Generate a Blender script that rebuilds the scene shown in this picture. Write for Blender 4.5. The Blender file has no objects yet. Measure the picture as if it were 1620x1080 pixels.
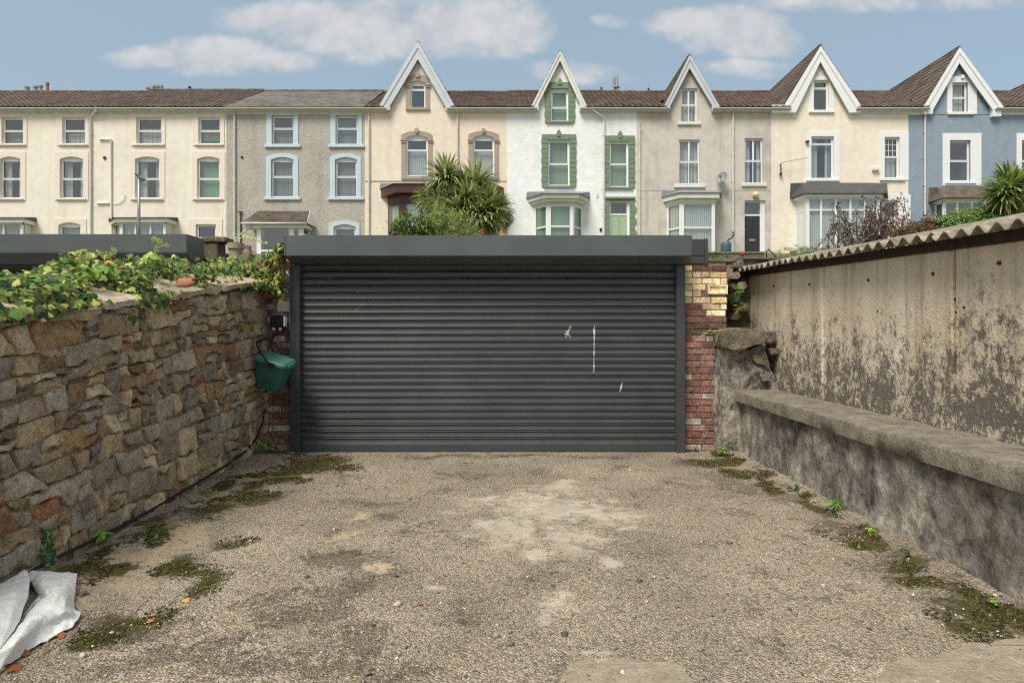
import bpy, bmesh, math, random
import numpy as np
from mathutils import Vector, Matrix, noise as mnoise
from mathutils.geometry import tessellate_polygon

R = math.radians
random.seed(7)
rng = np.random.default_rng(7)
scn = bpy.context.scene
COL = scn.collection

# ------------------------------------------------------------------ camera, sky, sun, exposure
EYE = 1.42           # eye height; the picture's horizon lies at row 520 of 1080
HZ = 520.0
F = 1000.0           # focal length in photograph pixels
cam_d = bpy.data.cameras.new('camera')
cam = bpy.data.objects.new('camera', cam_d)
COL.objects.link(cam)
cam.location = (0, 0, EYE)
cam.rotation_euler = (R(90), 0, 0)
cam_d.sensor_width = 36.0
cam_d.lens = 36.0 * F / 1620.0
cam_d.shift_y = -(540.0 - HZ) / 1620.0
cam_d.clip_start = 0.05
cam_d.clip_end = 3000
scn.camera = cam

SUN_EL, SUN_AZ = 56.0, 214.0        # azimuth clockwise from +Y: the sun is behind the camera, a little to its left
EXPOSURE = 1.5
SKY_STRENGTH = 0.066
SUN_STRENGTH = 1.5

scn.view_settings.view_transform = 'Standard'
scn.view_settings.look = 'None'
scn.view_settings.gamma = 1.0
scn.view_settings.use_curve_mapping = False
scn.view_settings.exposure = EXPOSURE
scn.render.engine = 'CYCLES'
scn.cycles.use_denoising = False
scn.cycles.filter_width = 1.15
scn.cycles.sample_clamp_indirect = 4.0
scn.cycles.max_bounces = 8
scn.cycles.transparent_max_bounces = 12

world = bpy.data.worlds.new('World')
scn.world = world
world.use_nodes = True


def lin(h):
    """'#rrggbb' (sRGB) -> linear rgba"""
    h = h.lstrip('#')
    o = []
    for i in (0, 2, 4):
        c = int(h[i:i + 2], 16) / 255.0
        o.append(c / 12.92 if c <= 0.04045 else ((c + 0.055) / 1.055) ** 2.4)
    return (o[0], o[1], o[2], 1.0)


class NT:
    """small helper around a node tree"""
    def __init__(s, tree):
        s.t = tree

    def n(s, typ, ins=None, **attrs):
        nd = s.t.nodes.new(typ)
        for k, v in attrs.items():
            setattr(nd, k, v)
        for k, v in (ins or {}).items():
            s.put(nd.inputs[k], v)
        return nd

    def put(s, sock, v):
        if isinstance(v, bpy.types.NodeSocket):
            s.t.links.new(v, sock)
        elif v is not None:
            if sock.type == 'RGBA' and hasattr(v, '__len__') and len(v) == 3:
                v = (*v, 1.0)
            sock.default_value = v

    def math(s, op, a, b=None, clamp=False):
        nd = s.n('ShaderNodeMath', operation=op, use_clamp=clamp)
        s.put(nd.inputs[0], a)
        if b is not None:
            s.put(nd.inputs[1], b)
        return nd.outputs[0]

    def add(s, a, b): return s.math('ADD', a, b)
    def mul(s, a, b): return s.math('MULTIPLY', a, b)
    def sub(s, a, b): return s.math('SUBTRACT', a, b)

    def rng(s, v, a, b, c=0.0, d=1.0, smooth=False):
        nd = s.n('ShaderNodeMapRange', {'Value': v, 'From Min': a, 'From Max': b, 'To Min': c, 'To Max': d})
        nd.clamp = True
        if smooth:
            nd.interpolation_type = 'SMOOTHSTEP'
        return nd.outputs[0]

    def noise(s, vec, scale, detail=4.0, rough=0.55, dist=0.0):
        nd = s.n('ShaderNodeTexNoise', {'Vector': vec, 'Scale': scale, 'Detail': detail, 'Roughness': rough, 'Distortion': dist})
        return nd.outputs['Fac']

    def vor(s, vec, scale, feature='F1', rand=1.0):
        nd = s.n('ShaderNodeTexVoronoi', {'Vector': vec, 'Scale': scale, 'Randomness': rand}, feature=feature)
        return nd

    def ramp(s, fac, stops):
        nd = s.n('ShaderNodeValToRGB', {'Fac': fac})
        cr = nd.color_ramp
        while len(cr.elements) < len(stops):
            cr.elements.new(0.5)
        for e, (p, c) in zip(cr.elements, stops):
            e.position = p
            e.color = (*c[:3], 1.0) if hasattr(c, '__len__') else (c, c, c, 1.0)
        return nd.outputs['Color']

    def mix(s, fac, a, b, blend='MIX'):
        nd = s.n('ShaderNodeMix', data_type='RGBA', blend_type=blend)
        s.put(nd.inputs['Factor'], fac)
        s.put(nd.inputs[6], a)
        s.put(nd.inputs[7], b)
        return nd.outputs[2]

    def scale(s, vec, v):
        nd = s.n('ShaderNodeVectorMath', {0: vec, 1: v}, operation='MULTIPLY')
        return nd.outputs[0]

    def vadd(s, a, b):
        nd = s.n('ShaderNodeVectorMath', {0: a, 1: b}, operation='ADD')
        return nd.outputs[0]

    def sep(s, vec):
        nd = s.n('ShaderNodeSeparateXYZ', {0: vec})
        return nd.outputs

    def comb(s, x, y, z):
        return s.n('ShaderNodeCombineXYZ', {0: x, 1: y, 2: z}).outputs[0]

    def bump(s, h, strength=0.5, dist=0.01, normal=None):
        nd = s.n('ShaderNodeBump', {'Height': h, 'Strength': strength, 'Distance': dist})
        if normal is not None:
            s.put(nd.inputs['Normal'], normal)
        return nd.outputs['Normal']


# ---- sky: Nishita plus drifting cloud, everything by direction
w = NT(world.node_tree)
world.node_tree.nodes.clear()
sky = w.n('ShaderNodeTexSky', sky_type='NISHITA', sun_disc=False, sun_elevation=R(SUN_EL), sun_rotation=R(SUN_AZ))
sky.air_density = 1.0
sky.dust_density = 2.2
sky.ozone_density = 1.2
D = w.n('ShaderNodeTexCoord').outputs['Generated']
dx, dy, dz = w.sep(D)
dys = w.math('MAXIMUM', dy, 0.05)
u = w.math('DIVIDE', dx, dys)
v = w.math('DIVIDE', dz, dys)
uv = w.comb(u, v, 0.0)
n1 = w.noise(w.scale(uv, (1.0, 1.6, 1.0)), 9.0, 7.0, 0.58, 0.2)
n2 = w.noise(uv, 26.0, 6.0, 0.6)
clouds = [(430, 28, 100, 26, .85), (520, 40, 120, 38, 1), (610, 46, 130, 48, 1), (705, 36, 110, 44, 1.05), (790, 44, 75, 46, 1.0),
          (270, 92, 80, 17, .75), (345, 86, 90, 27, 1), (425, 98, 75, 18, .9), (350, 112, 80, 12, .7),
          (1095, 36, 75, 22, .95), (1150, 46, 90, 32, 1.05), (1205, 66, 70, 26, .95), (1180, 108, 60, 16, .85),
          (972, 32, 34, 13, .6), (930, 116, 80, 17, .55), (860, 110, 50, 15, .45), (1330, 2, 120, 18, .8), (1540, 4, 90, 14, .7), (520, -60, 260, 40, .9), (1080, -70, 300, 44, .9)]
mask = None
for (cx, cy, rx, ry, amp) in clouds:
    a = w.mul(w.sub(u, (cx - 810) / F), F / rx)
    b = w.mul(w.sub(v, (HZ - cy) / F), F / ry)
    r2 = w.add(w.mul(a, a), w.mul(b, b))
    g = w.mul(w.math('SUBTRACT', 1.0, w.mul(r2, 0.55)), amp)
    mask = g if mask is None else w.math('MAXIMUM', mask, g)
front = w.rng(dy, 0.08, 0.3)
mask = w.math('MAXIMUM', mask, -0.6)
mv = w.add(w.mul(mask, 0.74), w.mul(w.sub(n1, 0.5), 1.5))
mv = w.add(mv, w.mul(w.sub(n2, 0.5), 0.35))
m_in = w.mul(w.rng(mv, 0.06, 0.68, smooth=True), front)
# beyond the frame: cloud made denser than in view, to raise the ambient light
nb = w.noise(w.scale(D, (1.0, 1.0, 2.2)), 2.6, 7.0, 0.58, 0.3)
seen = w.mul(front, w.rng(w.math('ABSOLUTE', u), 1.1, 0.85))
seen = w.mul(seen, w.rng(v, 0.75, 0.55))
m_out = w.mul(w.rng(nb, 0.34, 0.56, smooth=True), w.math('SUBTRACT', 1.0, seen))
m_all = w.mul(w.math('MAXIMUM', m_in, m_out), 0.86)
shade = w.add(w.mul(n2, 0.5), w.mul(n1, 0.7))
ccol = w.mix(w.rng(shade, 0.4, 0.82), (2.85, 2.95, 3.12), (4.1, 4.07, 4.08))
hazy = w.mix(0.68, sky.outputs[0], (2.1, 2.7, 2.98))
skyc = w.mix(m_all, hazy, ccol)
bg = w.n('ShaderNodeBackground', {'Color': skyc, 'Strength': SKY_STRENGTH})
wo = w.n('ShaderNodeOutputWorld', {'Surface': bg.outputs[0]})

sun_d = bpy.data.lights.new('sun', 'SUN')
sun_d.energy = SUN_STRENGTH
sun_d.angle = R(24)
sun_d.color = (1.0, 0.94, 0.84)
sun = bpy.data.objects.new('sun', sun_d)
COL.objects.link(sun)
az = R(SUN_AZ)
sdir = Vector((math.sin(az) * math.cos(R(SUN_EL)), math.cos(az) * math.cos(R(SUN_EL)), math.sin(R(SUN_EL))))
sun.rotation_euler = (-sdir).to_track_quat('-Z', 'Y').to_euler()
sun.location = (0, -20, 30)


# ------------------------------------------------------------------ helpers
def P(px, py, Y):
    """the point of the place seen at a photograph pixel, on the upright plane at distance Y"""
    return Vector(((px - 810) * Y / F, Y, EYE + (HZ - py) * Y / F))


def GP(px, py, z=0.0):
    """the point of the ground seen at a photograph pixel"""
    Y = (EYE - z) * F / (py - HZ)
    return Vector(((px - 810) * Y / F, Y, z))


ORG = {}


def link(o):
    COL.objects.link(o)
    return o


def props(o, label=None, cat=None, group=None, kind=None):
    if label: o['label'] = label
    if cat: o['category'] = cat
    if group: o['group'] = group
    if kind: o['kind'] = kind
    return o


def thing(name, label, cat, loc=(0, 0, 0), group=None, rot=(0, 0, 0)):
    o = link(bpy.data.objects.new(name, None))
    o.empty_display_size = 0.2
    o.location = loc
    o.rotation_euler = rot
    ORG[o.name] = Vector(loc)
    return props(o, label, cat, group)


def obj_from_mesh(name, me, mat=None, parent=None, loc=None):
    o = link(bpy.data.objects.new(name, me))
    if mat is not None and not me.materials:
        me.materials.append(mat)
    if parent is not None:
        o.parent = parent
    if loc is not None:
        o.location = loc
    return o


class MB:
    """collects faces, then links them as ONE mesh object"""
    def __init__(s):
        s.v, s.f, s.m = [], [], []
        s.mi = 0

    def face(s, pts):
        k = len(s.v)
        s.v += [tuple(p) for p in pts]
        s.f.append(tuple(range(k, k + len(pts))))
        s.m.append(s.mi)

    def grid(s, rows):
        """rows of points -> quads"""
        k = len(s.v)
        nr, nc = len(rows), len(rows[0])
        for r in rows:
            s.v += [tuple(p) for p in r]
        for i in range(nr - 1):
            for j in range(nc - 1):
                s.f.append((k + i * nc + j, k + i * nc + j + 1, k + (i + 1) * nc + j + 1, k + (i + 1) * nc + j))
                s.m.append(s.mi)

    def box(s, x0, x1, y0, y1, z0, z1, skip=''):
        k = len(s.v)
        s.v += [(x0, y0, z0), (x1, y0, z0), (x1, y1, z0), (x0, y1, z0), (x0, y0, z1), (x1, y0, z1), (x1, y1, z1), (x0, y1, z1)]
        fs = {'-z': (0, 3, 2, 1), '+z': (4, 5, 6, 7), '-y': (0, 1, 5, 4), '+y': (2, 3, 7, 6), '-x': (3, 0, 4, 7), '+x': (1, 2, 6, 5)}
        for key, f in fs.items():
            if key in skip.split():
                continue
            s.f.append(tuple(k + i for i in f))
            s.m.append(s.mi)

    def prism(s, pts, vec):
        """closed prism: polygon pts swept by vec"""
        k = len(s.v)
        n = len(pts)
        vec = Vector(vec)
        s.v += [tuple(p) for p in pts] + [tuple(Vector(p) + vec) for p in pts]
        s.f.append(tuple(k + i for i in range(n)))
        s.f.append(tuple(k + n + i for i in reversed(range(n))))
        s.m += [s.mi, s.mi]
        for i in range(n):
            j = (i + 1) % n
            s.f.append((k + j, k + i, k + n + i, k + n + j))
            s.m.append(s.mi)

    def tube(s, pts, r, n=8, cap=True):
        pts = [Vector(p) for p in pts]
        if not hasattr(r, '__len__'):
            r = [r] * len(pts)
        k = len(s.v)
        up = Vector((0, 0, 1))
        for i, p in enumerate(pts):
            t = (pts[min(i + 1, len(pts) - 1)] - pts[max(i - 1, 0)])
            if t.length < 1e-9: t = Vector((0, 0, 1))
            t.normalize()
            a = t.cross(up)
            if a.length < 0.05:
                a = t.cross(Vector((0, 1, 0)))
            a.normalize()
            b = t.cross(a)
            for q in range(n):
                th = 2 * math.pi * q / n
                s.v.append(tuple(p + a * (math.cos(th) * r[i]) + b * (math.sin(th) * r[i])))
        for i in range(len(pts) - 1):
            for q in range(n):
                q2 = (q + 1) % n
                s.f.append((k + i * n + q, k + i * n + q2, k + (i + 1) * n + q2, k + (i + 1) * n + q))
                s.m.append(s.mi)
        if cap:
            s.f.append(tuple(k + q for q in reversed(range(n))))
            s.f.append(tuple(k + (len(pts) - 1) * n + q for q in range(n)))
            s.m += [s.mi, s.mi]

    def lathe(s, c, prof, n=16):
        """prof: (radius, z) pairs about the upright axis through c"""
        rows = []
        for (r, z) in prof:
            rows.append([(c[0] + r * math.cos(2 * math.pi * q / n), c[1] + r * math.sin(2 * math.pi * q / n), c[2] + z) for q in range(n + 1)])
        s.grid(rows)

    def build(s, name, mat, parent=None, smooth=False, local=False, kind=None, autosmooth=None):
        me = bpy.data.meshes.new(name)
        off = Vector((0, 0, 0))
        if parent is not None and not local:
            off = ORG.get(parent.name, Vector((0, 0, 0)))
        vs = s.v if off.length == 0 else [(a - off.x, b - off.y, c - off.z) for a, b, c in s.v]
        me.from_pydata(vs, [], s.f)
        mats = mat if isinstance(mat, (list, tuple)) else [mat]
        for m in mats:
            me.materials.append(m)
        if len(mats) > 1:
            me.polygons.foreach_set('material_index', s.m)
        if smooth:
            me.polygons.foreach_set('use_smooth', [True] * len(me.polygons))
            if autosmooth is not None:
                me.set_sharp_from_angle(angle=R(autosmooth))
        me.update()
        o = link(bpy.data.objects.new(name, me))
        if parent is not None:
            o.parent = parent
            ORG[o.name] = off
        if kind:
            o['kind'] = kind
        return o


def fix_normals(o):
    bm = bmesh.new()
    bm.from_mesh(o.data)
    bmesh.ops.remove_doubles(bm, verts=bm.verts, dist=1e-5)
    bmesh.ops.recalc_face_normals(bm, faces=bm.faces)
    bm.to_mesh(o.data)
    bm.free()
    if len(o.data.polygons) and o.data.polygons[0].use_smooth:
        o.data.set_sharp_from_angle(angle=R(40))
    return o


def bevel(o, width, seg=1):
    bm = bmesh.new()
    bm.from_mesh(o.data)
    bmesh.ops.remove_doubles(bm, verts=bm.verts, dist=1e-5)
    bmesh.ops.bevel(bm, geom=list(bm.edges), offset=width, segments=seg, affect='EDGES', clamp_overlap=True)
    bm.to_mesh(o.data)
    bm.free()
    return o


def fbm(x, y, z=0.0, o=3):
    return mnoise.fractal((x, y, z), 1.0, 2.0, o)


# ------------------------------------------------------------------ materials
MATS = {}


def new_mat(name):
    m = bpy.data.materials.new(name)
    m.use_nodes = True
    m.node_tree.nodes.clear()
    t = NT(m.node_tree)
    b = t.n('ShaderNodeBsdfPrincipled')
    o = t.n('ShaderNodeOutputMaterial', {'Surface': b.outputs[0]})
    MATS[name] = m
    return m, t, b, o


def pos(t): return t.n('ShaderNodeNewGeometry').outputs['Position']
def objc(t): return t.n('ShaderNodeTexCoord').outputs['Object']


def plain(name, col, rough=0.6, var=0.12, scale=6.0, bump=0.0, bscale=60.0, metallic=0.0, spec=0.5, bdist=0.004):
    m, t, b, o = new_mat(name)
    c = lin(col) if isinstance(col, str) else (*col, 1.0)
    p = pos(t)
    n = t.noise(p, scale, 5, 0.6)
    k = t.rng(n, 0.3, 0.7, 1.0 - var, 1.0 + var)
    t.put(b.inputs['Base Color'], t.mix(1.0, c, t.comb(k, k, k), 'MULTIPLY'))
    t.put(b.inputs['Roughness'], rough)
    t.put(b.inputs['Metallic'], metallic)
    t.put(b.inputs['Specular IOR Level'], spec)
    if bump:
        t.put(b.inputs['Normal'], t.bump(t.noise(p, bscale, 4, 0.6), bump, bdist))
    return m


def facade(name, col, dirt='#6d6455', dirt_amt=0.25, grain=0.35, gscale=14.0, gdist=0.02, speck=0.0, streak=0.2):
    """painted or bare render on a house front"""
    m, t, b, o = new_mat(name)
    p = pos(t)
    c = lin(col)
    n = t.noise(p, 0.55, 6, 0.62)
    st = t.noise(t.scale(p, (2.2, 2.2, 0.18)), 1.0, 5, 0.6)
    k = t.rng(t.noise(p, 3.0, 4), 0.3, 0.7, 0.93, 1.05)
    base = t.mix(1.0, c, t.comb(k, k, k), 'MULTIPLY')
    d = t.add(t.mul(t.rng(n, 0.48, 0.75), dirt_amt), t.mul(t.rng(st, 0.52, 0.78), streak))
    base = t.mix(t.math('MINIMUM', d, 0.9), base, lin(dirt))
    if speck:
        vn = t.vor(p, 22.0)
        sp = t.rng(t.noise(p, 16.0, 3, 0.7), 0.42, 0.6, 1.0 - speck, 1.0 + speck * 0.6)
        base = t.mix(1.0, base, t.comb(sp, sp, sp), 'MULTIPLY')
    t.put(b.inputs['Base Color'], base)
    t.put(b.inputs['Roughness'], 0.85)
    t.put(b.inputs['Specular IOR Level'], 0.25)
    h = t.add(t.noise(p, gscale, 4, 0.6), t.mul(t.noise(p, gscale * 0.3, 3), 0.7))
    t.put(b.inputs['Normal'], t.bump(h, grain, gdist))
    return m


M_cream_a = facade('cream_render', '#eae3d5', '#b8aa94', 0.22, 0.25, streak=0.3)
M_pebble = facade('grey_pebbledash', '#bab5ac', '#7c766d', 0.35, 0.8, 18.0, 0.03, speck=0.28, streak=0.3)
M_cream_c = facade('peach_cream_render', '#e6dac8', '#a8957c', 0.2, 0.15, streak=0.25)
M_white = facade('white_painted_render', '#eceeee', '#a0a19c', 0.2, 0.6, 9.0, 0.03, streak=0.22)
M_grey_e = facade('bare_grey_render', '#cbc5bb', '#86807a', 0.6, 0.35, streak=0.45)
M_cream_f = facade('rough_cream_render', '#ebe2d2', '#b8aa94', 0.2, 0.4, 7.0, 0.03, streak=0.3)
M_blue = facade('blue_painted_render', '#8d9caa', '#71808d', 0.3, 0.6, 8.0, 0.03, streak=0.15)
M_pvc = plain('white_upvc', '#e6e8ea', 0.35, 0.03)
M_offwhite = plain('offwhite_paint', '#d9d8d2', 0.55, 0.08, 2.0)
M_palepaint = plain('pale_grey_paint', '#c3c9cd', 0.5, 0.06, 2.0)
M_pinkband = plain('pink_band_paint', '#e5d9cd', 0.75, 0.06)
M_bluetrim = plain('pale_blue_trim', '#bfced8', 0.6, 0.05)
M_brownsur = plain('brown_stone_paint', '#a39487', 0.75, 0.08)
M_green = plain('sage_green_paint', '#74876b', 0.65, 0.10, 4.0)
M_greenlt = plain('pale_green_paint', '#9fb79a', 0.5, 0.05)
M_maroon = plain('maroon_timber', '#4c2528', 0.4, 0.12)
M_darkdoor = plain('black_door_paint', '#2e2e31', 0.4, 0.1)
M_lead = plain('grey_lead', '#80868a', 0.6, 0.15, 3.0)
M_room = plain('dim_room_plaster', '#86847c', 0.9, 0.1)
M_gutter = plain('gutter_plastic', '#d0cdc6', 0.45, 0.08, 2.0)
M_black = plain('black_plastic', '#1b1b1c', 0.45, 0.1)
M_rust = plain('rusty_iron', '#4a2d1c', 0.8, 0.3, 40)
M_timber = plain('dark_weathered_timber_and_shadow', '#3a2a20', 0.85, 0.35, 9.0, 0.5, 40)  # dark timber, with the eave shadow put into the colour
M_potclay = plain('terracotta', '#a36a52', 0.8, 0.2, 9.0, 0.3, 60)
M_soil = plain('dark_soil', '#3a2f22', 0.95, 0.3, 8.0, 0.6, 30)
M_felt = plain('roofing_felt', '#4a4a4a', 0.8, 0.2, 3.0)
M_galv = plain('galvanised_steel', '#9aa2a4', 0.45, 0.1, 4.0, metallic=0.6)
M_bark = plain('grey_brown_bark', '#6b5a48', 0.9, 0.3, 14.0, 0.6, 50)


def tiles(name, c1, c2, rough=0.75):
    m, t, b, o = new_mat(name)
    p = pos(t)
    n = t.noise(p, 0.9, 5, 0.6)
    cell = t.n('ShaderNodeTexWhiteNoise', {'Vector': t.n('ShaderNodeVectorMath', {0: t.scale(p, (3.6, 1.0, 5.2))}, operation='FLOOR').outputs[0]}).outputs['Value']
    f = t.add(t.mul(n, 0.75), t.mul(cell, 0.35))
    col = t.ramp(f, [(0.25, lin(c1)), (0.75, lin(c2))])
    lich = t.rng(t.noise(p, 4.0, 6, 0.7), 0.6, 0.72)
    col = t.mix(t.mul(lich, 0.35), col, lin('#9a9484'))
    t.put(b.inputs['Base Color'], col)
    t.put(b.inputs['Roughness'], rough)
    t.put(b.inputs['Specular IOR Level'], 0.25)
    t.put(b.inputs['Normal'], t.bump(t.noise(p, 20, 4), 0.4, 0.02))
    return m


M_tile = tiles('brown_roof_tile', '#443b35', '#6d6157')
M_tile_red = tiles('red_brown_roof_tile', '#463a34', '#6f5f53')
M_slate = tiles('grey_slate', '#55504c', '#7d7872')


def glass_mat():
    m, t, b, o = new_mat('window_glass')
    tr = t.n('ShaderNodeBsdfTransparent', {'Color': (0.78, 0.82, 0.82, 1)})
    gl = t.n('ShaderNodeBsdfGlossy', {'Color': (0.9, 0.95, 0.92, 1), 'Roughness': 0.03})
    p = pos(t)
    t.put(gl.inputs['Normal'], t.bump(t.noise(p, 1.3, 2), 0.12, 0.05))
    mx = t.n('ShaderNodeMixShader', {0: 0.19, 1: tr.outputs[0], 2: gl.outputs[0]})
    t.t.links.new(mx.outputs[0], o.inputs[0])
    return m


M_glass = glass_mat()


def blind_mat(name, col, freq, depth=0.25):
    """vertical fabric folds: colour is plain, the folds are relief"""
    m, t, b, o = new_mat(name)
    p = pos(t)
    x, y, z = t.sep(p)
    s = t.math('SINE', t.mul(x, freq))
    t.put(b.inputs['Base Color'], lin(col))
    t.put(b.inputs['Roughness'], 0.9)
    t.put(b.inputs['Normal'], t.bump(t.add(s, t.noise(p, 3, 2)), 1.0, depth))
    return m


M_blind = blind_mat('white_vertical_blind', '#d6dad6', 58.0, 0.02)
M_blindg = blind_mat('green_vertical_blind', '#8fb58f', 58.0, 0.02)
M_curtain = blind_mat('net_curtain', '#cfcfc8', 24.0, 0.05)
M_greyblind = blind_mat('grey_blind', '#8d9392', 50.0, 0.02)
M_flag_g = plain('green_cloth', '#3f8f62', 0.9)
M_flag_r = plain('red_cloth', '#c07a78', 0.9)


def anthracite(name, col, rough, scr=False):
    m, t, b, o = new_mat(name)
    p = pos(t)
    n = t.noise(t.scale(p, (1.0, 1.0, 1.0)), 2.2, 5, 0.6)
    c = lin(col)
    k = t.rng(n, 0.3, 0.7, 0.9, 1.12)
    base = t.mix(1.0, c, t.comb(k, k, k), 'MULTIPLY')
    dust = t.mul(t.rng(t.noise(p, 7.0, 6, 0.7), 0.52, 0.75), 0.03)
    base = t.mix(dust, base, lin('#9a958a'))
    if scr:
        x, y, z = t.sep(p)
        # white knocks and scrapes in the paint: (x0,z0)-(x1,z1), half width, breakup scale
        for (ax, ay, bx, by, hw, br, lo) in ((940.5, 516, 939.5, 588, .008, 34, .40), (940, 520, 940.5, 534, .014, 60, .35),
                                            (903, 516, 896, 532, .011, 60, .36), (896, 524, 902, 532, .010, 70, .38), (894, 528, 900, 530, .012, 80, .4),
                                            (984.5, 606, 981, 619, .010, 50, .30), (513, 440, 525, 440, .006, 60, .45), (510, 437, 505, 452, .006, 70, .5),
                                            (500, 469, 720, 469, .004, 30, .60), (560, 492, 575, 481, .003, 60, .5)):
            A, B = P(ax, ay, 7.3), P(bx, by, 7.3)
            ex, ez = B.x - A.x, B.z - A.z
            L2 = ex * ex + ez * ez
            tx, tz = t.sub(x, A.x), t.sub(z, A.z)
            hpar = t.math('DIVIDE', t.add(t.mul(tx, ex), t.mul(tz, ez)), L2, True)
            qx, qz = t.sub(tx, t.mul(hpar, ex)), t.sub(tz, t.mul(hpar, ez))
            d = t.math('SQRT', t.add(t.mul(qx, qx), t.mul(qz, qz)))
            ms = t.rng(d, hw * 0.5, hw, 1.0, 0.0)
            ms = t.mul(ms, t.rng(t.noise(p, br, 3, 0.7), lo, lo + 0.12))
            base = t.mix(ms, base, lin('#cfd2d0'))
        low = t.mul(t.rng(z, 0.0, 0.35, 0.16, 0.0), t.rng(t.noise(p, 5.0, 5, 0.65), 0.4, 0.7))
        base = t.mix(low, base, lin('#8a7e6a'))
    t.put(b.inputs['Base Color'], base)
    t.put(b.inputs['Roughness'], t.rng(n, 0.3, 0.7, rough, rough + 0.12))
    return m


M_anth = anthracite('anthracite_steel', '#525858', 0.36)
M_rail = anthracite('shaded_anthracite', '#3d4244', 0.42)  # anthracite of the box, painted darker because it catches less light
M_shut = anthracite('anthracite_shutter_paint', '#404444', 0.29, True)


def rubble(name, bump=0.9):
    """stone or brick: the piece's own colour, with grain, lichen and pits"""
    m, t, b, o = new_mat(name)
    p = pos(t)
    oi = t.n('ShaderNodeObjectInfo')
    n = t.noise(p, 9.0, 6, 0.65)
    k = t.rng(n, 0.3, 0.7, 0.95, 2.05)
    base = t.mix(1.0, oi.outputs['Color'], t.comb(k, k, k), 'MULTIPLY')
    rust = t.rng(t.noise(p, 5.0, 5, 0.6), 0.55, 0.75)
    base = t.mix(t.mul(rust, 0.35), base, lin('#7d5a3c'))
    grit = t.noise(p, 55.0, 4, 0.75)
    kk = t.rng(grit, 0.32, 0.68, 0.62, 1.4)
    base = t.mix(1.0, base, t.comb(kk, kk, kk), 'MULTIPLY')
    lic = t.mul(t.rng(t.noise(p, 26.0, 5, 0.7), 0.60, 0.68), t.rng(t.noise(p, 2.3, 3), 0.42, 0.62))
    base = t.mix(t.mul(lic, 0.8), base, lin('#d2cdbd'))
    spk = t.mul(t.rng(t.noise(p, 60.0, 3, 0.75), 0.62, 0.68), t.rng(t.noise(p, 4.0, 3), 0.4, 0.6))
    base = t.mix(t.mul(spk, 0.7), base, lin('#c8c3b0'))
    dkp = t.rng(t.noise(p, 34.0, 4, 0.7), 0.42, 0.34)
    base = t.mix(t.mul(dkp, 0.6), base, lin('#40372c'))
    t.put(b.inputs['Base Color'], base)
    t.put(b.inputs['Roughness'], 0.88)
    t.put(b.inputs['Specular IOR Level'], 0.25)
    h = t.add(t.mul(t.noise(p, 14.0, 8, 0.72), 1.0), t.mul(grit, 0.35))
    t.put(b.inputs['Normal'], t.bump(h, bump, 0.03))
    return m


M_stone = rubble('rubble_stone')
M_brick = rubble('fired_brick', 0.6)


def mortar_mat(name, c1, c2, moss=0.4):
    m, t, b, o = new_mat(name)
    p = pos(t)
    nz = t.add(t.mul(t.noise(p, 9.0, 7, 0.72), 0.55), t.mul(t.noise(p, 48.0, 4, 0.75), 0.45))
    col = t.ramp(nz, [(0.36, lin(c1)), (0.64, lin(c2))])
    mo = t.mul(t.rng(t.noise(p, 3.2, 5, 0.65), 0.5, 0.62), moss)
    col = t.mix(mo, col, lin('#4a4a1e'))
    t.put(b.inputs['Base Color'], col)
    t.put(b.inputs['Roughness'], 0.95)
    t.put(b.inputs['Specular IOR Level'], 0.15)
    t.put(b.inputs['Normal'], t.bump(t.noise(p, 40, 5, 0.7), 0.9, 0.02))
    return m


M_mortar = mortar_mat('earthy_mortar', '#5a4d3a', '#bbac92', 0.6)
M_bmortar = mortar_mat('brick_mortar', '#6b6055', '#a89c8b', 0.3)
M_cement = mortar_mat('old_cement', '#4f483d', '#958a78', 0.4)
M_coping = mortar_mat('weathered_coping_concrete', '#615a50', '#a19889', 0.35)


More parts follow.
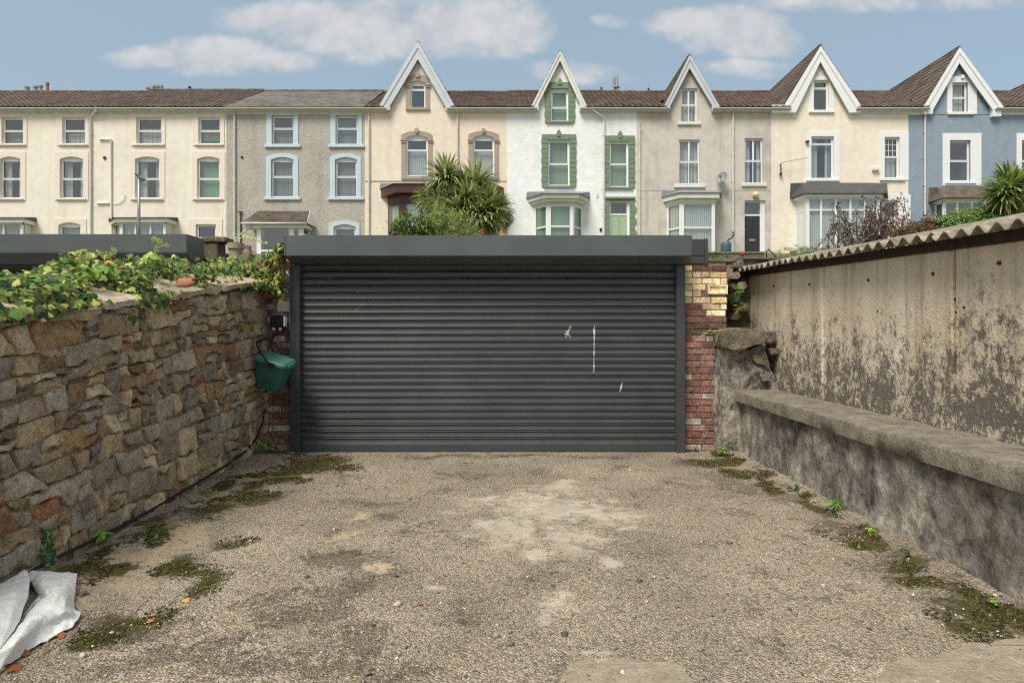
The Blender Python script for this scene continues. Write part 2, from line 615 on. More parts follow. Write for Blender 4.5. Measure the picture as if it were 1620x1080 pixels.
def shed_mat():
    m, t, b, o = new_mat('stained_concrete')
    p = pos(t)
    x, y, z = t.sep(p)
    n = t.noise(p, 2.0, 5, 0.6)
    base = t.ramp(n, [(0.3, lin('#cfc0a6')), (0.7, lin('#e4d9c3'))])
    rust = t.mul(t.rng(t.noise(t.scale(p, (2.2, 2.2, 0.14)), 2.2, 5, 0.65), 0.50, 0.66), 0.5)
    base = t.mix(rust, base, lin('#a98a68'))
    gst = t.mul(t.rng(t.noise(t.scale(p, (3, 3, 0.12)), 2.6, 5, 0.65), 0.54, 0.68), 0.45)
    base = t.mix(gst, base, lin('#8d857a'))
    # algae climbing the lower half in ragged vertical streaks
    s = t.noise(t.scale(p, (1.0, 3.0, 0.35)), 1.1, 3, 0.55)
    edge = t.add(t.mul(t.sub(s, 0.5), 1.5), t.rng(z, 0.85, 1.9, 0.78, -0.5))
    fine = t.noise(t.scale(p, (1, 1, 0.7)), 30.0, 5, 0.8)
    med = t.noise(p, 7.0, 4, 0.65)
    d = t.add(edge, t.add(t.mul(t.sub(fine, 0.5), 3.0), t.mul(t.sub(med, 0.5), 1.5)))
    dm = t.rng(d, 0.0, 0.5)
    fl = t.rng(t.add(t.mul(t.noise(t.scale(p, (1, 1, 0.8)), 26.0, 5, 0.8), 0.6), t.mul(t.noise(p, 5.0, 4, 0.6), 0.4)), 0.505, 0.56)
    dm = t.mul(dm, t.sub(1.0, t.mul(fl, 0.85)))
    base = t.mix(t.mul(dm, 0.9), base, lin('#5a544f'))
    wash = t.rng(z, 1.95, 1.5, 0.25, 0.0)
    pit = t.vor(p, 55.0)
    pk = t.rng(pit.outputs['Distance'], 0.0, 0.25, 0.6, 1.0)
    t.put(b.inputs['Base Color'], t.mix(1.0, base, t.comb(pk, pk, pk), 'MULTIPLY'))
    t.put(b.inputs['Roughness'], 0.92)
    t.put(b.inputs['Specular IOR Level'], 0.2)
    h = t.add(fine, t.mul(pit.outputs['Distance'], 0.5))
    t.put(b.inputs['Normal'], t.bump(h, 0.55, 0.012))
    return m


M_shed = shed_mat()


def lowwall_mat():
    m, t, b, o = new_mat('mottled_old_render')
    p = pos(t)
    n = t.add(t.mul(t.noise(t.scale(p, (1, 1, 0.8)), 3.0, 8, 0.72, 0.5), .62), t.mul(t.noise(p, 11.0, 7, 0.75, 0.3), .38))
    col = t.ramp(n, [(0.36, lin('#352f29')), (0.43, lin('#686056')), (0.49, lin('#918e88')), (0.55, lin('#b3aa9b')), (0.62, lin('#e4dccb'))])
    br = t.rng(t.noise(p, 2.1, 5, 0.65), 0.5, 0.68)
    col = t.mix(t.mul(br, 0.4), col, lin('#6b5743'))
    st = t.rng(t.noise(t.scale(p, (2, 2.6, 0.3)), 2.2, 5, 0.6), 0.5, 0.66)
    col = t.mix(t.mul(st, 0.45), col, lin('#4a433b'))
    sp = t.rng(t.noise(p, 45, 3, 0.7), 0.66, 0.72)
    col = t.mix(t.mul(sp, 0.6), col, lin('#bdb6a6'))
    t.put(b.inputs['Base Color'], col)
    t.put(b.inputs['Roughness'], 0.9)
    t.put(b.inputs['Specular IOR Level'], 0.25)
    t.put(b.inputs['Normal'], t.bump(t.add(t.noise(p, 18, 8, 0.75), t.mul(n, 1.5)), 1.0, 0.035))
    return m


M_lowwall = lowwall_mat()


def asbestos_mat():
    m, t, b, o = new_mat('weathered_corrugated_cement')
    p = pos(t)
    col = t.ramp(t.noise(p, 8.0, 6, 0.7), [(0.3, lin('#544d42')), (0.5, lin('#857d6d')), (0.68, lin('#b0a897'))])
    mo = t.rng(t.noise(p, 11.0, 5, 0.7), 0.58, 0.68)
    col = t.mix(t.mul(mo, 0.55), col, lin('#4a4534'))
    t.put(b.inputs['Base Color'], col)
    t.put(b.inputs['Roughness'], 0.92)
    t.put(b.inputs['Normal'], t.bump(t.noise(p, 60, 4, 0.7), 0.6, 0.006))
    return m


M_asb = asbestos_mat()


def ground_mat():
    """worn tarmac with exposed stone; attribute 'cover' says where moss (r), pale cement (g), dry sand (b) lie, 'cover2' dark grime (r)"""
    m, t, b, o = new_mat('worn_stony_tarmac')
    p = pos(t)
    at = t.n('ShaderNodeAttribute', attribute_name='cover')
    r, g, bl = t.n('ShaderNodeSeparateColor', {0: at.outputs['Color']}).outputs[:3]
    at2 = t.n('ShaderNodeAttribute', attribute_name='cover2')
    grime = t.n('ShaderNodeSeparateColor', {0: at2.outputs['Color']}).outputs[0]
    big = t.noise(p, 0.9, 6, 0.6)
    base = t.ramp(big, [(0.3, lin('#8d8476')), (0.7, lin('#b9ae9d'))])
    v1 = t.vor(p, 92.0)
    c1 = t.sep(v1.outputs['Color'])
    v2 = t.vor(p, 210.0)
    c2 = t.sep(v2.outputs['Color'])
    k = t.rng(c1[0], 0.0, 1.0, 0.58, 1.46)
    agg = t.mix(1.0, base, t.comb(k, t.mul(k, 0.98), t.mul(k, t.rng(c1[1], 0, 1, 0.82, 1.04))), 'MULTIPLY')
    v3 = t.vor(p, 36.0)
    c3 = t.sep(v3.outputs['Color'])
    chip = t.mul(t.rng(c3[0], 0.80, 0.82), t.rng(v3.outputs['Distance'], 0.34, 0.26))
    agg = t.mix(t.mul(chip, 0.75), agg, t.ramp(c3[1], [(0.0, lin('#6b645b')), (0.45, lin('#a59b8c')), (1.0, lin('#d2c9ba'))]))
    pit = t.mul(t.rng(t.noise(p, 48.0, 4, 0.75), 0.40, 0.33), t.rng(t.noise(p, 3.0, 4), 0.35, 0.6))
    agg = t.mix(t.mul(pit, 0.75), agg, lin('#3d362d'))
    warm = t.rng(c1[2], 0.86, 0.9)
    agg = t.mix(t.mul(warm, 0.35), agg, lin('#ad8b68'))
    gap = t.rng(v1.outputs['Distance'], 0.4, 0.8, 1.0, 0.62)
    agg = t.mix(1.0, agg, t.comb(gap, gap, gap), 'MULTIPLY')
    k2 = t.rng(c2[0], 0.0, 1.0, 0.72, 1.3)
    agg = t.mix(1.0, agg, t.comb(k2, k2, k2), 'MULTIPLY')
    dk = t.mul(t.rng(t.add(t.mul(t.noise(p, 2.2, 4, 0.65, 0.3), .6), t.mul(t.noise(p, 20.0, 5, 0.75), .4)), 0.53, 0.62), 0.6)
    agg = t.mix(dk, agg, lin('#3c352c'))
    # cement skim
    nn = t.noise(p, 7.0, 8, 0.74, 0.3)
    gm = t.rng(t.add(g, t.mul(t.sub(nn, 0.5), 2.6)), 0.36, 0.8)
    cem = t.ramp(t.noise(p, 4.0, 6, 0.65), [(0.3, lin('#9d9381')), (0.7, lin('#cdc4b2'))])
    col = t.mix(t.mul(gm, 0.72), agg, cem)
    # sand
    sm = t.rng(t.add(bl, t.mul(t.sub(nn, 0.5), 1.8)), 0.35, 0.75)
    snd = t.ramp(t.noise(p, 30.0, 4, 0.7), [(0.3, lin('#a08b6e')), (0.7, lin('#c9b696'))])
    col = t.mix(t.mul(sm, 0.75), col, snd)
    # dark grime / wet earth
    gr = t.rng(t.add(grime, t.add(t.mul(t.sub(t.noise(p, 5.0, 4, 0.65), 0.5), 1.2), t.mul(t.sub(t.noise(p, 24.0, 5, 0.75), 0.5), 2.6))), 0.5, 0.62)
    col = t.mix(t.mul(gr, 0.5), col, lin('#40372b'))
    # moss film
    mn = t.noise(p, 9.0, 6, 0.7)
    mm = t.rng(t.add(r, t.add(t.mul(t.sub(mn, 0.5), 1.3), t.mul(t.sub(t.noise(p, 34.0, 4, 0.7), 0.5), 1.2))), 0.42, 0.55)
    dsoil = t.rng(t.add(r, t.mul(t.sub(t.noise(p, 16.0, 5, 0.72), 0.5), 1.8)), 0.26, 0.42)
    col = t.mix(t.mul(dsoil, 0.6), col, lin('#4a3e2f'))
    mcol = t.ramp(t.noise(p, 22.0, 4, 0.7), [(0.3, lin('#343115')), (0.7, lin('#5d5b24'))])
    col = t.mix(t.mul(mm, 0.9), col, mcol)
    t.put(b.inputs['Base Color'], col)
    t.put(b.inputs['Roughness'], 0.9)
    t.put(b.inputs['Specular IOR Level'], 0.25)
    flat = t.math('MAXIMUM', gm, sm)
    hs = t.mul(t.rng(v1.outputs['Distance'], 0.0, 0.7, 1.0, 0.0), t.rng(flat, 0, 1, 1.0, 0.2))
    h = t.add(hs, t.add(t.mul(t.noise(p, 90, 4, 0.7), 0.5), t.mul(nn, 0.8)))
    t.put(b.inputs['Normal'], t.bump(h, 0.9, 0.012))
    return m


M_ground = ground_mat()
M_lane = plain('lane_tarmac', '#7d7468', 0.92, 0.2, 2.0, 0.5, 60)
M_turf = plain('rough_turf', '#5c6234', 0.95, 0.35, 1.6, 0.6, 12)


def leaf_mat(name, trans=0.25, rough=0.5):
    """each leaf's own colour from attribute 'tint'"""
    m, t, b, o = new_mat(name)
    at = t.n('ShaderNodeAttribute', attribute_name='tint')
    t.put(b.inputs['Base Color'], at.outputs['Color'])
    t.put(b.inputs['Roughness'], rough)
    t.put(b.inputs['Specular IOR Level'], 0.35)
    tl = t.n('ShaderNodeBsdfTranslucent', {'Color': at.outputs['Color']})
    mx = t.n('ShaderNodeMixShader', {0: trans, 1: b.outputs[0], 2: tl.outputs[0]})
    t.t.links.new(mx.outputs[0], o.inputs[0])
    return m


M_leaf = leaf_mat('leaf')
M_pebble_st = leaf_mat('loose_stone', 0.0, 0.85)
M_moss = leaf_mat('moss', 0.1, 0.95)

LEAF = {
    'oval': ([(0, -.5, 0), (.26, -.15, .03), (.2, .25, .02), (0, .5, -.04), (-.2, .25, .02), (-.26, -.15, .03)], [(0, 1, 2, 3), (0, 3, 4, 5)]),
    'ivy': ([(0, -.42, 0), (.30, -.46, -.05), (.54, -.08, -.07), (.24, .06, .03), (0, .60, -.12), (-.24, .06, .03), (-.54, -.08, -.07), (-.30, -.46, -.05), (0, 0, .05)],
            [(0, 1, 8), (1, 2, 8), (2, 3, 8), (3, 4, 8), (4, 5, 8), (5, 6, 8), (6, 7, 8), (7, 0, 8)]),
    'blade': ([(-.06, -.5, 0), (.06, -.5, 0), (.045, .1, .06), (0, .5, -.02), (-.045, .1, .06)], [(0, 1, 2, 4), (4, 2, 3)]),
    'diamond': ([(0, -.5, 0), (.3, 0, .06), (0, .5, -.02), (-.3, 0, .06)], [(0, 1, 2, 3)]),
}


def leaves(name, pts, nrm, size, tint, shape, mat, parent=None, kind=None, tang=None):
    """many small leaf faces as ONE mesh; all arrays of length N"""
    lv, lf = LEAF[shape]
    pts = np.asarray(pts, float); nrm = np.asarray(nrm, float); N = len(pts)
    nrm /= np.linalg.norm(nrm, axis=1)[:, None] + 1e-9
    if tang is None:
        tang = rng.normal(size=(N, 3))
    tang = tang - nrm * np.sum(tang * nrm, axis=1)[:, None]
    tang /= np.linalg.norm(tang, axis=1)[:, None] + 1e-9
    bt = np.cross(nrm, tang)
    L = np.array(lv)
    V = pts[:, None, :] + (bt[:, None, :] * L[None, :, 0, None] + tang[:, None, :] * L[None, :, 1, None] + nrm[:, None, :] * L[None, :, 2, None]) * np.asarray(size)[:, None, None]
    if parent is not None:
        V = V - np.array(ORG.get(parent.name, Vector((0, 0, 0))))
    k = len(lv)
    return raw_mesh(name, V.reshape(-1, 3), [np.array(f)[None, :] + (np.arange(N) * k)[:, None] for f in lf], np.repeat(tint, k, axis=0), mat, parent, kind)


def raw_mesh(name, V, facegroups, tint, mat, parent=None, kind=None, smooth=False):
    me = bpy.data.meshes.new(name)
    loops = np.concatenate([g.reshape(-1) for g in facegroups])
    counts = np.concatenate([np.full(len(g), g.shape[1]) for g in facegroups])
    starts = np.concatenate([[0], np.cumsum(counts)[:-1]])
    me.vertices.add(len(V)); me.loops.add(len(loops)); me.polygons.add(len(counts))
    me.vertices.foreach_set('co', np.asarray(V, np.float32).reshape(-1))
    me.loops.foreach_set('vertex_index', loops.astype(np.int32))
    me.polygons.foreach_set('loop_start', starts.astype(np.int32))
    if smooth:
        me.polygons.foreach_set('use_smooth', np.ones(len(counts), bool))
    me.update(calc_edges=True)
    if tint is not None:
        a = me.attributes.new('tint', 'FLOAT_COLOR', 'POINT')
        c = np.ones((len(V), 4), np.float32)
        c[:, :3] = tint
        a.data.foreach_set('color', c.reshape(-1))
    me.materials.append(mat)
    o = link(bpy.data.objects.new(name, me))
    if parent is not None:
        o.parent = parent
        ORG[o.name] = ORG.get(parent.name, Vector((0, 0, 0)))
    if kind:
        o['kind'] = kind
    return o


def tints(N, cols, var=0.2):
    c = np.array([lin(x)[:3] for x in cols])
    out = c[rng.integers(0, len(c), N)]
    return out * rng.uniform(1 - var, 1 + var, (N, 1))


def lumps(name, pts, size, tint, mat, parent=None, kind='stuff', squash=0.6):
    """many little irregular stones (octahedral, 8 faces) as ONE mesh"""
    pts = np.asarray(pts, float); N = len(pts)
    base = np.array([(1, 0, 0), (0, 1, 0), (-1, 0, 0), (0, -1, 0), (.0, 0, 1), (0, 0, -1)], float)
    sc = rng.uniform(0.6, 1.25, (N, 6, 1))
    ang = rng.uniform(0, 2 * np.pi, N)
    ca, sa = np.cos(ang), np.sin(ang)
    V = base[None] * sc
    V[:, :, 0] *= rng.uniform(0.8, 1.5, (N, 1))
    V += rng.normal(0, .18, V.shape)
    V[:, :, 2] *= squash
    X = V[:, :, 0] * ca[:, None] - V[:, :, 1] * sa[:, None]
    Y = V[:, :, 0] * sa[:, None] + V[:, :, 1] * ca[:, None]
    V = np.stack([X, Y, V[:, :, 2]], -1) * np.asarray(size)[:, None, None] * 0.5 + pts[:, None, :]
    if parent is not None:
        V = V - np.array(ORG.get(parent.name, Vector((0, 0, 0))))
    fs = [(0, 1, 4), (1, 2, 4), (2, 3, 4), (3, 0, 4), (1, 0, 5), (2, 1, 5), (3, 2, 5), (0, 3, 5)]
    return raw_mesh(name, V.reshape(-1, 3), [np.array(f)[None, :] + (np.arange(N) * 6)[:, None] for f in fs], np.repeat(tint, 6, axis=0), mat, parent, kind)


# ------------------------------------------------------------------ ground
def wall_face(Y, z):
    """x of the rubble wall's face: it leans back a little and runs in towards the garage"""
    b = -2.60 - 0.055 * (Y - 3.2)
    lean = 0.13 * max(0.0, min(1.0, (7.4 - Y) / 4.0)) + 0.02
    return b - lean * z + 0.02 * math.sin(Y * 2.1) * z


def wall_top(Y):
    return 1.45 + (Y - 3.4) * 0.120


def ground_h(x, y):
    h = 0.012 * fbm(x * 0.7, y * 0.7, 3.1) + 0.004 * fbm(x * 3, y * 3, 9.0)
    # earth banked against the rubble wall, and a little against the low wall
    d = x - wall_face(y, 0.0)
    bank = max(0.0, 1.0 - d / 0.55)
    h += 0.07 * bank * bank * (3 - 2 * bank) * (1.0 if y < 7.0 else max(0.3, 1 - (y - 7.0) * 2)) * (0.8 + 0.4 * fbm(x * 2, y * 1.3, 1.0))
    d2 = 2.56 - x
    b2 = max(0.0, 1.0 - d2 / 0.35)
    h += 0.05 * b2 * b2
    if y > 7.0 and -2.5 < x < 2.0:
        h *= max(0.0, (7.28 - y) / 0.28)
    return h


def ellip(px, py, rx, ry):
    """an ellipse on the ground from its picture centre and radii -> (x, y, ax, ay)"""
    c = GP(px, py)
    a = GP(px + rx, py)
    t0, t1 = GP(px, py - ry), GP(px, py + ry)
    return c.x, (t0.y + t1.y) / 2, abs(a.x - c.x), abs(t0.y - t1.y) / 2


MOSS = [ellip(*e) for e in ((500, 733, 45, 12), (455, 747, 30, 9), (545, 741, 24, 6), (400, 785, 34, 9), (320, 812, 30, 16), (375, 860, 28, 10), (455, 760, 30, 6),
                            (300, 905, 45, 11), (330, 925, 24, 18), (250, 970, 60, 14), (185, 995, 50, 15), (150, 1015, 34, 10), (270, 900, 30, 6),
                            (1130, 732, 34, 6), (1170, 750, 22, 7), (1345, 855, 36, 9), (1470, 925, 46, 8), (1545, 968, 44, 8))]
rm = random.Random(5)
for _ in range(46):      # broken strips of moss hugging both walls
    yv = rm.uniform(2.9, 7.2)
    if rm.random() < .6:
        MOSS.append((2.50 - abs(rm.gauss(0, .16)), yv, rm.uniform(.03, .09), rm.uniform(.06, .2)))
    else:
        MOSS.append((wall_face(yv, 0) + .08 + abs(rm.gauss(0, .22)), yv, rm.uniform(.03, .09), rm.uniform(.05, .16)))
PALE = [ellip(*e) for e in ((870, 805, 115, 32), (905, 850, 80, 24), (800, 840, 60, 30), (970, 815, 50, 14), (885, 770, 60, 8), (835, 875, 18, 20), (745, 790, 22, 6), (900, 870, 45, 10),
                            (880, 965, 34, 16), (960, 890, 16, 6), (590, 900, 22, 8), (1005, 828, 20, 5), (945, 1035, 46, 7), (680, 930, 22, 12))]
SAND = [ellip(*e) for e in ((265, 865, 60, 22), (210, 890, 60, 18), (180, 905, 45, 14), (300, 848, 35, 14), (575, 817, 26, 6), (590, 900, 22, 10), (120, 950, 60, 16), (1440, 1065, 60, 14), (540, 850, 30, 5), (150, 925, 90, 26), (350, 800, 60, 16), (440, 755, 60, 14), (60, 990, 60, 30), (230, 850, 60, 16))]
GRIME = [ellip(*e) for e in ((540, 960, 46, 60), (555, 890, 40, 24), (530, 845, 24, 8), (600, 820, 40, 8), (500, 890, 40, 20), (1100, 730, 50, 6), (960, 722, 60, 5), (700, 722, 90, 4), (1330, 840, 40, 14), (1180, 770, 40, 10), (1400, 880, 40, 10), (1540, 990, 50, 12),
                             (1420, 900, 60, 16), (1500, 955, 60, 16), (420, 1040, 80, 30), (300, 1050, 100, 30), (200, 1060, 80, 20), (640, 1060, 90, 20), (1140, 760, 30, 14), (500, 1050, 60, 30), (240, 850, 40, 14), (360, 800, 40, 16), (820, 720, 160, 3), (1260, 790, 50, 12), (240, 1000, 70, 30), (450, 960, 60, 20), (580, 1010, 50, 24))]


def cover_mask(xs, ys, lst, soft=1.5):
    m = np.zeros_like(xs)
    wx = np.array([fbm(a * 2.3, c * 2.3, 21.0, 4) for a, c in zip(xs, ys)])
    wy = np.array([fbm(a * 2.3, c * 2.3, 35.0, 4) for a, c in zip(xs, ys)])
    xs, ys = xs + wx * .16, ys + wy * .22
    for (cx, cy, ax, ay) in lst:
        r = np.sqrt(((xs - cx) / ax) ** 2 + ((ys - cy) / ay) ** 2)
        m = np.maximum(m, np.clip((1.75 - r) / 1.5, 0, 1) * 0.85)
    return np.clip(m, 0, 1)


def make_driveway():
    xs = np.arange(-3.1, 2.95, 0.045)
    ys = np.concatenate([np.arange(-6, 1.6, 0.3), np.arange(1.6, 7.5, 0.04)])
    XX, YY = np.meshgrid(xs, ys)
    ZZ = np.vectorize(ground_h)(XX, YY)
    V = np.stack([XX, YY, ZZ], -1).reshape(-1, 3)
    nr, nc = XX.shape
    i = np.arange(nr - 1)[:, None] * nc + np.arange(nc - 1)[None, :]
    q = np.stack([i, i + 1, i + nc + 1, i + nc], -1).reshape(-1, 4)
    o = raw_mesh('driveway', V, [q], None, M_ground, None, 'structure', True)
    me = o.data
    fx, fy = V[:, 0], V[:, 1]
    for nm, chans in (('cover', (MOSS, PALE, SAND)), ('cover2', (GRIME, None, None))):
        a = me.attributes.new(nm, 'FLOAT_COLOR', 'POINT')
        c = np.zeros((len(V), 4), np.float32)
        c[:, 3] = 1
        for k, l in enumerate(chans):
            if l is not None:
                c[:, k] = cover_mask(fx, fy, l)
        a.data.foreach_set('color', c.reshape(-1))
    return o


make_driveway()

# the lane the camera stands in and all flat ground round about, and the garden slope up to the terrace
g = MB()
g.grid([[(x, y, -0.16) for x in (-900, -60, -12, 12, 60, 900)] for y in (-900, -60, -8, 4, 7.9, 60)])
g.build('ground', M_lane, kind='structure')
g = MB()


def slope_z(y):
    if y < 29: return EYE + 0.106 * y
    if y < 33.4: return EYE + 0.106 * 29 + (y - 29) / 4.4 * 0.92
    return 5.42 + max(0, y - 60) * 0.0


ysl = [13.2, 14, 16, 18, 20, 22, 24, 26, 28, 29, 30, 31.5, 33.4, 36, 50, 80, 200, 1500]
xsl = [-1200, -200, -60] + [x * 2.0 for x in range(-20, 21)] + [60, 200, 1200]
g.grid([[(x, y, slope_z(y) + (0.06 * fbm(x * .5, y * .5) if y < 33 else 0)) for x in xsl] for y in ysl])
g.grid([[(x, 13.2, -0.2) for x in xsl], [(x, 13.2, slope_z(13.2) + .06 * fbm(x * .5, 13.2 * .5)) for x in xsl]])
g.build('garden_slope', M_turf, kind='structure', smooth=True)

# thin cement patches with broken edges
def cement_patch(pts, col_mat, label_seed):
    cs = [GP(*q) for q in pts]
    out = []
    n = len(cs)
    for i in range(n):
        a, c = cs[i], cs[(i + 1) % n]
        m = max(2, int((c - a).length / .03))
        for q in range(m):
            p = a.lerp(c, q / m)
            out.append((p.x + .022 * fbm(p.x * 9, p.y * 9, label_seed) + .008 * fbm(p.x * 40, p.y * 40, label_seed), p.y + .03 * fbm(p.x * 9, p.y * 9, label_seed + 5)))
    tri = tessellate_polygon([[Vector((x, y, 0)) for x, y in out]])
    bm = bmesh.new()
    top = [bm.verts.new((x, y, ground_h(x, y) + .005)) for x, y in out]
    for f_ in tri: bm.faces.new([top[i] for i in f_])
    bmesh.ops.subdivide_edges(bm, edges=[e for e in bm.edges if e.calc_length() > .12], cuts=2)
    for vv in bm.verts: vv.co.z = ground_h(vv.co.x, vv.co.y) + .005 + .003 * fbm(vv.co.x * 6, vv.co.y * 6, 2)
    rim = [e for e in bm.edges if len(e.link_faces) == 1]
    r_ = bmesh.ops.extrude_edge_only(bm, edges=rim)
    for vv in r_['geom']:
        if isinstance(vv, bmesh.types.BMVert): vv.co.z -= .03
    bmesh.ops.recalc_face_normals(bm, faces=bm.faces)
    me = bpy.data.meshes.new('cement_patch')
    bm.to_mesh(me); bm.free()
    me.materials.append(col_mat)
    o = link(bpy.data.objects.new('cement_patch', me)); o['kind'] = 'structure'
    return o


M_patch = mortar_mat('sandy_cement', '#857a69', '#b6ab98', 0.12)
cement_patch([(876, 1150), (884, 1075), (905, 1050), (960, 1043), (1030, 1046), (1082, 1056), (1100, 1085), (1098, 1150)], M_patch, 3.0)
cement_patch([(1370, 1120), (1392, 1062), (1425, 1040), (1480, 1036), (1524, 1020), (1570, 1012), (1640, 1010), (1760, 1120)], M_patch, 8.0)

# loose stone and grit on the drive
N = 26000
gy = 1.9 + (7.2 - 1.9) * rng.random(N) ** 1.7
gx = rng.uniform(-2.75, 2.6, N)
keep = (np.abs(gx) < gy * 0.85 + 0.3)
pale_m = np.maximum(cover_mask(gx, gy, PALE), cover_mask(gx, gy, SAND))
keep &= rng.random(N) > pale_m * 1.1
gx, gy = gx[keep], gy[keep]
ok = np.array([x > wall_face(y, 0) + 0.02 for x, y in zip(gx, gy)])
gx, gy = gx[ok], gy[ok]
gz = np.array([ground_h(x, y) for x, y in zip(gx, gy)])
sz = 0.005 + 0.016 * rng.random(len(gx)) ** 4
big = rng.random(len(gx)) < 0.03
sz[big] *= 2.3
tn = tints(len(gx), ['#978d7f', '#766e63', '#aca292', '#8b8174', '#59534a', '#bdb4a4', '#a08d72', '#80776b'], 0.25)
wh = rng.random(len(gx)) < 0.02
tn[wh] = np.array(lin('#d6d0c4')[:3])
lumps('gravel', np.stack([gx, gy, gz + sz * 0.12], -1), sz, tn, M_pebble_st)

# moss cushions
mp, ms = [], []
for (cx, cy, ax, ay) in MOSS:
    k = int(min(2600, 15000 * ax * ay) + 120); ax, ay = ax * 1.25, ay * 1.25
    for _ in range(k):
        a, r = random.uniform(0, 6.283), math.sqrt(random.random()) * 1.05
        x, y = cx + math.cos(a) * r * ax, cy + math.sin(a) * r * ay
        if fbm(x * 6, y * 6, 4.0) + 0.45 * (1 - r) < 0.05 or x < wall_face(y, 0) + 0.02 or x > 2.56:
            continue
        mp.append((x, y, ground_h(x, y) + 0.001)); ms.append(random.uniform(0.007, 0.020) * (1 if cy < 5 else 1.3))
lumps('moss', mp, ms, tints(len(mp), ['#3a3a16', '#4e4f1d', '#2b2813', '#62652a', '#443819', '#332c12'], 0.25), M_moss, squash=0.55)

# ------------------------------------------------------------------ bricks
BRICKS = {}


def brick_mesh(L, H=0.064, Dp=0.10):
    key = (round(L, 2), random.randint(0, 3))
    if key in BRICKS:
        return BRICKS[key]
    rr = random.Random(hash(key))
    bm = bmesh.new()
    bmesh.ops.create_cube(bm, size=1.0)
    for vv in bm.verts:
        vv.co = Vector((vv.co.x * key[0], vv.co.y * Dp, vv.co.z * H)) + Vector((rr.uniform(-.004, .004), rr.uniform(-.004, .004), rr.uniform(-.003, .003)))
    bmesh.ops.bevel(bm, geom=list(bm.edges), offset=0.006, segments=1, affect='EDGES')
    me = bpy.data.meshes.new('brick')
    bm.to_mesh(me)
    bm.free()
    me.materials.append(M_brick)
    BRICKS[key] = me
    return me


def lay_bricks(parent, x0, x1, z0, z1, yf, palette, skip=None, pitch=0.0745, joint=0.011, cols=None):
    org = ORG[parent.name]
    z = z0 + 0.037
    row = 0
    while z < z1 - 0.03:
        x = x0
        first = True
        while x < x1 - 0.045:
            L = random.choice((0.215, 0.215, 0.215, 0.102, 0.16)) if not (first and row % 2) else 0.102
            first = False
            L = min(L, x1 - x)
            if x1 - (x + L) < 0.06: L = x1 - x
            L = min(L, 0.235)
            cx = x + L / 2
            if not (skip and skip(cx, z)):
                o = obj_from_mesh('brick', brick_mesh(L - joint), None, parent)
                o.location = Vector((cx, yf + 0.05 + random.uniform(-.006, .005), z + random.uniform(-.002, .002))) - org
                o.rotation_euler = (random.uniform(-.02, .02), random.uniform(-.012, .012), random.uniform(-.02, .02))
                c = lin(palette(cx, z))
                k = random.uniform(0.8, 1.2)
                o.color = (c[0] * k, c[1] * k, c[2] * k, 1)
            x += L
        row += 1
        z += pitch


# ------------------------------------------------------------------ garage with the roller door
GX0, GX1 = -2.55, 1.99
garage = thing('garage', 'single storey garage with wide dark grey roller door, at the end of the drive', 'garage', (-0.28, 7.3, 0))
b = MB(); b.box(-2.48, 2.26, 7.46, 13.15, -0.1, 2.18); b.build('wall', M_bmortar, garage)
# roof deck with its dark trim
Yt = 7.34
zt, zb_ = P(0, 378, Yt).z, P(0, 417, Yt).z
xr = P(1120, 0, Yt).x
b = MB(); b.box(-2.45, xr - 0.03, Yt + 0.04, 13.2, zt - 0.06, zt - 0.02); b.build('roof', M_felt, garage)
trim = MB()
zs = P(0, 405, Yt).z
trim.box(-2.45, xr - 0.043, Yt, Yt + 0.035, zs + 0.003, zt)
trim.box(-2.45, xr - 0.043, Yt + 0.003, Yt + 0.035, zb_, zs)
trim.box(xr - 0.041, xr, Yt - 0.004, Yt + 0.04, zb_, zt + 0.004)
trim.box(xr - 0.035, xr - 0.003, Yt + 0.042, 13.2, zb_, zt)
bevel(trim.build('roof_trim', plain('dark_trim_board', '#3d3e40', 0.55, 0.1), garage), 0.003)

# shutter box: folded sheet with a sloping underside
bx = MB()
x0, x1 = P(450, 0, 7.0).x, P(1094, 0, 7.0).x
prof = [(7.0, 2.456), (7.0, 2.226), (7.2, 2.156), (7.33, 2.156), (7.33, 2.456)]
bx.prism([(x0, y, z) for y, z in prof], (x1 - x0, 0, 0))
sbox = fix_normals(bx.build('shutter_box', M_anth, garage))
bevel(sbox, 0.006, 2)
b = MB(); b.box(x0 - 0.004, x0 + 0.012, 6.994, 7.0, 2.232, 2.452); b.box(x1 - 0.012, x1 + 0.004, 6.994, 7.0, 2.232, 2.452)
b.build('end_cap', M_anth, sbox)
b = MB(); b.lathe((0, 0, 0), [(0, -.006), (.006, -.006), (.006, .0), (0, .0)], 8)
o = b.build('screw', M_galv, sbox, local=True); o.rotation_euler = (R(90), 0, 0); o.location = Vector((x1 - 0.02, 6.992, 2.24)) - ORG[garage.name]

for (xa, xb) in ((461, 477), (1068, 1082)):
    b = MB()
    b.box(P(xa, 0, 7.3).x, P(xb, 0, 7.3).x, 7.235, 7.335, 0.0, 2.15)
    bevel(b.build('guide_rail', M_rail, garage), 0.005)

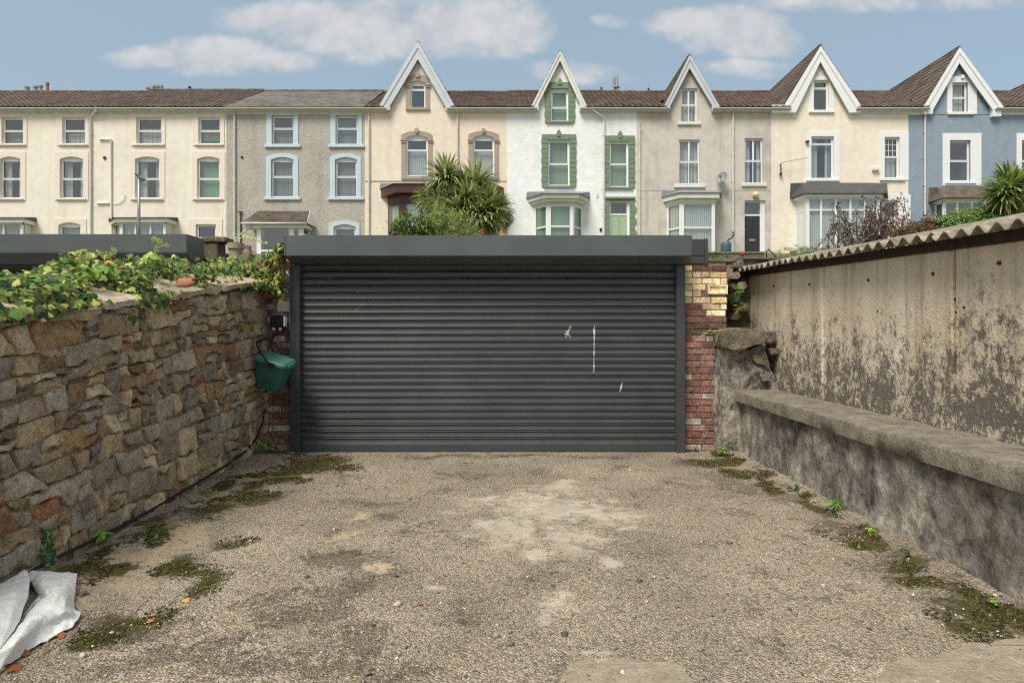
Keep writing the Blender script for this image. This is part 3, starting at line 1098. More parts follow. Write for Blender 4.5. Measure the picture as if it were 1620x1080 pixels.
shut = MB()
sx0, sx1 = P(476, 0, 7.3).x, P(1069, 0, 7.3).x
shut.box(sx0, sx1, 7.335, 7.35, 0.0, 2.16)
shut = shut.build('roller_door', M_black, garage)
pitch = 0.0797
prof = [(0.0, 0.030), (0.003, 0.020), (0.006, 0.009), (0.0095, 0.003), (0.013, 0.0), (0.0165, 0.0015), (0.019, 0.007), (0.021, 0.0125), (0.030, 0.0135), (0.042, 0.0125), (0.056, 0.0098), (0.068, 0.0065), (0.0765, 0.003), (0.0785, 0.012), (0.0795, 0.030)]
sl = MB()
sl.grid([[(x, 7.30 + d, -z) for x in (sx0, sx1)] for z, d in prof])
slat0 = sl.build('slat', M_shut, shut, smooth=True, local=True, autosmooth=40)
n_sl = 26
for i in range(n_sl):
    o = slat0 if i == 0 else slat0.copy()
    if i:
        COL.objects.link(o)
    o.location = Vector((random.uniform(-.001, .001), random.uniform(-.0012, .0012), 2.165 - i * pitch)) - ORG[garage.name]
b = MB(); b.box(sx0, sx1, 7.298, 7.334, 0.004, 2.165 - n_sl * pitch - 0.002)
bevel(b.build('bottom_bar', M_rail, shut), 0.004)
b = MB(); b.box(sx0, sx1, 7.29, 7.33, -0.01, 0.003); b.build('rubber_seal', M_black, shut)

# brick piers either side of the door
YEL = ['#cfbb94', '#c6b086', '#d8c7a4', '#c2aa80', '#d2c09a', '#b8a380']
REDB = ['#7c5a50', '#876054', '#6e524a', '#785850', '#8c6456', '#665049', '#866a60', '#938880']


def pal_right(x, z):
    edge = P(0, 487, 7.36).z + (0.03 if x < 2.25 else -0.07)
    if z > edge:
        return random.choice(YEL if random.random() > .1 else ['#5c4038'])
    if z > edge - 0.28:
        return random.choice(['#634b42', '#705248', '#5c463e'])
    return random.choice(REDB)


pr = MB(); pr.box(2.0, P(1149, 0, 7.37).x, 7.376, 7.8, -0.05, P(0, 415, 7.37).z)
pr = pr.build('brick_pier', M_bmortar, garage)
hx, hz = P(1135, 0, 7.36).x, P(0, 457, 7.36).z
lay_bricks(pr, 2.0, P(1151, 0, 7.36).x, 0.0, P(0, 415, 7.36).z, 7.362, pal_right, skip=lambda x, z: abs(x - hx) < 0.15 and abs(z - hz) < 0.06)
vb = MB()   # the wide frogged brick set on edge
vx0, vx1, vz0, vz1 = P(1120, 0, 7.36).x, P(1151, 0, 7.36).x, P(0, 465, 7.36).z, P(0, 450, 7.36).z
for (a0, a1, c0, c1) in ((vx0, vx1, vz0, vz0 + .018), (vx0, vx1, vz1 - .018, vz1), (vx0, vx0 + .02, vz0 + .018, vz1 - .018), (vx1 - .02, vx1, vz0 + .018, vz1 - .018)):
    vb.box(a0, a1, 7.352, 7.42, c0, c1)
vb.box(vx0 + .02, vx1 - .02, 7.372, 7.42, vz0 + .018, vz1 - .018)
o = vb.build('frogged_brick', M_brick, pr); o.color = lin('#cdbd98')
capm = MB(); capm.box(P(1108, 0, 7.36).x, P(1166, 0, 7.36).x, 7.36, 7.85, P(0, 415, 7.36).z + .002, P(0, 408, 7.36).z)
bevel(capm.build('cement_cap', M_cement, pr), 0.01)

pl = MB(); pl.box(-2.92, -2.552, 7.376, 7.8, -0.05, 2.12)
pl = pl.build('brick_pier', M_bmortar, garage)
lay_bricks(pl, -2.90, -2.552, 0.0, 2.08, 7.362, lambda x, z: random.choice(REDB + ['#7d6a5c', '#b3a9a0']))
b = MB(); b.box(P(460.5, 0, 7.3).x - 0.012, P(461, 0, 7.3).x - 0.002, 7.27, 7.33, P(0, 522, 7.3).z, P(0, 424, 7.3).z)
b.build('white_seal_strip', M_pvc, garage)

# small things fixed to the pier on the left of the door
jb = thing('junction_box', 'cream square junction box fixed high on the brick pier beside the roller door', 'junction box', tuple(P(449, 485, 7.32)))
b = MB(); b.box(P(438, 0, 7.3).x, P(460, 0, 7.3).x, 7.30, 7.36, P(0, 493, 7.3).z, P(0, 477, 7.3).z)
bevel(b.build('box_lid', M_offwhite, jb), 0.008, 2)
fl = thing('floodlight', 'small black sensor floodlight on the brick pier under the cream box', 'floodlight', tuple(P(439, 508, 7.25)))
b = MB(); b.box(P(428, 0, 7.2).x, P(449, 0, 7.2).x, 7.17, 7.25, P(0, 517, 7.2).z, P(0, 499, 7.2).z)
bevel(b.build('lamp_body', M_black, fl), 0.012, 2)
b = MB(); b.box(P(449.5, 0, 7.2).x, P(452, 0, 7.2).x, 7.18, 7.24, P(0, 516, 7.2).z, P(0, 500, 7.2).z)
b.build('lamp_rim', M_offwhite, fl)
b = MB(); b.box(P(436, 0, 7.3).x, P(444, 0, 7.3).x, 7.25, 7.36, P(0, 521, 7.3).z, P(0, 512, 7.3).z); b.build('bracket', M_black, fl)
for px in (433, 443):
    b = MB(); c = P(px, 520, 7.22); b.tube([c + Vector((0, 0, .014)), c - Vector((0, 0, .014))], .02, 10); b.build('sensor_eye', M_offwhite, fl, smooth=True, autosmooth=40)

# ------------------------------------------------------------------ rubble wall
wall = thing('stone_wall', 'long rubble stone wall running along the drive, overgrown with ivy on top', 'stone wall', (-2.75, 5.0, 0))
core = MB()
us = np.arange(0.4, 7.42, 0.06)
rows = []
for uu in us:
    tp = wall_top(uu)
    rows.append([(wall_face(uu, z) - 0.006 + 0.022 * fbm(uu * 5, z * 5, 2.0) - 0.004 - 0.010 * min(1, z), uu, z) for z in np.linspace(-0.1, tp, 34)]
                + [(wall_face(uu, tp) - 0.25, uu, tp + 0.03), (wall_face(uu, tp) - 0.5, uu, tp), (wall_face(uu, tp) - 0.55, uu, -0.1)])
core.grid([list(r) for r in zip(*rows)])
core.build('mortar_core', M_mortar, wall, smooth=True)

STONE_COLS = ['#a0927b', '#958a78', '#a89a82', '#8d8272', '#948367', '#9a896d', '#857866', '#8f8070', '#a39476', '#7a7063', '#8c7a63', '#83705a', '#87704f', '#9c8462', '#8f887a', '#a89a80', '#7d6650', '#9a8d7a', '#847c6c']
VIVID = ['#8f6a4c', '#8a6a50', '#83604a']


def chaikin(poly, k=0.22):
    out = []
    n = len(poly)
    for i in range(n):
        a, c = poly[i], poly[(i + 1) % n]
        out.append((a[0] * (1 - k) + c[0] * k, a[1] * (1 - k) + c[1] * k))
        out.append((a[0] * k + c[0] * (1 - k), a[1] * k + c[1] * (1 - k)))
    return out


def stone_from_poly(poly, mapping, gap, bulge, back, name='stone', parent=None, mb=None):
    """a stone filling the polygon (u, v); mapping(u, v, d) gives the place at d proud of the face"""
    pts = []
    n = len(poly)
    cu = sum(p[0] for p in poly) / n
    cv = sum(p[1] for p in poly) / n
    for i in range(n):
        a, c = poly[i], poly[(i + 1) % n]
        pts.append(a)
        el = math.hypot(c[0] - a[0], c[1] - a[1])
        for q in range(max(1, int(el / 0.09))):
            f = (q + 1) / (int(el / 0.09) + 1) if int(el / 0.09) else .5
            jit = min(el, .2) * 0.07
            pts.append((a[0] + (c[0] - a[0]) * f + random.gauss(0, jit * .8), a[1] + (c[1] - a[1]) * f + random.gauss(0, jit * .8)))
    pts = chaikin(pts, random.uniform(0.06, 0.2))
    n = len(pts)
    w = max(p[0] for p in pts) - min(p[0] for p in pts)
    h = max(p[1] for p in pts) - min(p[1] for p in pts)
    tu, tv = random.gauss(0, .10), random.gauss(0, .10)
    seed = random.uniform(0, 99)
    rings = []
    for (sc, dd) in ((None, -back), (None, -0.006), (0.006, 0.6), (0.022, 1.0), (0.5, 1.1)):
        ring = []
        for (a, c) in pts:
            du, dv = a - cu, c - cv
            ln = math.hypot(du, dv) + 1e-6
            if sc is None: k = max(0.3, 1 - gap / ln)
            elif sc < .5: k = max(0.25, 1 - (gap + sc) / ln)
            else: k = 0.45
            pu, pv = cu + du * k, cv + dv * k
            d = dd
            if sc is not None:
                d = dd * bulge + (du * k * tu + dv * k * tv) + 0.009 * fbm(pu * 12 + seed, pv * 12, seed) + 0.005 * fbm(pu * 34 + seed, pv * 34, seed)
            ring.append(mapping(pu, pv, d))
        rings.append(ring)
    mb = MB() if mb is None else mb
    k0 = len(mb.v)
    for r in rings:
        mb.v += [tuple(p) for p in r]
    mb.v.append(tuple(mapping(cu, cv, bulge * 1.1 + 0.008 * fbm(cu * 13 + seed, cv * 13, seed))))
    for i in range(len(rings) - 1):
        for j in range(n):
            j2 = (j + 1) % n
            mb.f.append((k0 + i * n + j, k0 + i * n + j2, k0 + (i + 1) * n + j2, k0 + (i + 1) * n + j)); mb.m.append(0)
    L = k0 + (len(rings) - 1) * n
    for j in range(n):
        mb.f.append((L + j, L + (j + 1) % n, k0 + len(rings) * n)); mb.m.append(0)
    return mb


def colour_stone(o, cols, vary=0.2):
    c = lin(random.choice(cols))
    k = random.uniform(1 - vary, 1 + vary)
    o.color = (c[0] * k, c[1] * k, c[2] * k, 1)


# courses of uneven height, split into uneven blocks, then warped so that no joint runs true
def warp(uu, vv):
    return (uu + 0.04 * fbm(uu * 2.2, vv * 2.2, 5.0, 2) + 0.012 * fbm(uu * 5, vv * 5, 8.0, 1),
            vv + 0.06 * fbm(uu * 1.3, vv * 1.5, 11.0, 2) + 0.012 * fbm(uu * 5, vv * 5, 14.0, 1))


cells = []
U0, U1 = 2.85, 7.36
courses = []
f = 0.02
while f < 0.99:
    h = random.choice((0.085, 0.10, 0.115, 0.13, 0.075))
    if f + h > 0.95: h = 1.0 - f
    courses.append((f, min(1.0, f + h)))
    f += h
for ci, (fa, fb) in enumerate(courses):
    uu = U0 - random.uniform(0, .2)
    while uu < U1:
        wd = random.choice((.13, .17, .2, .24, .28, .33, .38)) * (0.85 if uu > 6.3 else 1.0)
        e = min(uu + wd, U1 + 0.05)
        sl0, sl1 = random.gauss(0, .018), random.gauss(0, .018)
        r = random.random()
        if r < 0.46:
            cells.append((uu, e, fa, fb))
        elif r < 0.74:
            m_ = fa + (fb - fa) * random.uniform(.35, .65)
            k = uu + (e - uu) * random.uniform(.3, .7)
            cells.append((uu, e, m_, fb)) if random.random() < .5 or wd < .25 else cells.extend([(uu, k, m_, fb), (k, e, m_, fb)])
            k = uu + (e - uu) * random.uniform(.3, .7)
            cells.append((uu, e, fa, m_)) if random.random() < .5 or wd < .25 else cells.extend([(uu, k, fa, m_), (k, e, fa, m_)])
        else:
            k = uu + (e - uu) * random.uniform(.35, .65)
            m_ = fa + (fb - fa) * random.uniform(.35, .65)
            cells.append((uu, k, fa, fb))
            cells.extend([(k, e, fa, m_), (k, e, m_, fb)])
        uu = e


def wall_map(uu, vv, d):
    return (wall_face(uu, vv) + d, uu, vv)


n_st = 0
extra = MB()
for (a, e, fa, fb) in sorted(cells, key=lambda c: -(c[1] - c[0]) * (c[3] - c[2])):
    t1 = wall_top(a) - 0.02
    t2 = wall_top(e) - 0.02
    s1, s2 = random.gauss(0, .03), random.gauss(0, .03)
    v1_, v2_ = random.gauss(0, .008), random.gauss(0, .008)
    poly = [(a + s1, fa * t1 + v1_), (e + s2, fa * t2 - v2_), (e - s2, fb * t2 + v2_), (a - s1, fb * t1 - v1_)]
    poly = [warp(*p) for p in poly]
    poly = [(min(max(p[0], 2.6), 7.37), min(max(p[1], -0.02), wall_top(p[0]) - 0.015)) for p in poly]
    gap = random.uniform(.004, .012)
    mb = stone_from_poly(poly, wall_map, gap, random.uniform(.004, .020), 0.07, mb=None if n_st < 300 else extra)
    if n_st < 300:
        o = fix_normals(mb.build('stone', M_stone, wall, smooth=True))
        o.data.set_sharp_from_angle(angle=R(26))
        colour_stone(o, STONE_COLS if random.random() > .05 else VIVID)
        n_st += 1
# the run of wall that comes on past the picture's edge
uu = 0.5
for (fa, fb) in courses:
    uu = 0.5
    while uu < U0 - .1:
        e = min(uu + random.uniform(.2, .45), U0 - .02)
        poly = [warp(*p) for p in ((uu, fa * wall_top(uu)), (e, fa * wall_top(e)), (e, fb * wall_top(e)), (uu, fb * wall_top(uu)))]
        stone_from_poly(poly, wall_map, .01, .03, .07, mb=extra)
        uu = e
o = fix_normals(extra.build('rubble', M_stone, wall, smooth=True, kind='stuff'))
o.color = lin('#776a58')


# flat capping stones, tilted and broken
def slab(poly3, th, name, mat, parent, col):
    """poly3: points (x, y, z) of the top face, roughly level"""
    mb = MB()
    pts = []
    n = len(poly3)
    for i in range(n):
        a, c = Vector(poly3[i]), Vector(poly3[(i + 1) % n])
        for q in range(4):
            p = a.lerp(c, q / 4)
            pts.append(p + Vector((random.gauss(0, .010), random.gauss(0, .010), random.gauss(0, .004))))
    n = len(pts)
    c0 = sum(pts, Vector()) / n
    top_in = [c0.lerp(p, .8) + Vector((0, 0, .006 + random.gauss(0, .003))) for p in pts]
    bot = [p - Vector((0, 0, th * random.uniform(.8, 1.2))) for p in pts]
    k = 0
    mb.v = [tuple(p) for p in top_in + pts + bot]
    mb.f.append(tuple(range(n)))
    for j in range(n):
        j2 = (j + 1) % n
        mb.f.append((j, n + j, n + j2, j2)); mb.f.append((n + j, 2 * n + j, 2 * n + j2, n + j2))
    mb.f.append(tuple(2 * n + j for j in reversed(range(n))))
    mb.m = [0] * len(mb.f)
    o = fix_normals(mb.build(name, mat, parent))
    o.color = (*lin(col)[:3], 1)
    return o


for (ya, yb, over, wdt, dz, col) in ((2.2, 3.0, .06, .5, .03, '#8d816c'), (3.02, 3.72, .05, .45, .02, '#94886f'), (3.76, 4.25, .05, .45, .015, '#9a8d76'), (4.3, 4.86, .09, .42, .03, '#a29681'), (4.88, 5.12, .07, .3, .035, '#9a8e7a'),
                                   (5.2, 5.72, .10, .45, .03, '#8e836f'), (5.74, 6.1, .07, .4, .05, '#9c8f79'), (6.14, 7.12, .10, .55, .055, '#a0907a')):
    za, zb2 = wall_top(ya) + dz, wall_top(yb) + dz + random.uniform(-.01, .02)
    xa, xb = wall_face(ya, za), wall_face(yb, zb2)
    slab([(xa + over + random.uniform(-.03, .02), ya, za), (xb + over + random.uniform(-.03, .02), yb, zb2), (xb - wdt, yb + random.uniform(-.05, .05), zb2 + .10), (xa - wdt, ya + random.uniform(-.05, .05), za + .10)], .045, 'coping_stone', M_stone, wall, col)
# a few loose bedding stones under the caps
for ya in (4.0, 4.5, 5.0, 5.35, 5.6, 6.0, 6.3):
    z = wall_top(ya) - 0.02
    x = wall_face(ya, z)
    slab([(x + .035, ya, z), (x + .03, ya + .22, z + .02), (x - .3, ya + .22, z + .02), (x - .3, ya, z)], .035, 'coping_stone', M_stone, wall, random.choice(STONE_COLS))

# ------------------------------------------------------------------ garage next door, seen over the ivy
ng = thing('garage', 'neighbouring garage with dark grey shutter box showing above the ivy, beyond the stone wall', 'garage', (-6.0, 7.3, 0))
b = MB(); b.box(-9.5, -3.76, 7.42, 13.15, -0.1, 2.3); b.build('wall', M_bmortar, ng)
b = MB()
prof = [(7.0, 2.468), (7.0, 2.262), (7.12, 2.15), (7.40, 2.15), (7.40, 2.468)]
b.prism([(-9.6, y, z) for y, z in prof], (6.0, 0, 0))
nb_ = fix_normals(b.build('shutter_box', M_anth, ng)); bevel(nb_, 0.006, 2)
for (yy, zz) in ((7.12, 2.38), (7.12, 2.30), (7.22, 2.38), (7.22, 2.30)):
    b = MB(); b.tube([(-3.602, yy, zz), (-3.594, yy, zz)], .009, 8); b.build('screw', M_galv, nb_)
b = MB()
rows = []
for i in range(27):
    for z, d in ((0, .02), (.013, 0), (.03, .013), (.07, .005), (.0795, .02)):
        rows.append([(x, 7.34 + d, 2.16 - i * .0797 - z) for x in (-9.4, -3.95)])
b.grid(rows)
b.build('roller_door', M_shut, ng)
for xa in (-9.5, -3.94):
    b = MB(); b.box(xa, xa + .13, 7.30, 7.40, 0, 2.15); b.build('guide_rail', M_anth, ng)
b = MB(); b.box(-9.5, -3.75, 7.42, 13.2, 2.30, 2.40); b.build('roof', M_felt, ng)

# ------------------------------------------------------------------ low rendered wall with concrete coping
lw = thing('low_wall', 'low stained rendered wall with thick concrete coping, running beside the concrete shed', 'low wall', (2.75, 4.5, 0))
WX = 2.56
b = MB()
ys_ = np.arange(0.2, 7.32, 0.06)
b.grid([[(WX + 0.035 * fbm(y * 1.6, z * 1.6, 3.3) + 0.022 * fbm(y * 5, z * 6, 7.7) - 0.05 * max(0, (0.18 - z)), y, z) for y in ys_] for z in np.linspace(-0.1, 0.60, 14)])
b.box(WX + 0.06, 2.93, 0.2, 7.3, -0.1, 0.60)
b.build('rendered_face', M_lowwall, lw, smooth=True, autosmooth=50)
b = MB()
rows = []
for y in np.arange(0.2, 7.16, 0.08):
    e = 0.010 * fbm(y * 3, 1.0, 0.5) + 0.006 * fbm(y * 11, 2.0, .5)
    dzt = 0.008 * fbm(y * 2, 5.0, .5)
    z1 = 0.735 + dzt
    r = [(2.95, y, 0.602), (WX - 0.03 + e, y, 0.602 + .01 * fbm(y * 5, 9, .5)), (WX - 0.055 + e, y, 0.610), (WX - 0.06 + e, y, z1 - 0.018), (WX - 0.053 + e, y, z1 - 0.004), (WX - 0.035 + e, y, z1)]
    r += [(xx, y, z1 + 0.006 * fbm(xx * 9, y * 6, 2.2) + 0.004) for xx in (2.66, 2.78, 2.9, 2.975)]
    rows.append(r)
b.grid(rows)
b.face(list(reversed(rows[-1])))
b.build('coping', M_coping, lw, smooth=True, autosmooth=60)

# broken rendered pier where the low wall meets the garage
bp = thing('broken_pier', 'broken cement rendered pier with loose slab on top, between brick pier and concrete shed', 'pier', (2.55, 7.2, 0))


def rough_block(name, prof, y0, y1, mat, parent, amp=0.03, sub=3, seed=0.0):
    """a rough mass: the outline prof (x, z) swept from y0 to y1, then knocked about"""
    bm = bmesh.new()
    f_ = [bm.verts.new((x, y0, z)) for x, z in prof]
    k_ = [bm.verts.new((x, y1, z)) for x, z in prof]
    n = len(prof)
    bm.faces.new(f_); bm.faces.new(list(reversed(k_)))
    for i in range(n):
        j = (i + 1) % n
        bm.faces.new((f_[j], f_[i], k_[i], k_[j]))
    bmesh.ops.triangulate(bm, faces=bm.faces)
    bmesh.ops.recalc_face_normals(bm, faces=bm.faces)
    for _ in range(sub):
        bmesh.ops.subdivide_edges(bm, edges=[e for e in bm.edges if e.calc_length() > 0.05], cuts=1, use_grid_fill=True)
        bmesh.ops.triangulate(bm, faces=bm.faces)
    bmesh.ops.smooth_vert(bm, verts=bm.verts, factor=0.2, use_axis_x=True, use_axis_y=True, use_axis_z=True)
    bm.normal_update()
    for vv in bm.verts:
        c = vv.co
        vv.co = c + vv.normal * (amp * fbm(c.x * 4 + seed, c.y * 4, c.z * 4) + amp * .5 * fbm(c.x * 13 + seed, c.y * 13, c.z * 13) + amp * .35 * fbm(c.x * 31 + seed, c.y * 31, c.z * 31))
    off = ORG[parent.name]
    for vv in bm.verts: vv.co -= off
    me = bpy.data.meshes.new(name)
    bm.to_mesh(me); bm.free()
    me.polygons.foreach_set('use_smooth', [True] * len(me.polygons))
    me.set_sharp_from_angle(angle=R(22))
    me.materials.append(mat)
    o = link(bpy.data.objects.new(name, me)); o.parent = parent; ORG[o.name] = off
    return o


def px_prof(pts, Y): return [(P(x, y, Y).x, P(x, y, Y).z) for x, y in pts]


rough_block('pier_mass', px_prof([(1140, 725), (1138, 600), (1142, 548), (1176, 552), (1204, 562), (1216, 590), (1236, 618), (1180, 628), (1172, 725)], 7.15), 7.1, 7.42, M_lowwall, bp, .03, 4)
rough_block('pier_slab', px_prof([(1142, 548), (1143, 524), (1165, 519), (1205, 520), (1206, 541), (1186, 549), (1165, 555)], 7.05), 6.98, 7.4, M_cement, bp, .018, 4, 5.0)
rough_block('pier_slab', px_prof([(1203, 542), (1204, 524), (1224, 523), (1229, 532), (1222, 542)], 7.1), 7.06, 7.4, M_lowwall, bp, .02, 3, 9.0)
for (cx_, cy_, r_, sd) in ((1222, 556, 8, 3), (1208, 598, 7, 4)):
    rough_block('pier_stone', px_prof([(cx_ - r_, cy_ - r_ * .5), (cx_ - r_ * .3, cy_ - r_ * .8), (cx_ + r_, cy_ - r_ * .6), (cx_ + r_ * .9, cy_ + r_ * .5), (cx_ - r_ * .7, cy_ + r_ * .7)], 7.1), 7.04, 7.2, M_cement, bp, .012, 3, sd * 3.3)
rough_block('pier_stone', px_prof([(1180, 556), (1204, 544), (1214, 572), (1218, 578), (1196, 574)], 7.1), 7.08, 7.4, M_cement, bp, .02, 3, 13.0)

# rubble bank filling the corner behind the pier
rb = thing('retaining_wall', 'dark broken rubble wall in the gap between yellow brick pier and concrete shed', 'retaining wall', (2.8, 7.9, 0))
b = MB()
b.grid([[(x, 7.95 + .09 * fbm(x * 4, z * 4, 1.5) + .04 * fbm(x * 12, z * 12, 4) + max(0, z - 1.9) * .4, z) for x in np.arange(2.3, 4.3, .05)] for z in np.arange(-0.1, 2.32, .05)])
b.grid([[(x, 7.95 + (y_ - 7.95), 2.3 + .03 * fbm(x * 3, y_ * 3)) for x in np.arange(2.3, 4.3, .25)] for y_ in (8.05, 8.6, 9.5, 13.2)])
b.build('rubble_face', M_cement, rb, smooth=True)
for (px, py, s) in ((1166, 418, 9), (1160, 436, 8), (1170, 452, 9), (1158, 470, 8), (1172, 486, 9), (1160, 500, 8), (1174, 426, 6), (1156, 452, 5)):
    c = P(px, py, 7.9)
    rr = s * .0079
    rough_block('stone', [(c.x - rr, c.z - rr * .7), (c.x - rr * .6, c.z + rr * .6), (c.x + rr * .5, c.z + rr * .7), (c.x + rr, c.z - rr * .2), (c.x + rr * .3, c.z - rr * .8)], 7.80, 7.98, M_stone, rb, .012, 2, px).color = lin(random.choice(['#7d7364', '#5f574c', '#8d8372']))

# ------------------------------------------------------------------ concrete shed
SX = 2.98
sh = thing('concrete_shed', 'stained concrete panel shed with corrugated cement roof behind the low wall', 'shed', (4.0, 5.5, 0))


def shed_top(y): return 1.935 + 0.034 * (y - 3.6)


edges = [0.66, 1.56, 2.46, 3.355, 4.255, 5.15, 6.04, 6.94, 7.95]
for i in range(len(edges) - 1):
    y0, y1 = edges[i], edges[i + 1]
    dx_ = [0, .003, -.002, .002, 0, .003, .001, .006][i]
    b = MB()
    ga = 0.0015
    gb = [0.0015, 0.012][i in (2, 4, 6)]; ga = [0.0015, 0.012][i in (2, 4, 6) and 0]
    if i in (3, 5): ga = 0.012
    rows = []
    for y in np.linspace(y0 + ga, y1 - ga, 12):
        rows.append([(SX + dx_ + 0.004 * fbm(y * 2, z * 2, 1) + .003 * math.sin(y * 7), y, z) for z in np.linspace(-0.1, shed_top(y), 14)])
    b.grid(rows)
    b.grid([[r[-1] for r in rows], [(SX + .07, r[-1][1], r[-1][2]) for r in rows]])
    b.grid([[(SX + .07, p[1], p[2]) for p in rows[0]], rows[0]])
    b.grid([rows[-1], [(SX + .07, p[1], p[2]) for p in rows[-1]]])
    fix_normals(b.build('panel', M_shed, sh, smooth=True, autosmooth=40))
b = MB(); b.box(SX + .075, SX + .12, 0.66, 7.95, -0.1, 2.0); b.build('inner_lining', M_felt, sh)
b = MB(); b.box(SX + .12, 5.6, 7.85, 7.93, -0.1, 2.1); b.box(SX + .12, 5.6, 0.66, 0.74, -0.1, 1.9); b.box(5.52, 5.6, 0.74, 7.85, -0.1, 2.5); b.build('end_wall', M_shed, sh)
for y in (4.255, 6.04, 2.46):
    b = MB(); b.box(SX - .014, SX + .05, y - .0 + .008, y + .062, -0.1, shed_top(y) - .01)
    bevel(b.build('post', M_shed, sh), .006)
for (px, py) in ((1222, 452), (1279, 450), (1372, 443), (1474, 433), (1578, 416), (1509, 473), (1511, 494), (1511, 564), (1523, 486), (1387, 492)):
    Y = (SX - .01) * F / (px - 810)
    c = P(px, py, Y)
    rr = .013 if py < 460 else .007
    b = MB(); b.tube([(SX - .006, c.y, c.z), (SX + .02, c.y, c.z)], [rr, rr], 10)
    b.build('bolt', M_rust if py < 460 else M_black, sh, smooth=True, autosmooth=40)
# corrugated sheets: each overlaps the next
slope = 0.19
EX = 2.80


def eave_z(y): return 1.972 + 0.034 * (y - 3.457)


# timber plate under the sheets, with their shadow painted into its dark brown
b = MB()
for (ya, yb) in ((0.5, 2.9), (2.9, 5.4), (5.4, 8.0)):
    dz = random.uniform(-.01, .01)
    b.prism([(SX - .02, ya, shed_top(ya) - .005), (SX - .02, ya, eave_z(ya) + (SX - EX) * slope - .008), (SX + .08, ya, eave_z(ya) + (SX + .08 - EX) * slope - .008), (SX + .08, ya, shed_top(ya) - .005)], (0, yb - ya - .004, shed_top(yb) - shed_top(ya)))
fix_normals(b.build('wall_plate', M_timber, sh))
PIT = 0.15
y = 8.08
k = 0
while y > 0.5:
    n_w = 6 if k % 2 else 7
    y1 = y
    y0 = y - n_w * PIT
    rows_t, rows_b = [], []
    xs_ = [EX + random.uniform(-.012, .012)] + list(np.linspace(EX + .3, 5.7, 5))
    lift = 0.006 * (k % 2) + random.uniform(0, .004)
    tilt = random.uniform(-.006, .006)
    yy = np.arange(y1 + .03, y0 - .0301, -PIT / 10)
    for x in xs_:
        rt, rb_ = [], []
        for q in yy:
            xo = 0.010 * fbm(q * 3, k, .3) if x < EX + .1 else 0
            zc = eave_z(q) + (x - EX) * slope + 0.026 * math.cos(2 * math.pi * (q - .04) / PIT) + 0.026 + lift + tilt * (q - y0)
            rt.append((x + xo, q, zc + .007)); rb_.append((x + xo, q, zc))
        rows_t.append(rt); rows_b.append(rb_)
    b = MB()
    b.grid(rows_t); b.grid(list(reversed(rows_b)))
    b.grid([rows_b[0], rows_t[0]]); b.grid([rows_t[-1], rows_b[-1]])
    b.grid([[r[0] for r in rows_t], [r[0] for r in rows_b]]); b.grid([[r[-1] for r in rows_b], [r[-1] for r in rows_t]])
    fix_normals(b.build('roof_sheet', M_asb, sh, smooth=True, autosmooth=35))
    y = y0
    k += 1

# ------------------------------------------------------------------ the terrace
Y0 = 34.0            # house fronts
GZ = 5.3             # ground at the house fronts
EAVE_PY = 171.0


def X0(px): return (px - 810) * Y0 / F
def Z0(py): return EYE + (HZ - py) * Y0 / F


def plate(mb, outer, holes, y, th, back=False):
    """upright plate with holes: polygons in (x, z), front at y, edges running back th"""
    polys = [[Vector((a, c, 0)) for a, c in outer]] + [[Vector((a, c, 0)) for a, c in h] for h in holes]
    flat = [p for q in polys for p in q]
    tris = tessellate_polygon(polys)
    k = len(mb.v)
    mb.v += [(p.x, y, p.y) for p in flat]
    for t in tris:
        mb.f.append(tuple(k + i for i in t)); mb.m.append(mb.mi)
    n = len(flat)
    mb.v += [(p.x, y + th, p.y) for p in flat]
    i = 0
    for q in polys:
        m = len(q)
        for j in range(m):
            a, c = k + i + j, k + i + (j + 1) % m
            mb.f.append((a, c, c + n, a + n)); mb.m.append(mb.mi)
        i += m


def rect(x0, y0, x1, y1):
    """picture rectangle -> (x, z) polygon on the house fronts"""
    return [(X0(x0), Z0(y1)), (X0(x1), Z0(y1)), (X0(x1), Z0(y0)), (X0(x0), Z0(y0))]


def arch(x0, y0, x1, y1, rise, n=8):
    if not rise:
        return rect(x0, y0, x1, y1)
    pts = [(X0(x0), Z0(y1)), (X0(x1), Z0(y1))]
    for i in range(n + 1):
        t = i / n
        x = x1 + (x0 - x1) * t
        yy = y0 + rise * (2 * t - 1) ** 2
        pts.append((X0(x), Z0(yy)))
    return pts


def hex_ribs(mb, e0, e1, r0, r1, ribs=True, period=0.29, course=0.33, amp=0.035):
    """tiled slope from the eave e0-e1 up to the ridge r0-r1"""
    e0, e1, r0, r1 = map(Vector, (e0, e1, r0, r1))
    nrm = (e1 - e0).cross(r0 - e0).normalized()
    if nrm.z < 0: nrm = -nrm
    L = max((e1 - e0).length, .01)
    S = (r0 - e0).length
    nx = max(2, int(L / period)) * (5 if ribs else 3)
    ny = max(2, int(S / course))
    prof = [0.0, .35, .9, 1.0, .5] if ribs else [0, 0, 0]
    rows = []
    for j in range(ny):
        for f in (0.0, 0.985):
            t = (j + f) / ny
            lift = 0.028 * (1 - f) if ribs else 0.014 * (1 - f)
            row = []
            for i in range(nx + 1):
                s_ = i / nx
                p = e0.lerp(e1, s_).lerp(r0.lerp(r1, s_), t)
                row.append(p + nrm * (amp * prof[i % len(prof)] + lift + 0.012 * fbm(p.x * .8, p.y * .8, p.z)))
            rows.append(row)
    mb.grid(rows)


RIDGE_Y = 39.2
RIDGE_Z = EYE + (HZ - 146) * RIDGE_Y / F
EAVE_Y = 33.68
EAVE_Z = EYE + (HZ - EAVE_PY + 1.5) * EAVE_Y / F


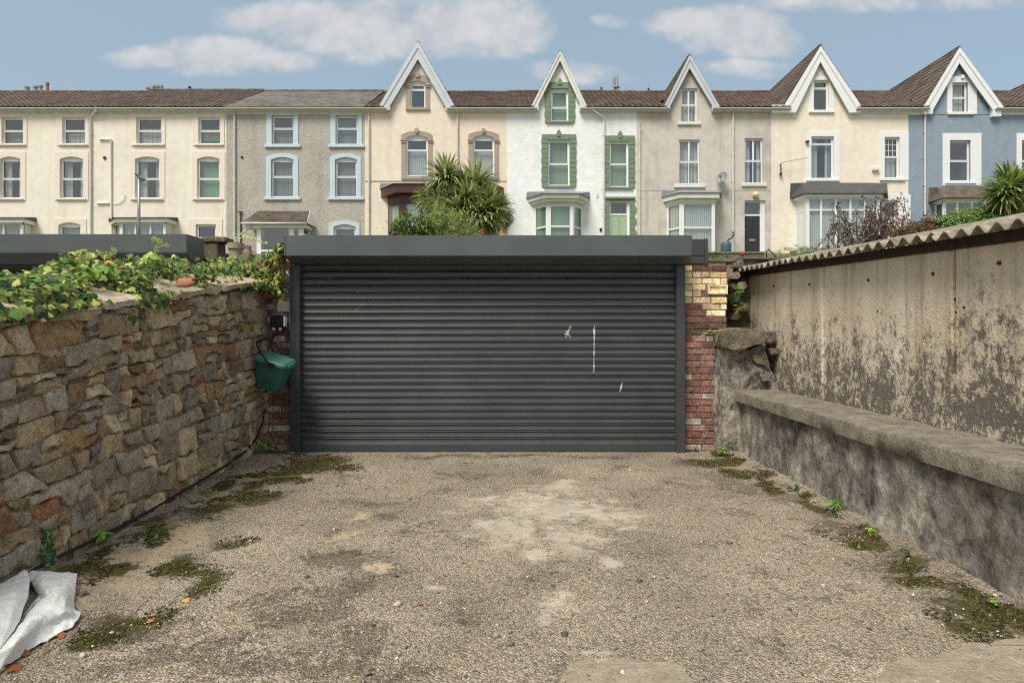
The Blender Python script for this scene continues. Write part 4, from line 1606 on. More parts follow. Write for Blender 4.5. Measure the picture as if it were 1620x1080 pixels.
class House:
    def __init__(s, name, label, x0, x1, mat, gable=None, group='terraced houses up the slope'):
        s.x0, s.x1 = x0, x1
        s.t = thing(name, label, 'house', (X0((x0 + x1) / 2), Y0, GZ), group)
        s.mat = mat
        s.holes = []
        s.gable = gable

    def finish(s, extra_outline=None, ybase=402):
        x0, x1 = s.x0, s.x1
        top = EAVE_PY + 1
        out = [(X0(x0), Z0(ybase)), (X0(x1), Z0(ybase)), (X0(x1), Z0(top))]
        if s.gable:
            gx0, gx1, ax, ay = s.gable
            out += [(X0(gx1), Z0(top)), (X0(ax), Z0(ay)), (X0(gx0), Z0(top))]
        out += [(X0(x0), Z0(top))]
        b = MB()
        plate(b, out, s.holes, Y0, 0.2)
        xa, xb = X0(x0) + .012, X0(x1) - .012
        zt_ = Z0(top) - .02
        b.face([(xa, Y0 + .2, GZ - .3), (xa, Y0 + 9, GZ - .3), (xa, Y0 + 9, zt_), (xa, Y0 + .2, zt_)])
        b.face([(xb, Y0 + .2, GZ - .3), (xb, Y0 + 9, GZ - .3), (xb, Y0 + 9, zt_), (xb, Y0 + .2, zt_)])
        b.face([(xa, Y0 + 9, GZ - .3), (xb, Y0 + 9, GZ - .3), (xb, Y0 + 9, zt_), (xa, Y0 + 9, zt_)])
        return b.build('wall', s.mat, s.t)

    # ---- openings
    def window(s, x0, y0, x1, y1, rise=0, split=(.48,), mull=0, sill=None, surround=None, smat=None, blind=None, bl_from=0.0, fmat=None, fw=2.2, key=None, sarch=False, label=None, sill_w=4, sill_mat=None, blocks=0, hood=None, bars=None):
        """opening by picture rectangle. split: heights of transoms from the top (0..1); mull: upright bars"""
        op = arch(x0, y0, x1, y1, rise)
        s.holes.append(op)
        fmat = fmat or M_pvc
        ix0, ix1, iy0, iy1 = x0 + fw, x1 - fw, y0 + rise + fw, y1 - fw
        ys_ = [iy0] + [iy0 + (iy1 - iy0) * q for q in split] + [iy1]
        xs_ = [ix0 + (ix1 - ix0) * i / (mull + 1) for i in range(mull + 2)]
        lights = []
        for j in range(len(ys_) - 1):
            for i in range(len(xs_) - 1):
                lights.append((xs_[i] + (.5 if i else 0), ys_[j] + (1.0 if j else 0), xs_[i + 1] - (.5 if i < len(xs_) - 2 else 0), ys_[j + 1] - (1.0 if j < len(ys_) - 2 else 0)))
        b = MB()
        plate(b, op, [rect(*l) for l in lights], Y0 + .11, .07)
        # slightly prouder opening lights
        for l in lights[:max(1, mull + 1)]:
            a = .9
            plate(b, rect(l[0] - .2, l[1] - .2, l[2] + .2, l[3] + .2), [rect(l[0] + a, l[1] + a, l[2] - a, l[3] - a)], Y0 + .10, .03)
        wobj = b.build('window', fmat, s.t)
        if label: wobj['label'] = label
        for l in lights:
            p = MB(); p.face([(q[0], Y0 + .145, q[1]) for q in rect(l[0] - .3, l[1] - .3, l[2] + .3, l[3] + .3)])
            p.build('pane', M_glass, wobj)
        if bars:
            p = MB()
            l = lights[0]
            for i in range(1, bars[0]):
                xx = l[0] + (l[2] - l[0]) * i / bars[0]
                p.box(X0(xx) - .012, X0(xx) + .012, Y0 + .13, Y0 + .14, Z0(l[3]), Z0(l[1]))
            for i in range(1, bars[1]):
                zz = Z0(l[1] + (l[3] - l[1]) * i / bars[1])
                p.box(X0(l[0]), X0(l[2]), Y0 + .1285, Y0 + .1415, zz - .012, zz + .012)
            p.build('glazing_bar', fmat, wobj)
        r = MB()
        zb_, zt_ = Z0(y1 + 1), Z0(y0 - 1)
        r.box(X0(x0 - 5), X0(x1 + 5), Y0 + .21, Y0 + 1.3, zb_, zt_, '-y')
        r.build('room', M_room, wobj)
        if blind:
            zz = Z0(iy0 + (iy1 - iy0) * bl_from - (2 if bl_from == 0 else 0))
            p = MB()
            if blind == 'drawn':
                for (xa, xb) in ((ix0, ix0 + (ix1 - ix0) * .36), (ix1 - (ix1 - ix0) * .25, ix1)):
                    p.face([(X0(xa), Y0 + .3, Z0(iy1)), (X0(xb), Y0 + .3, Z0(iy1)), (X0(xb), Y0 + .3, zz), (X0(xa), Y0 + .3, zz)])
                p.build('curtain', M_curtain, wobj)
            else:
                xa, xb = X0(ix0 - 1), X0(ix1 + 1)
                n = max(8, int((xb - xa) / .05))
                p.grid([[(xa + (xb - xa) * i / n, Y0 + .30 + .012 * (i % 2), z) for i in range(n + 1)] for z in (Z0(iy1 + 1), zz)])
                p.build('blind', blind, wobj)
        if surround:
            sx0, sy0, sx1, sy1 = surround
            p = MB()
            plate(p, arch(sx0, sy0, sx1, sy1, rise * 1.25 if sarch else 0), [op], Y0 - .035, .035)
            if blocks:       # cut blocks up each side
                nb = blocks
                for i in range(nb):
                    za, zc = Z0(sy1 - (sy1 - sy0) * i / nb) + .012, Z0(sy1 - (sy1 - sy0) * (i + 1) / nb) - .012
                    for (xa, xb) in ((sx0 - (.8 if i % 2 else 0), x0 - .4), (x1 + .4, sx1 + (.8 if i % 2 else 0))):
                        p.box(X0(xa), X0(xb), Y0 - .062, Y0 - .036, za, zc)
                p.box(X0(x0), X0(x1), Y0 - .062, Y0 - .036, Z0(y0 - .5), Z0(sy0))
            if key:
                kx = (sx0 + sx1) / 2
                p.prism([(X0(kx - 2.6), Y0 - .10, Z0(sy0 + 4)), (X0(kx + 2.6), Y0 - .10, Z0(sy0 + 4)), (X0(kx + 3.4), Y0 - .10, Z0(sy0 - key * .4)), (X0(kx), Y0 - .10, Z0(sy0 - key)), (X0(kx - 3.4), Y0 - .10, Z0(sy0 - key * .4))], (0, .063, 0))
            if hood:         # little shouldered capitals at the springing
                for (xa, xb) in ((sx0 - 1.2, x0), (x1, sx1 + 1.2)):
                    p.box(X0(xa), X0(xb), Y0 - .10, Y0 - .036, Z0(hood + 2.2), Z0(hood))
                    p.box(X0(xa + .6), X0(xb - .0), Y0 - .08, Y0 - .036, Z0(hood + 5), Z0(hood + 3.2))
            p.build('surround', smat, wobj)
        if sill is not None:
            p = MB()
            p.box(X0(x0 - sill_w), X0(x1 + sill_w), Y0 - .10, Y0 + .108, Z0(y1 + sill), Z0(y1 + .1))
            bevel(p.build('sill', sill_mat or smat or M_pvc, wobj), .008)
        return wobj

    def door(s, x0, y0, x1, y1, fan, mat, fmat=None, leaf=None, letterbox=True, panels=True):
        op = rect(x0, y0, x1, y1)
        s.holes.append(op)
        fmat = fmat or M_pvc
        lx0, lx1 = leaf or (x0 + 2, x1 - 2)
        b = MB()
        hs = [rect(lx0, fan + 2, lx1, y1)]
        if fan > y0 + 4: hs.append(rect(lx0, y0 + 2, lx1, fan - .5))
        plate(b, op, hs, Y0 + .11, .08)
        d = b.build('door', fmat, s.t)
        p = MB()
        p.box(X0(lx0) + .01, X0(lx1) - .01, Y0 + .135, Y0 + .18, Z0(y1), Z0(fan + 2) - .01)
        if panels:
            w_, h_ = lx1 - lx0, y1 - fan - 2
            for (fa, fb) in ((.06, .22), (.27, .55), (.64, .93)):
                for (ga, gb) in ((.12, .44), (.56, .88)):
                    p.box(X0(lx0 + w_ * ga), X0(lx0 + w_ * gb), Y0 + .122, Y0 + .134, Z0(fan + 2 + h_ * fb), Z0(fan + 2 + h_ * fa))
        p.build('door_leaf', mat, d)
        if fan > y0 + 4:
            p = MB(); p.face([(q[0], Y0 + .15, q[1]) for q in hs[1]]); p.build('pane', M_glass, d)
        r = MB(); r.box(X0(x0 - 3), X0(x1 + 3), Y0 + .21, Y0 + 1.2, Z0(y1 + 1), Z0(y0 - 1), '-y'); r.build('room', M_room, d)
        if letterbox:
            p = MB(); c = (lx0 + lx1) / 2; zy = fan + (y1 - fan) * .66
            p.box(X0(c - 5), X0(c + 5), Y0 + .10, Y0 + .121, Z0(zy + 1.6), Z0(zy - 1.6)); p.build('letterbox', M_galv, d)
            p = MB(); p.lathe((X0(lx0 + 2.2), Y0 + .11, Z0(fan + (y1 - fan) * .4)), [(0, -.04), (.03, -.02), (.03, .02), (0, .04)], 8); p.build('handle', M_galv, d)
        return d

    def downpipe(s, px, y0=172, y1=402, swan=None, r=.05, mat=None, name='downpipe'):
        b = MB()
        pts = []
        if swan:
            pts = [(X0(swan[0]), Y0 - .3, Z0(swan[1])), (X0(swan[0]), Y0 - .3, Z0(swan[1] + 5)), (X0(px), Y0 - .1, Z0(y0 + 4))]
        else:
            pts = [(X0(px), Y0 - .28, Z0(y0)), (X0(px), Y0 - .1, Z0(y0 + 6))]
        pts += [(X0(px), Y0 - .08, Z0(y0 + 12)), (X0(px), Y0 - .08, Z0(y1))]
        b.tube(pts, r, 8)
        for yy in range(int(y0 + 30), int(y1), 42):
            b.box(X0(px) - r - .02, X0(px) + r + .02, Y0 - .09, Y0 - .005, Z0(yy + 1.2), Z0(yy))
        return b.build(name, mat or M_gutter, s.t, smooth=True, autosmooth=40)

    def gutter(s, spans, board=None, bmat=None):
        b = MB()
        for (xa, xb) in spans:
            k = EAVE_Y / F
            xa_, xb_ = (xa - 810) * k, (xb - 810) * k
            rows = []
            for th in np.linspace(0, math.pi, 7):
                rows.append([(x, EAVE_Y + .0 - .065 * math.cos(th), EAVE_Z - .03 - .085 * math.sin(th)) for x in np.linspace(xa_, xb_, 5)])
            b.grid(rows)
            b.box(xa_, xb_, EAVE_Y + .07, EAVE_Y + .10, EAVE_Z - .17, EAVE_Z - .01)
            b.box(xa_, xb_, EAVE_Y + .10, Y0 - .004, EAVE_Z - .17, EAVE_Z - .145)
        o = b.build('gutter', M_gutter, s.t)
        if board:
            b = MB()
            for (xa, xb) in spans:
                b.box(X0(max(xa, s.x0)), X0(min(xb, s.x1)), Y0 - .04, Y0 - .003, Z0(board), Z0(EAVE_PY + 3.2))
            b.build('fascia_board', bmat or M_offwhite, s.t)
        return o

    def main_roof(s, mat, ribs=True, ridge_dz=0.0, x0=None, x1=None):
        xa = X0(s.x0 if x0 is None else x0) - 0.0
        xb = X0(s.x1 if x1 is None else x1) - 0.004
        b = MB()
        spans = [(xa, xb, 0)]
        if s.gable:
            ga, gb = X0(s.gable[0] + 2), X0(s.gable[1] - 2)
            spans = [(xa, ga, 0), (ga, gb, 1), (gb, xb, 0)]
        for (p, q, cut) in spans:
            ye, ze = EAVE_Y - .03, EAVE_Z
            if cut:
                f_ = (Y0 + 1.5 - ye) / (RIDGE_Y - ye)
                ye, ze = Y0 + 1.5, EAVE_Z + (RIDGE_Z + ridge_dz - EAVE_Z) * f_
            hex_ribs(b, (p, ye, ze), (q, ye, ze), (p, RIDGE_Y, RIDGE_Z + ridge_dz), (q, RIDGE_Y, RIDGE_Z + ridge_dz), ribs)
        b.grid([[(x, RIDGE_Y, RIDGE_Z + ridge_dz) for x in (xa, xb)], [(x, Y0 + 10, EAVE_Z + .2) for x in (xa, xb)]])
        o = b.build('roof', mat, s.t)
        b = MB()
        n = max(2, int((xb - xa) / .45))
        for i in range(n):
            p, q = xa + (xb - xa) * i / n, xa + (xb - xa) * (i + 1) / n - .01
            dz = ridge_dz + random.uniform(-.008, .012)
            b.tube([(p, RIDGE_Y, RIDGE_Z + dz + .0), (q, RIDGE_Y, RIDGE_Z + dz + .004)], .11, 8)
        b.build('ridge_tiles', mat, o, kind='stuff')
        return o

    def gable_roof(s, mat, ax, ay, blx, brx, by, depth=41.6):
        k = 33.74 / F
        apex = ((ax - 810) * k, EYE + (HZ - ay) * k)
        lb = ((blx - 810) * k, EYE + (HZ - by) * k)
        rb_ = ((brx - 810) * k, EYE + (HZ - by) * k)
        b = MB()
        for e in (lb, rb_):
            hex_ribs(b, (e[0], 33.74, e[1] + .02), (e[0], depth, e[1] + .02), (apex[0], 33.74, apex[1] + .03), (apex[0], depth, apex[1] + .03))
        o = b.build('gable_roof', mat, s.t)
        b = MB()
        b.tube([(apex[0], 33.74 + i * .45, apex[1] - .02 + random.uniform(-.006, .006)) for i in range(int((depth - 33.6) / .45))], .10, 8)
        b.build('ridge_tiles', mat, o, kind='stuff')
        return o

    def barge(s, outer_apex, outer_l, outer_r, inner_l, inner_r, inner_apex, mat, second=None, feet=None):
        Yb = 33.76
        k = Yb / F
        def q(p, kk=k): return ((p[0] - 810) * kk, EYE + (HZ - p[1]) * kk)
        b = MB()
        for (o_, i_) in ((outer_l, inner_l), (outer_r, inner_r)):
            A, B, C, Dd = q(outer_apex), q(o_), q(i_), q(inner_apex)
            b.prism([(A[0], Yb, A[1]), (B[0], Yb, B[1]), (C[0], Yb, C[1]), (Dd[0], Yb, Dd[1])], (0, .05, 0))
            # raised outer moulding
            f1 = .38
            B2 = (B[0] + (C[0] - B[0]) * f1, B[1] + (C[1] - B[1]) * f1)
            D2 = (A[0] + (Dd[0] - A[0]) * f1, A[1] + (Dd[1] - A[1]) * f1)
            b.prism([(A[0], Yb - .035, A[1]), (B[0], Yb - .035, B[1]), (B2[0], Yb - .035, B2[1]), (D2[0], Yb - .035, D2[1])], (0, .034, 0))
        if feet:
            for (xa, ya, xb, yb) in feet:
                A, B = q((xa, yb)), q((xb, ya))
                b.box(A[0], B[0], Yb - .002, Y0 - .003, A[1], B[1])
        o = b.build('bargeboard', mat, s.t)
        if second:      # inner board and soffit set back to the wall
            b = MB()
            k2 = (Y0 - .03) / F
            for (o_, i_) in ((outer_l, inner_l), (outer_r, inner_r)):
                sgn = 1 if o_ is outer_l else -1
                A, B = q((inner_apex[0], inner_apex[1] - 8), k), q(i_, k)
                C = ((i_[0] + sgn * second - 810) * k2, EYE + (HZ - i_[1]) * k2)
                Dd = ((inner_apex[0] - 810) * k2, EYE + (HZ - inner_apex[1] - second * 1.6) * k2)
                A2 = q((inner_apex[0], inner_apex[1] - 8), k2); B2 = q((i_[0] - sgn * 4, i_[1]), k2)
                b.prism([(A2[0], Y0 - .03, A2[1]), (B2[0], Y0 - .03, B2[1]), (C[0], Y0 - .03, C[1]), (Dd[0], Y0 - .03, Dd[1])], (0, .027, 0))
            b.build('verge_board', mat, o)
        return o

    def bay(s, Yf, front, wallx, ytop, ybot, cols, transom, fmat, pmat=None, blind=M_blind, roof=None, rmat=None, side_trans=True, cornice=None, cmat=None, stile=2.6, base=None, name='bay_window'):
        """canted bay: front (px at Yf), wall (px at Y0)"""
        k = Yf / F
        FA, FB = ((front[0] - 810) * k, Yf), ((front[1] - 810) * k, Yf)
        WA, WB = (X0(wallx[0]), Y0), (X0(wallx[1]), Y0)
        zt_, zb_, ztr = EYE + (HZ - ytop) * k, EYE + (HZ - ybot) * k, EYE + (HZ - transom) * k if transom else None
        b = MB()
        panes = []
        def side(A, B, n, jamb):
            A, B = Vector((A[0], A[1], 0)), Vector((B[0], B[1], 0))
            d = (B - A); L = d.length; d.normalize()
            nrm = Vector((d.y, -d.x, 0))
            def bar(s0, s1, z0, z1, th=.07, off=0.0):
                p0, p1 = A + d * s0 + nrm * off, A + d * s1 + nrm * off
                b.prism([(p0.x, p0.y, z0), (p1.x, p1.y, z0), (p1.x, p1.y, z1), (p0.x, p0.y, z1)], -nrm * th)
            st = stile * k
            xs_ = [i * L / n for i in range(n + 1)]
            for i, xx in enumerate(xs_):
                w_ = st * (1.0 if 0 < i < n else jamb)
                a0, a1 = max(0, xx - w_ / 2 if 0 < i < n else (xx if i == 0 else xx - w_)), min(L, xx + w_ / 2 if 0 < i < n else (xx + w_ if i == 0 else xx))
                bar(a0, a1, zb_, zt_, .08)
            bar(0, L, zt_ - .08, zt_, .07, -.006); bar(0, L, zb_, zb_ + .06, .07, -.006)
            if ztr: bar(0, L, ztr - .04, ztr + .04, .07, -.006)
            for i in range(n):
                for (z0, z1) in (((zb_, ztr), (ztr, zt_)) if ztr else ((zb_, zt_),)):
                    p0, p1 = A + d * (xs_[i] + .02) - nrm * .04, A + d * (xs_[i + 1] - .02) - nrm * .04
                    panes.append([(p0.x, p0.y, z0 + .02), (p1.x, p1.y, z0 + .02), (p1.x, p1.y, z1 - .02), (p0.x, p0.y, z1 - .02)])
        side(FA, FB, cols, 1.6)
        side(WA, FA, 1, 1.1)
        side(FB, WB, 1, 1.1)
        if base:
            for (A, B) in ((WA, FA), (FA, FB), (FB, WB)):
                b.prism([(A[0], A[1], GZ - .1), (B[0], B[1], GZ - .1), (B[0], B[1], zb_ - .002), (A[0], A[1], zb_ - .002)], (0, .06, 0))
        o = b.build(name, fmat, s.t)
        for q in panes:
            p = MB(); p.face(q); p.build('pane', pmat or M_glass, o)
        if blind:
            p = MB()
            for (A, B) in ((WA, FA), (FA, FB), (FB, WB)):
                n = max(6, int(math.hypot(B[0] - A[0], B[1] - A[1]) / .06))
                m_ = .13
                p.grid([[(A[0] + (B[0] - A[0]) * i / n, A[1] + (B[1] - A[1]) * i / n + m_ + .014 * (i % 2), z) for i in range(n + 1)] for z in (zb_ + .02, zt_ - .03)])
            p.build('blind', blind, o)
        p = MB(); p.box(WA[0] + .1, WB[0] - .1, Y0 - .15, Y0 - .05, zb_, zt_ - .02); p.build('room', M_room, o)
        if cornice:
            p = MB()
            zc = zt_ + .002
            for (hgt, ov) in cornice:
                pts = [(WA[0] - ov, Y0 - .004, zc), (FA[0] - ov * .7, Yf - ov, zc), (FB[0] + ov * .7, Yf - ov, zc), (WB[0] + ov, Y0 - .004, zc)]
                p.prism(pts, (0, 0, hgt - .002)); zc += hgt
            p.build('cornice', cmat or fmat, o)
        if roof:
            ov, ry = roof
            zc = zt_ + sum(h for h, _ in (cornice or [])) + .004
            zr = Z0(ry)
            lo = [(WA[0] - ov, Y0 - .006, zc), (FA[0] - ov * .7, Yf - ov, zc), (FB[0] + ov * .7, Yf - ov, zc), (WB[0] + ov, Y0 - .006, zc)]
            hi = [(WA[0] - ov + .05, Y0 - .006, zr), (FA[0] + .2, Y0 - .12, zr), (FB[0] - .2, Y0 - .12, zr), (WB[0] + ov - .05, Y0 - .006, zr)]
            p = MB()
            for i in range(3):
                p.face([lo[i], lo[i + 1], hi[i + 1], hi[i]])
            p.face(hi); p.face(list(reversed(lo)))
            p.build('bay_roof', rmat or M_lead, o)
        return o


# ---- cream three-storey block, two houses wide in view
PINK = dict(smat=M_pinkband, sill=2.5, sill_w=5, split=(.5,))


def cream_house(label, x0, x1, wins, ground):
    h = House('terraced_house', label, x0, x1, M_cream_a)
    for (up, mid) in wins:
        (a, b_, bl1), (c, d, bl2) = up, mid
        h.window(a, 186, b_, 228, surround=(a - 9, 181, b_ + 6, 231), blind=bl1[0], bl_from=bl1[1], **PINK)
        h.window(c, 248, d, 314, rise=4, surround=(c - 8, 240, d + 8, 317), blind=bl2[0], bl_from=bl2[1], **PINK)
    return h


h = cream_house('cream three storey house with two pink banded window columns at the terrace left end', -270, 148,
                [((-250, -215, (None, 0)), (-252, -213, (M_curtain, 0))), ((-150, -113, (None, 0)), (-152, -112, (None, 0))),
                 ((3, 37, (M_greyblind, .5)), (0, 33, ('drawn', 0))), ((99, 135, (M_curtain, .55)), (95, 132, ('drawn', 0)))], None)
h.window(93, 352, 128, 400, rise=4, surround=(85, 346, 137, 402), smat=M_pinkband, blind=M_curtain)
h.bay(33.2, (-25, 36), (-36, 50), 353, 400, 2, None, M_pvc, blind=M_curtain, cornice=((.22, .2),), cmat=M_offwhite, roof=(.3, 344), rmat=M_felt)
h.gutter([(-270, 148)], 181)
h.main_roof(M_tile)
h.downpipe(145, 182, swan=(158, 172))
b = MB(); b.box(X0(48), X0(80), RIDGE_Y + .5, RIDGE_Y + 1.3, RIDGE_Z - 1, EYE + (HZ - 149) * (RIDGE_Y + .9) / F)
ch = b.build('chimney', M_cream_a, h.t)
for (px, w_, top, m_) in ((43, 3.4, 137.5, M_galv), (56, 3.0, 136.5, M_galv), (64, 3.0, 135.5, M_galv), (75, 2.4, 131, M_potclay)):
    Yc = RIDGE_Y + .9
    c = P(px, 151, Yc); hh = (151 - top) * Yc / F
    b = MB(); r_ = w_ * Yc / F
    b.lathe(c, [(r_ * 1.0, 0), (r_ * .8, hh * .8), (r_ * 1.1, hh * .8), (r_ * 1.1, hh), (0, hh)], 10); b.build('chimney_pot', m_, ch)
h.finish()

h = cream_house('cream three storey house with white outside waste pipe, adjoining the grey pebbledashed house', 148, 358,
                [((216, 256, (M_curtain, .35)), (214, 253, ('drawn', 0))), ((314, 349, (None, 0)), (312, 348, (M_blindg, 0)))], None)
h.window(310, 355, 342, 400, surround=(298, 347, 352, 402), smat=M_pinkband, blind=None)
h.bay(33.2, (190, 262), (180, 274), 352, 400, 3, None, M_pvc, blind=M_curtain, cornice=((.20, .2),), cmat=M_offwhite, roof=(.3, 344), rmat=M_felt)
h.gutter([(148, 358)], 181)
h.main_roof(M_tile, ridge_dz=.10)
b = MB()
b.tube([(X0(158), Y0 - .06, Z0(221)), (X0(177), Y0 - .06, Z0(221)), (X0(177), Y0 - .06, Z0(402))], .045, 8)
b.tube([(X0(154), Y0 - .06, Z0(321.5)), (X0(174), Y0 - .06, Z0(321.5))], .045, 8)
b.tube([(X0(180), Y0 - .05, Z0(322)), (X0(190), Y0 - .05, Z0(321)), (X0(196), Y0 - .05, Z0(316)), (X0(198.5), Y0 - .05, Z0(308))], .02, 6)
b.build('waste_pipe', M_pvc, h.t, smooth=True, autosmooth=40)
b = MB(); b.tube([(X0(166), Y0 - .05, Z0(250)), (X0(166), Y0 - .005, Z0(250))], .085, 10); b.build('vent', M_rust, h.t)
b = MB()
b.face([(X0(316), Y0 + .26, Z0(222)), (X0(347), Y0 + .26, Z0(222)), (X0(347), Y0 + .26, Z0(211)), (X0(316), Y0 + .26, Z0(207))])
b.build('window_cloth', M_flag_g, h.t)
b = MB()
b.prism([(X0(321), Y0 + .24, Z0(214)), (X0(325), Y0 + .24, Z0(217)), (X0(331), Y0 + .24, Z0(213)), (X0(337), Y0 + .24, Z0(217)), (X0(346), Y0 + .24, Z0(214)), (X0(346), Y0 + .24, Z0(203)), (X0(322), Y0 + .24, Z0(203))], (0, .01, 0))
b.build('window_cloth', M_flag_r, h.t)
b = MB(); b.box(X0(226), X0(262), RIDGE_Y + .5, RIDGE_Y + 1.3, RIDGE_Z - 1, EYE + (HZ - 148) * (RIDGE_Y + .9) / F)
ch = b.build('chimney', M_cream_a, h.t)
for (px, w_, top) in ((234, 2.8, 138.5), (243, 2.6, 136), (249, 2.6, 136), (255.5, 2.6, 135.5)):
    Yc = RIDGE_Y + .9
    c = P(px, 151, Yc); hh = (151 - top) * Yc / F
    b = MB(); r_ = w_ * Yc / F
    b.lathe(c, [(r_ * 1.0, 0), (r_ * .8, hh * .8), (r_ * 1.1, hh * .8), (r_ * 1.1, hh), (0, hh)], 10); b.build('chimney_pot', M_galv, ch)
b = MB(); c = P(300, 146, RIDGE_Y); b.tube([c, c + Vector((0, 0, .28))], .06, 8); b.tube([c + Vector((0, 0, .28)), c + Vector((0, 0, .34))], .1, 8); b.build('roof_vent', M_black, h.t)
h.finish()

# ---- grey pebbledashed house with pale blue trim
h = House('terraced_house', 'grey pebbledashed house with pale blue window surrounds and glazed white porch', 358, 577, M_pebble)
BT = dict(smat=M_bluetrim, sill=4.5, sill_w=11, sill_mat=M_bluetrim)
h.window(430, 183, 465, 229, surround=(422, 179, 472, 230), blind=M_greyblind, bl_from=.45, split=(.44,), **BT)
h.window(531, 183, 566, 229, surround=(523, 179, 573, 230), blind=M_greyblind, bl_from=.0, split=(.44,), **BT)
h.window(429, 249, 465, 312, rise=4, sarch=True, surround=(421, 243, 472, 313), blind=M_greyblind, split=(.45,), **BT)
h.window(530, 249, 565, 312, rise=4, sarch=True, surround=(522, 243, 571, 313), blind=M_greyblind, split=(.45,), **BT)
h.window(528, 355, 563, 400, rise=4, sarch=True, surround=(520, 349, 569, 402), blind=M_greyblind, split=(.5,), smat=M_bluetrim)
h.gutter([(358, 577)], 181)
h.main_roof(M_slate, ribs=False, ridge_dz=.06)
h.downpipe(372)
# glazed porch with a tiled lean-to roof
k = 33.0 / F
b = MB()
fa, fb, zt_, zb_ = (406 - 810) * k, (480 - 810) * k, EYE + (HZ - 361) * k, GZ - .1
for (pa, pb) in ((406, 413), (457, 465), (472, 480)):
    b.box((pa - 810) * k, (pb - 810) * k, 33.0, 33.08, zb_, zt_)
b.box((413 - 810) * k, (457 - 810) * k, 33.005, 33.07, EYE + (HZ - 398) * k, EYE + (HZ - 395) * k)
b.box((465 - 810) * k, (472 - 810) * k, 33.005, 33.07, zb_, EYE + (HZ - 392) * k)
for xx in (fa, fb):
    b.box(xx - .03 if xx == fa else xx - .06, xx + .06 if xx == fa else xx + .03, 33.09, Y0 - .004, zb_, zb_ + 1.2)
    b.box(xx - .03 if xx == fa else xx - .06, xx + .06 if xx == fa else xx + .03, Y0 - .12, Y0 - .004, zb_ + 1.2, zt_)
po = b.build('porch', M_pvc, h.t)
p = MB()
p.face([((413 - 810) * k, 33.04, zb_), ((457 - 810) * k, 33.04, zb_), ((457 - 810) * k, 33.04, zt_), ((413 - 810) * k, 33.04, zt_)])
p.build('pane', M_glass, po)
p = MB(); p.face([((465 - 810) * k, 33.04, zb_), ((472 - 810) * k, 33.04, zb_), ((472 - 810) * k, 33.04, zt_), ((465 - 810) * k, 33.04, zt_)]); p.build('pane', M_glass, po)
p = MB(); p.box((407 - 810) * k, (479 - 810) * k, 33.9, 33.98, zb_, zt_); p.build('room', M_room, po)
p = MB()
ra, rb_ = (386 - 810) * k, (488 - 810) * k
ze, zr = EYE + (HZ - 349) * k * .99, Z0(334)
p.box(ra + .1, rb_ - .1, 32.85, Y0 - .005, zt_ + .002, zt_ + .20)
p.build('porch_fascia', M_offwhite, po)
p = MB()
hex_ribs(p, (ra, 32.7, zt_ + .24), (rb_, 32.7, zt_ + .24), (ra + .35, Y0 - .01, zr), (rb_ - .3, Y0 - .01, zr), True, .2, .25, .02)
p.build('porch_roof', M_tile, po)
p = MB(); p.prism([(rb_ - .02, 32.7, zt_ + .22), (rb_ + .06, Y0 - .01, zt_ + .22), (rb_ - .26, Y0 - .01, zr - .02)], (.03, 0, 0)); p.build('porch_cheek', M_offwhite, po)
p = MB(); p.tube([(ra, 32.64, zt_ + .2), (rb_ + .02, 32.64, zt_ + .2)], .05, 8); p.tube([(ra + .45, 32.75, zt_ + .05), (X0(374), 33.6, zt_ - .55), (X0(372), Y0 - .08, zt_ - .6)], .04, 8); p.build('porch_gutter', M_gutter, po, smooth=True)
b = MB(); b.box(X0(381), X0(382.2), Y0 - .08, Y0 - .03, Z0(400), Z0(335)); b.box(X0(377), X0(385), Y0 - .08, Y0 - .05, Z0(336.5), Z0(335)); b.build('iron_bracket', M_black, h.t)
b = MB(); c = (X0(383), Y0 - .04, Z0(249)); b.tube([c, (c[0], Y0 - .004, c[2])], .07, 8); b.build('vent', M_black, h.t)
h.finish()

# ---- peach-cream house with tall pointed gable and maroon bay
h = House('terraced_house', 'peach cream house with brown arched surrounds and maroon bay, behind the palm', 577, 802, M_cream_c, gable=(607, 715, 661, 84))
BS = dict(smat=M_brownsur, sill=5, sill_w=7, sill_mat=M_brownsur, sarch=True, key=4)
h.window(649, 128, 673, 171, rise=4, split=(.22,), surround=(642, 119, 680, 173), hood=134, blind=None, **{**BS, 'sill': 4})
h.window(642, 214, 677, 279, rise=5, split=(.30,), surround=(635, 207, 684, 280), hood=221, blind=M_blind, bl_from=.30, **BS)
h.window(748, 214, 782, 279, rise=5, split=(.30,), surround=(741, 207, 789, 280), hood=221, blind=M_blind, bl_from=.30, **BS)
h.gutter([(577, 612), (707, 802)], None)
h.barge((661, 65), (599, 169), (720, 169), (616, 169), (705, 169), (661, 94), M_palepaint, second=4, feet=((606, 165, 617, 174), (705, 165, 716, 174)))
h.main_roof(M_tile_red, ridge_dz=-.02)
h.gable_roof(M_tile_red, 661, 67, 600, 719, 168)
h.downpipe(584)
h.downpipe(724, y1=300)
b = MB(); b.box(X0(577.5), X0(801.5), Y0 - .02, Y0 - .003, Z0(287.5), Z0(286)); b.build('string_course', M_brownsur, h.t)
h.bay(33.1, (634, 700), (614, 716), 320, 402, 2, None, M_maroon, blind=M_blind, cornice=((.42, .02), (.46, .38)), cmat=M_maroon, roof=(.46, 290), rmat=M_lead, stile=5.5)
b = MB()
kk = 33.0 / F
b.box((716 - 810) * kk, (797 - 810) * kk, 33.0, Y0 - .006, EYE + (HZ - 311) * kk, EYE + (HZ - 297) * kk)
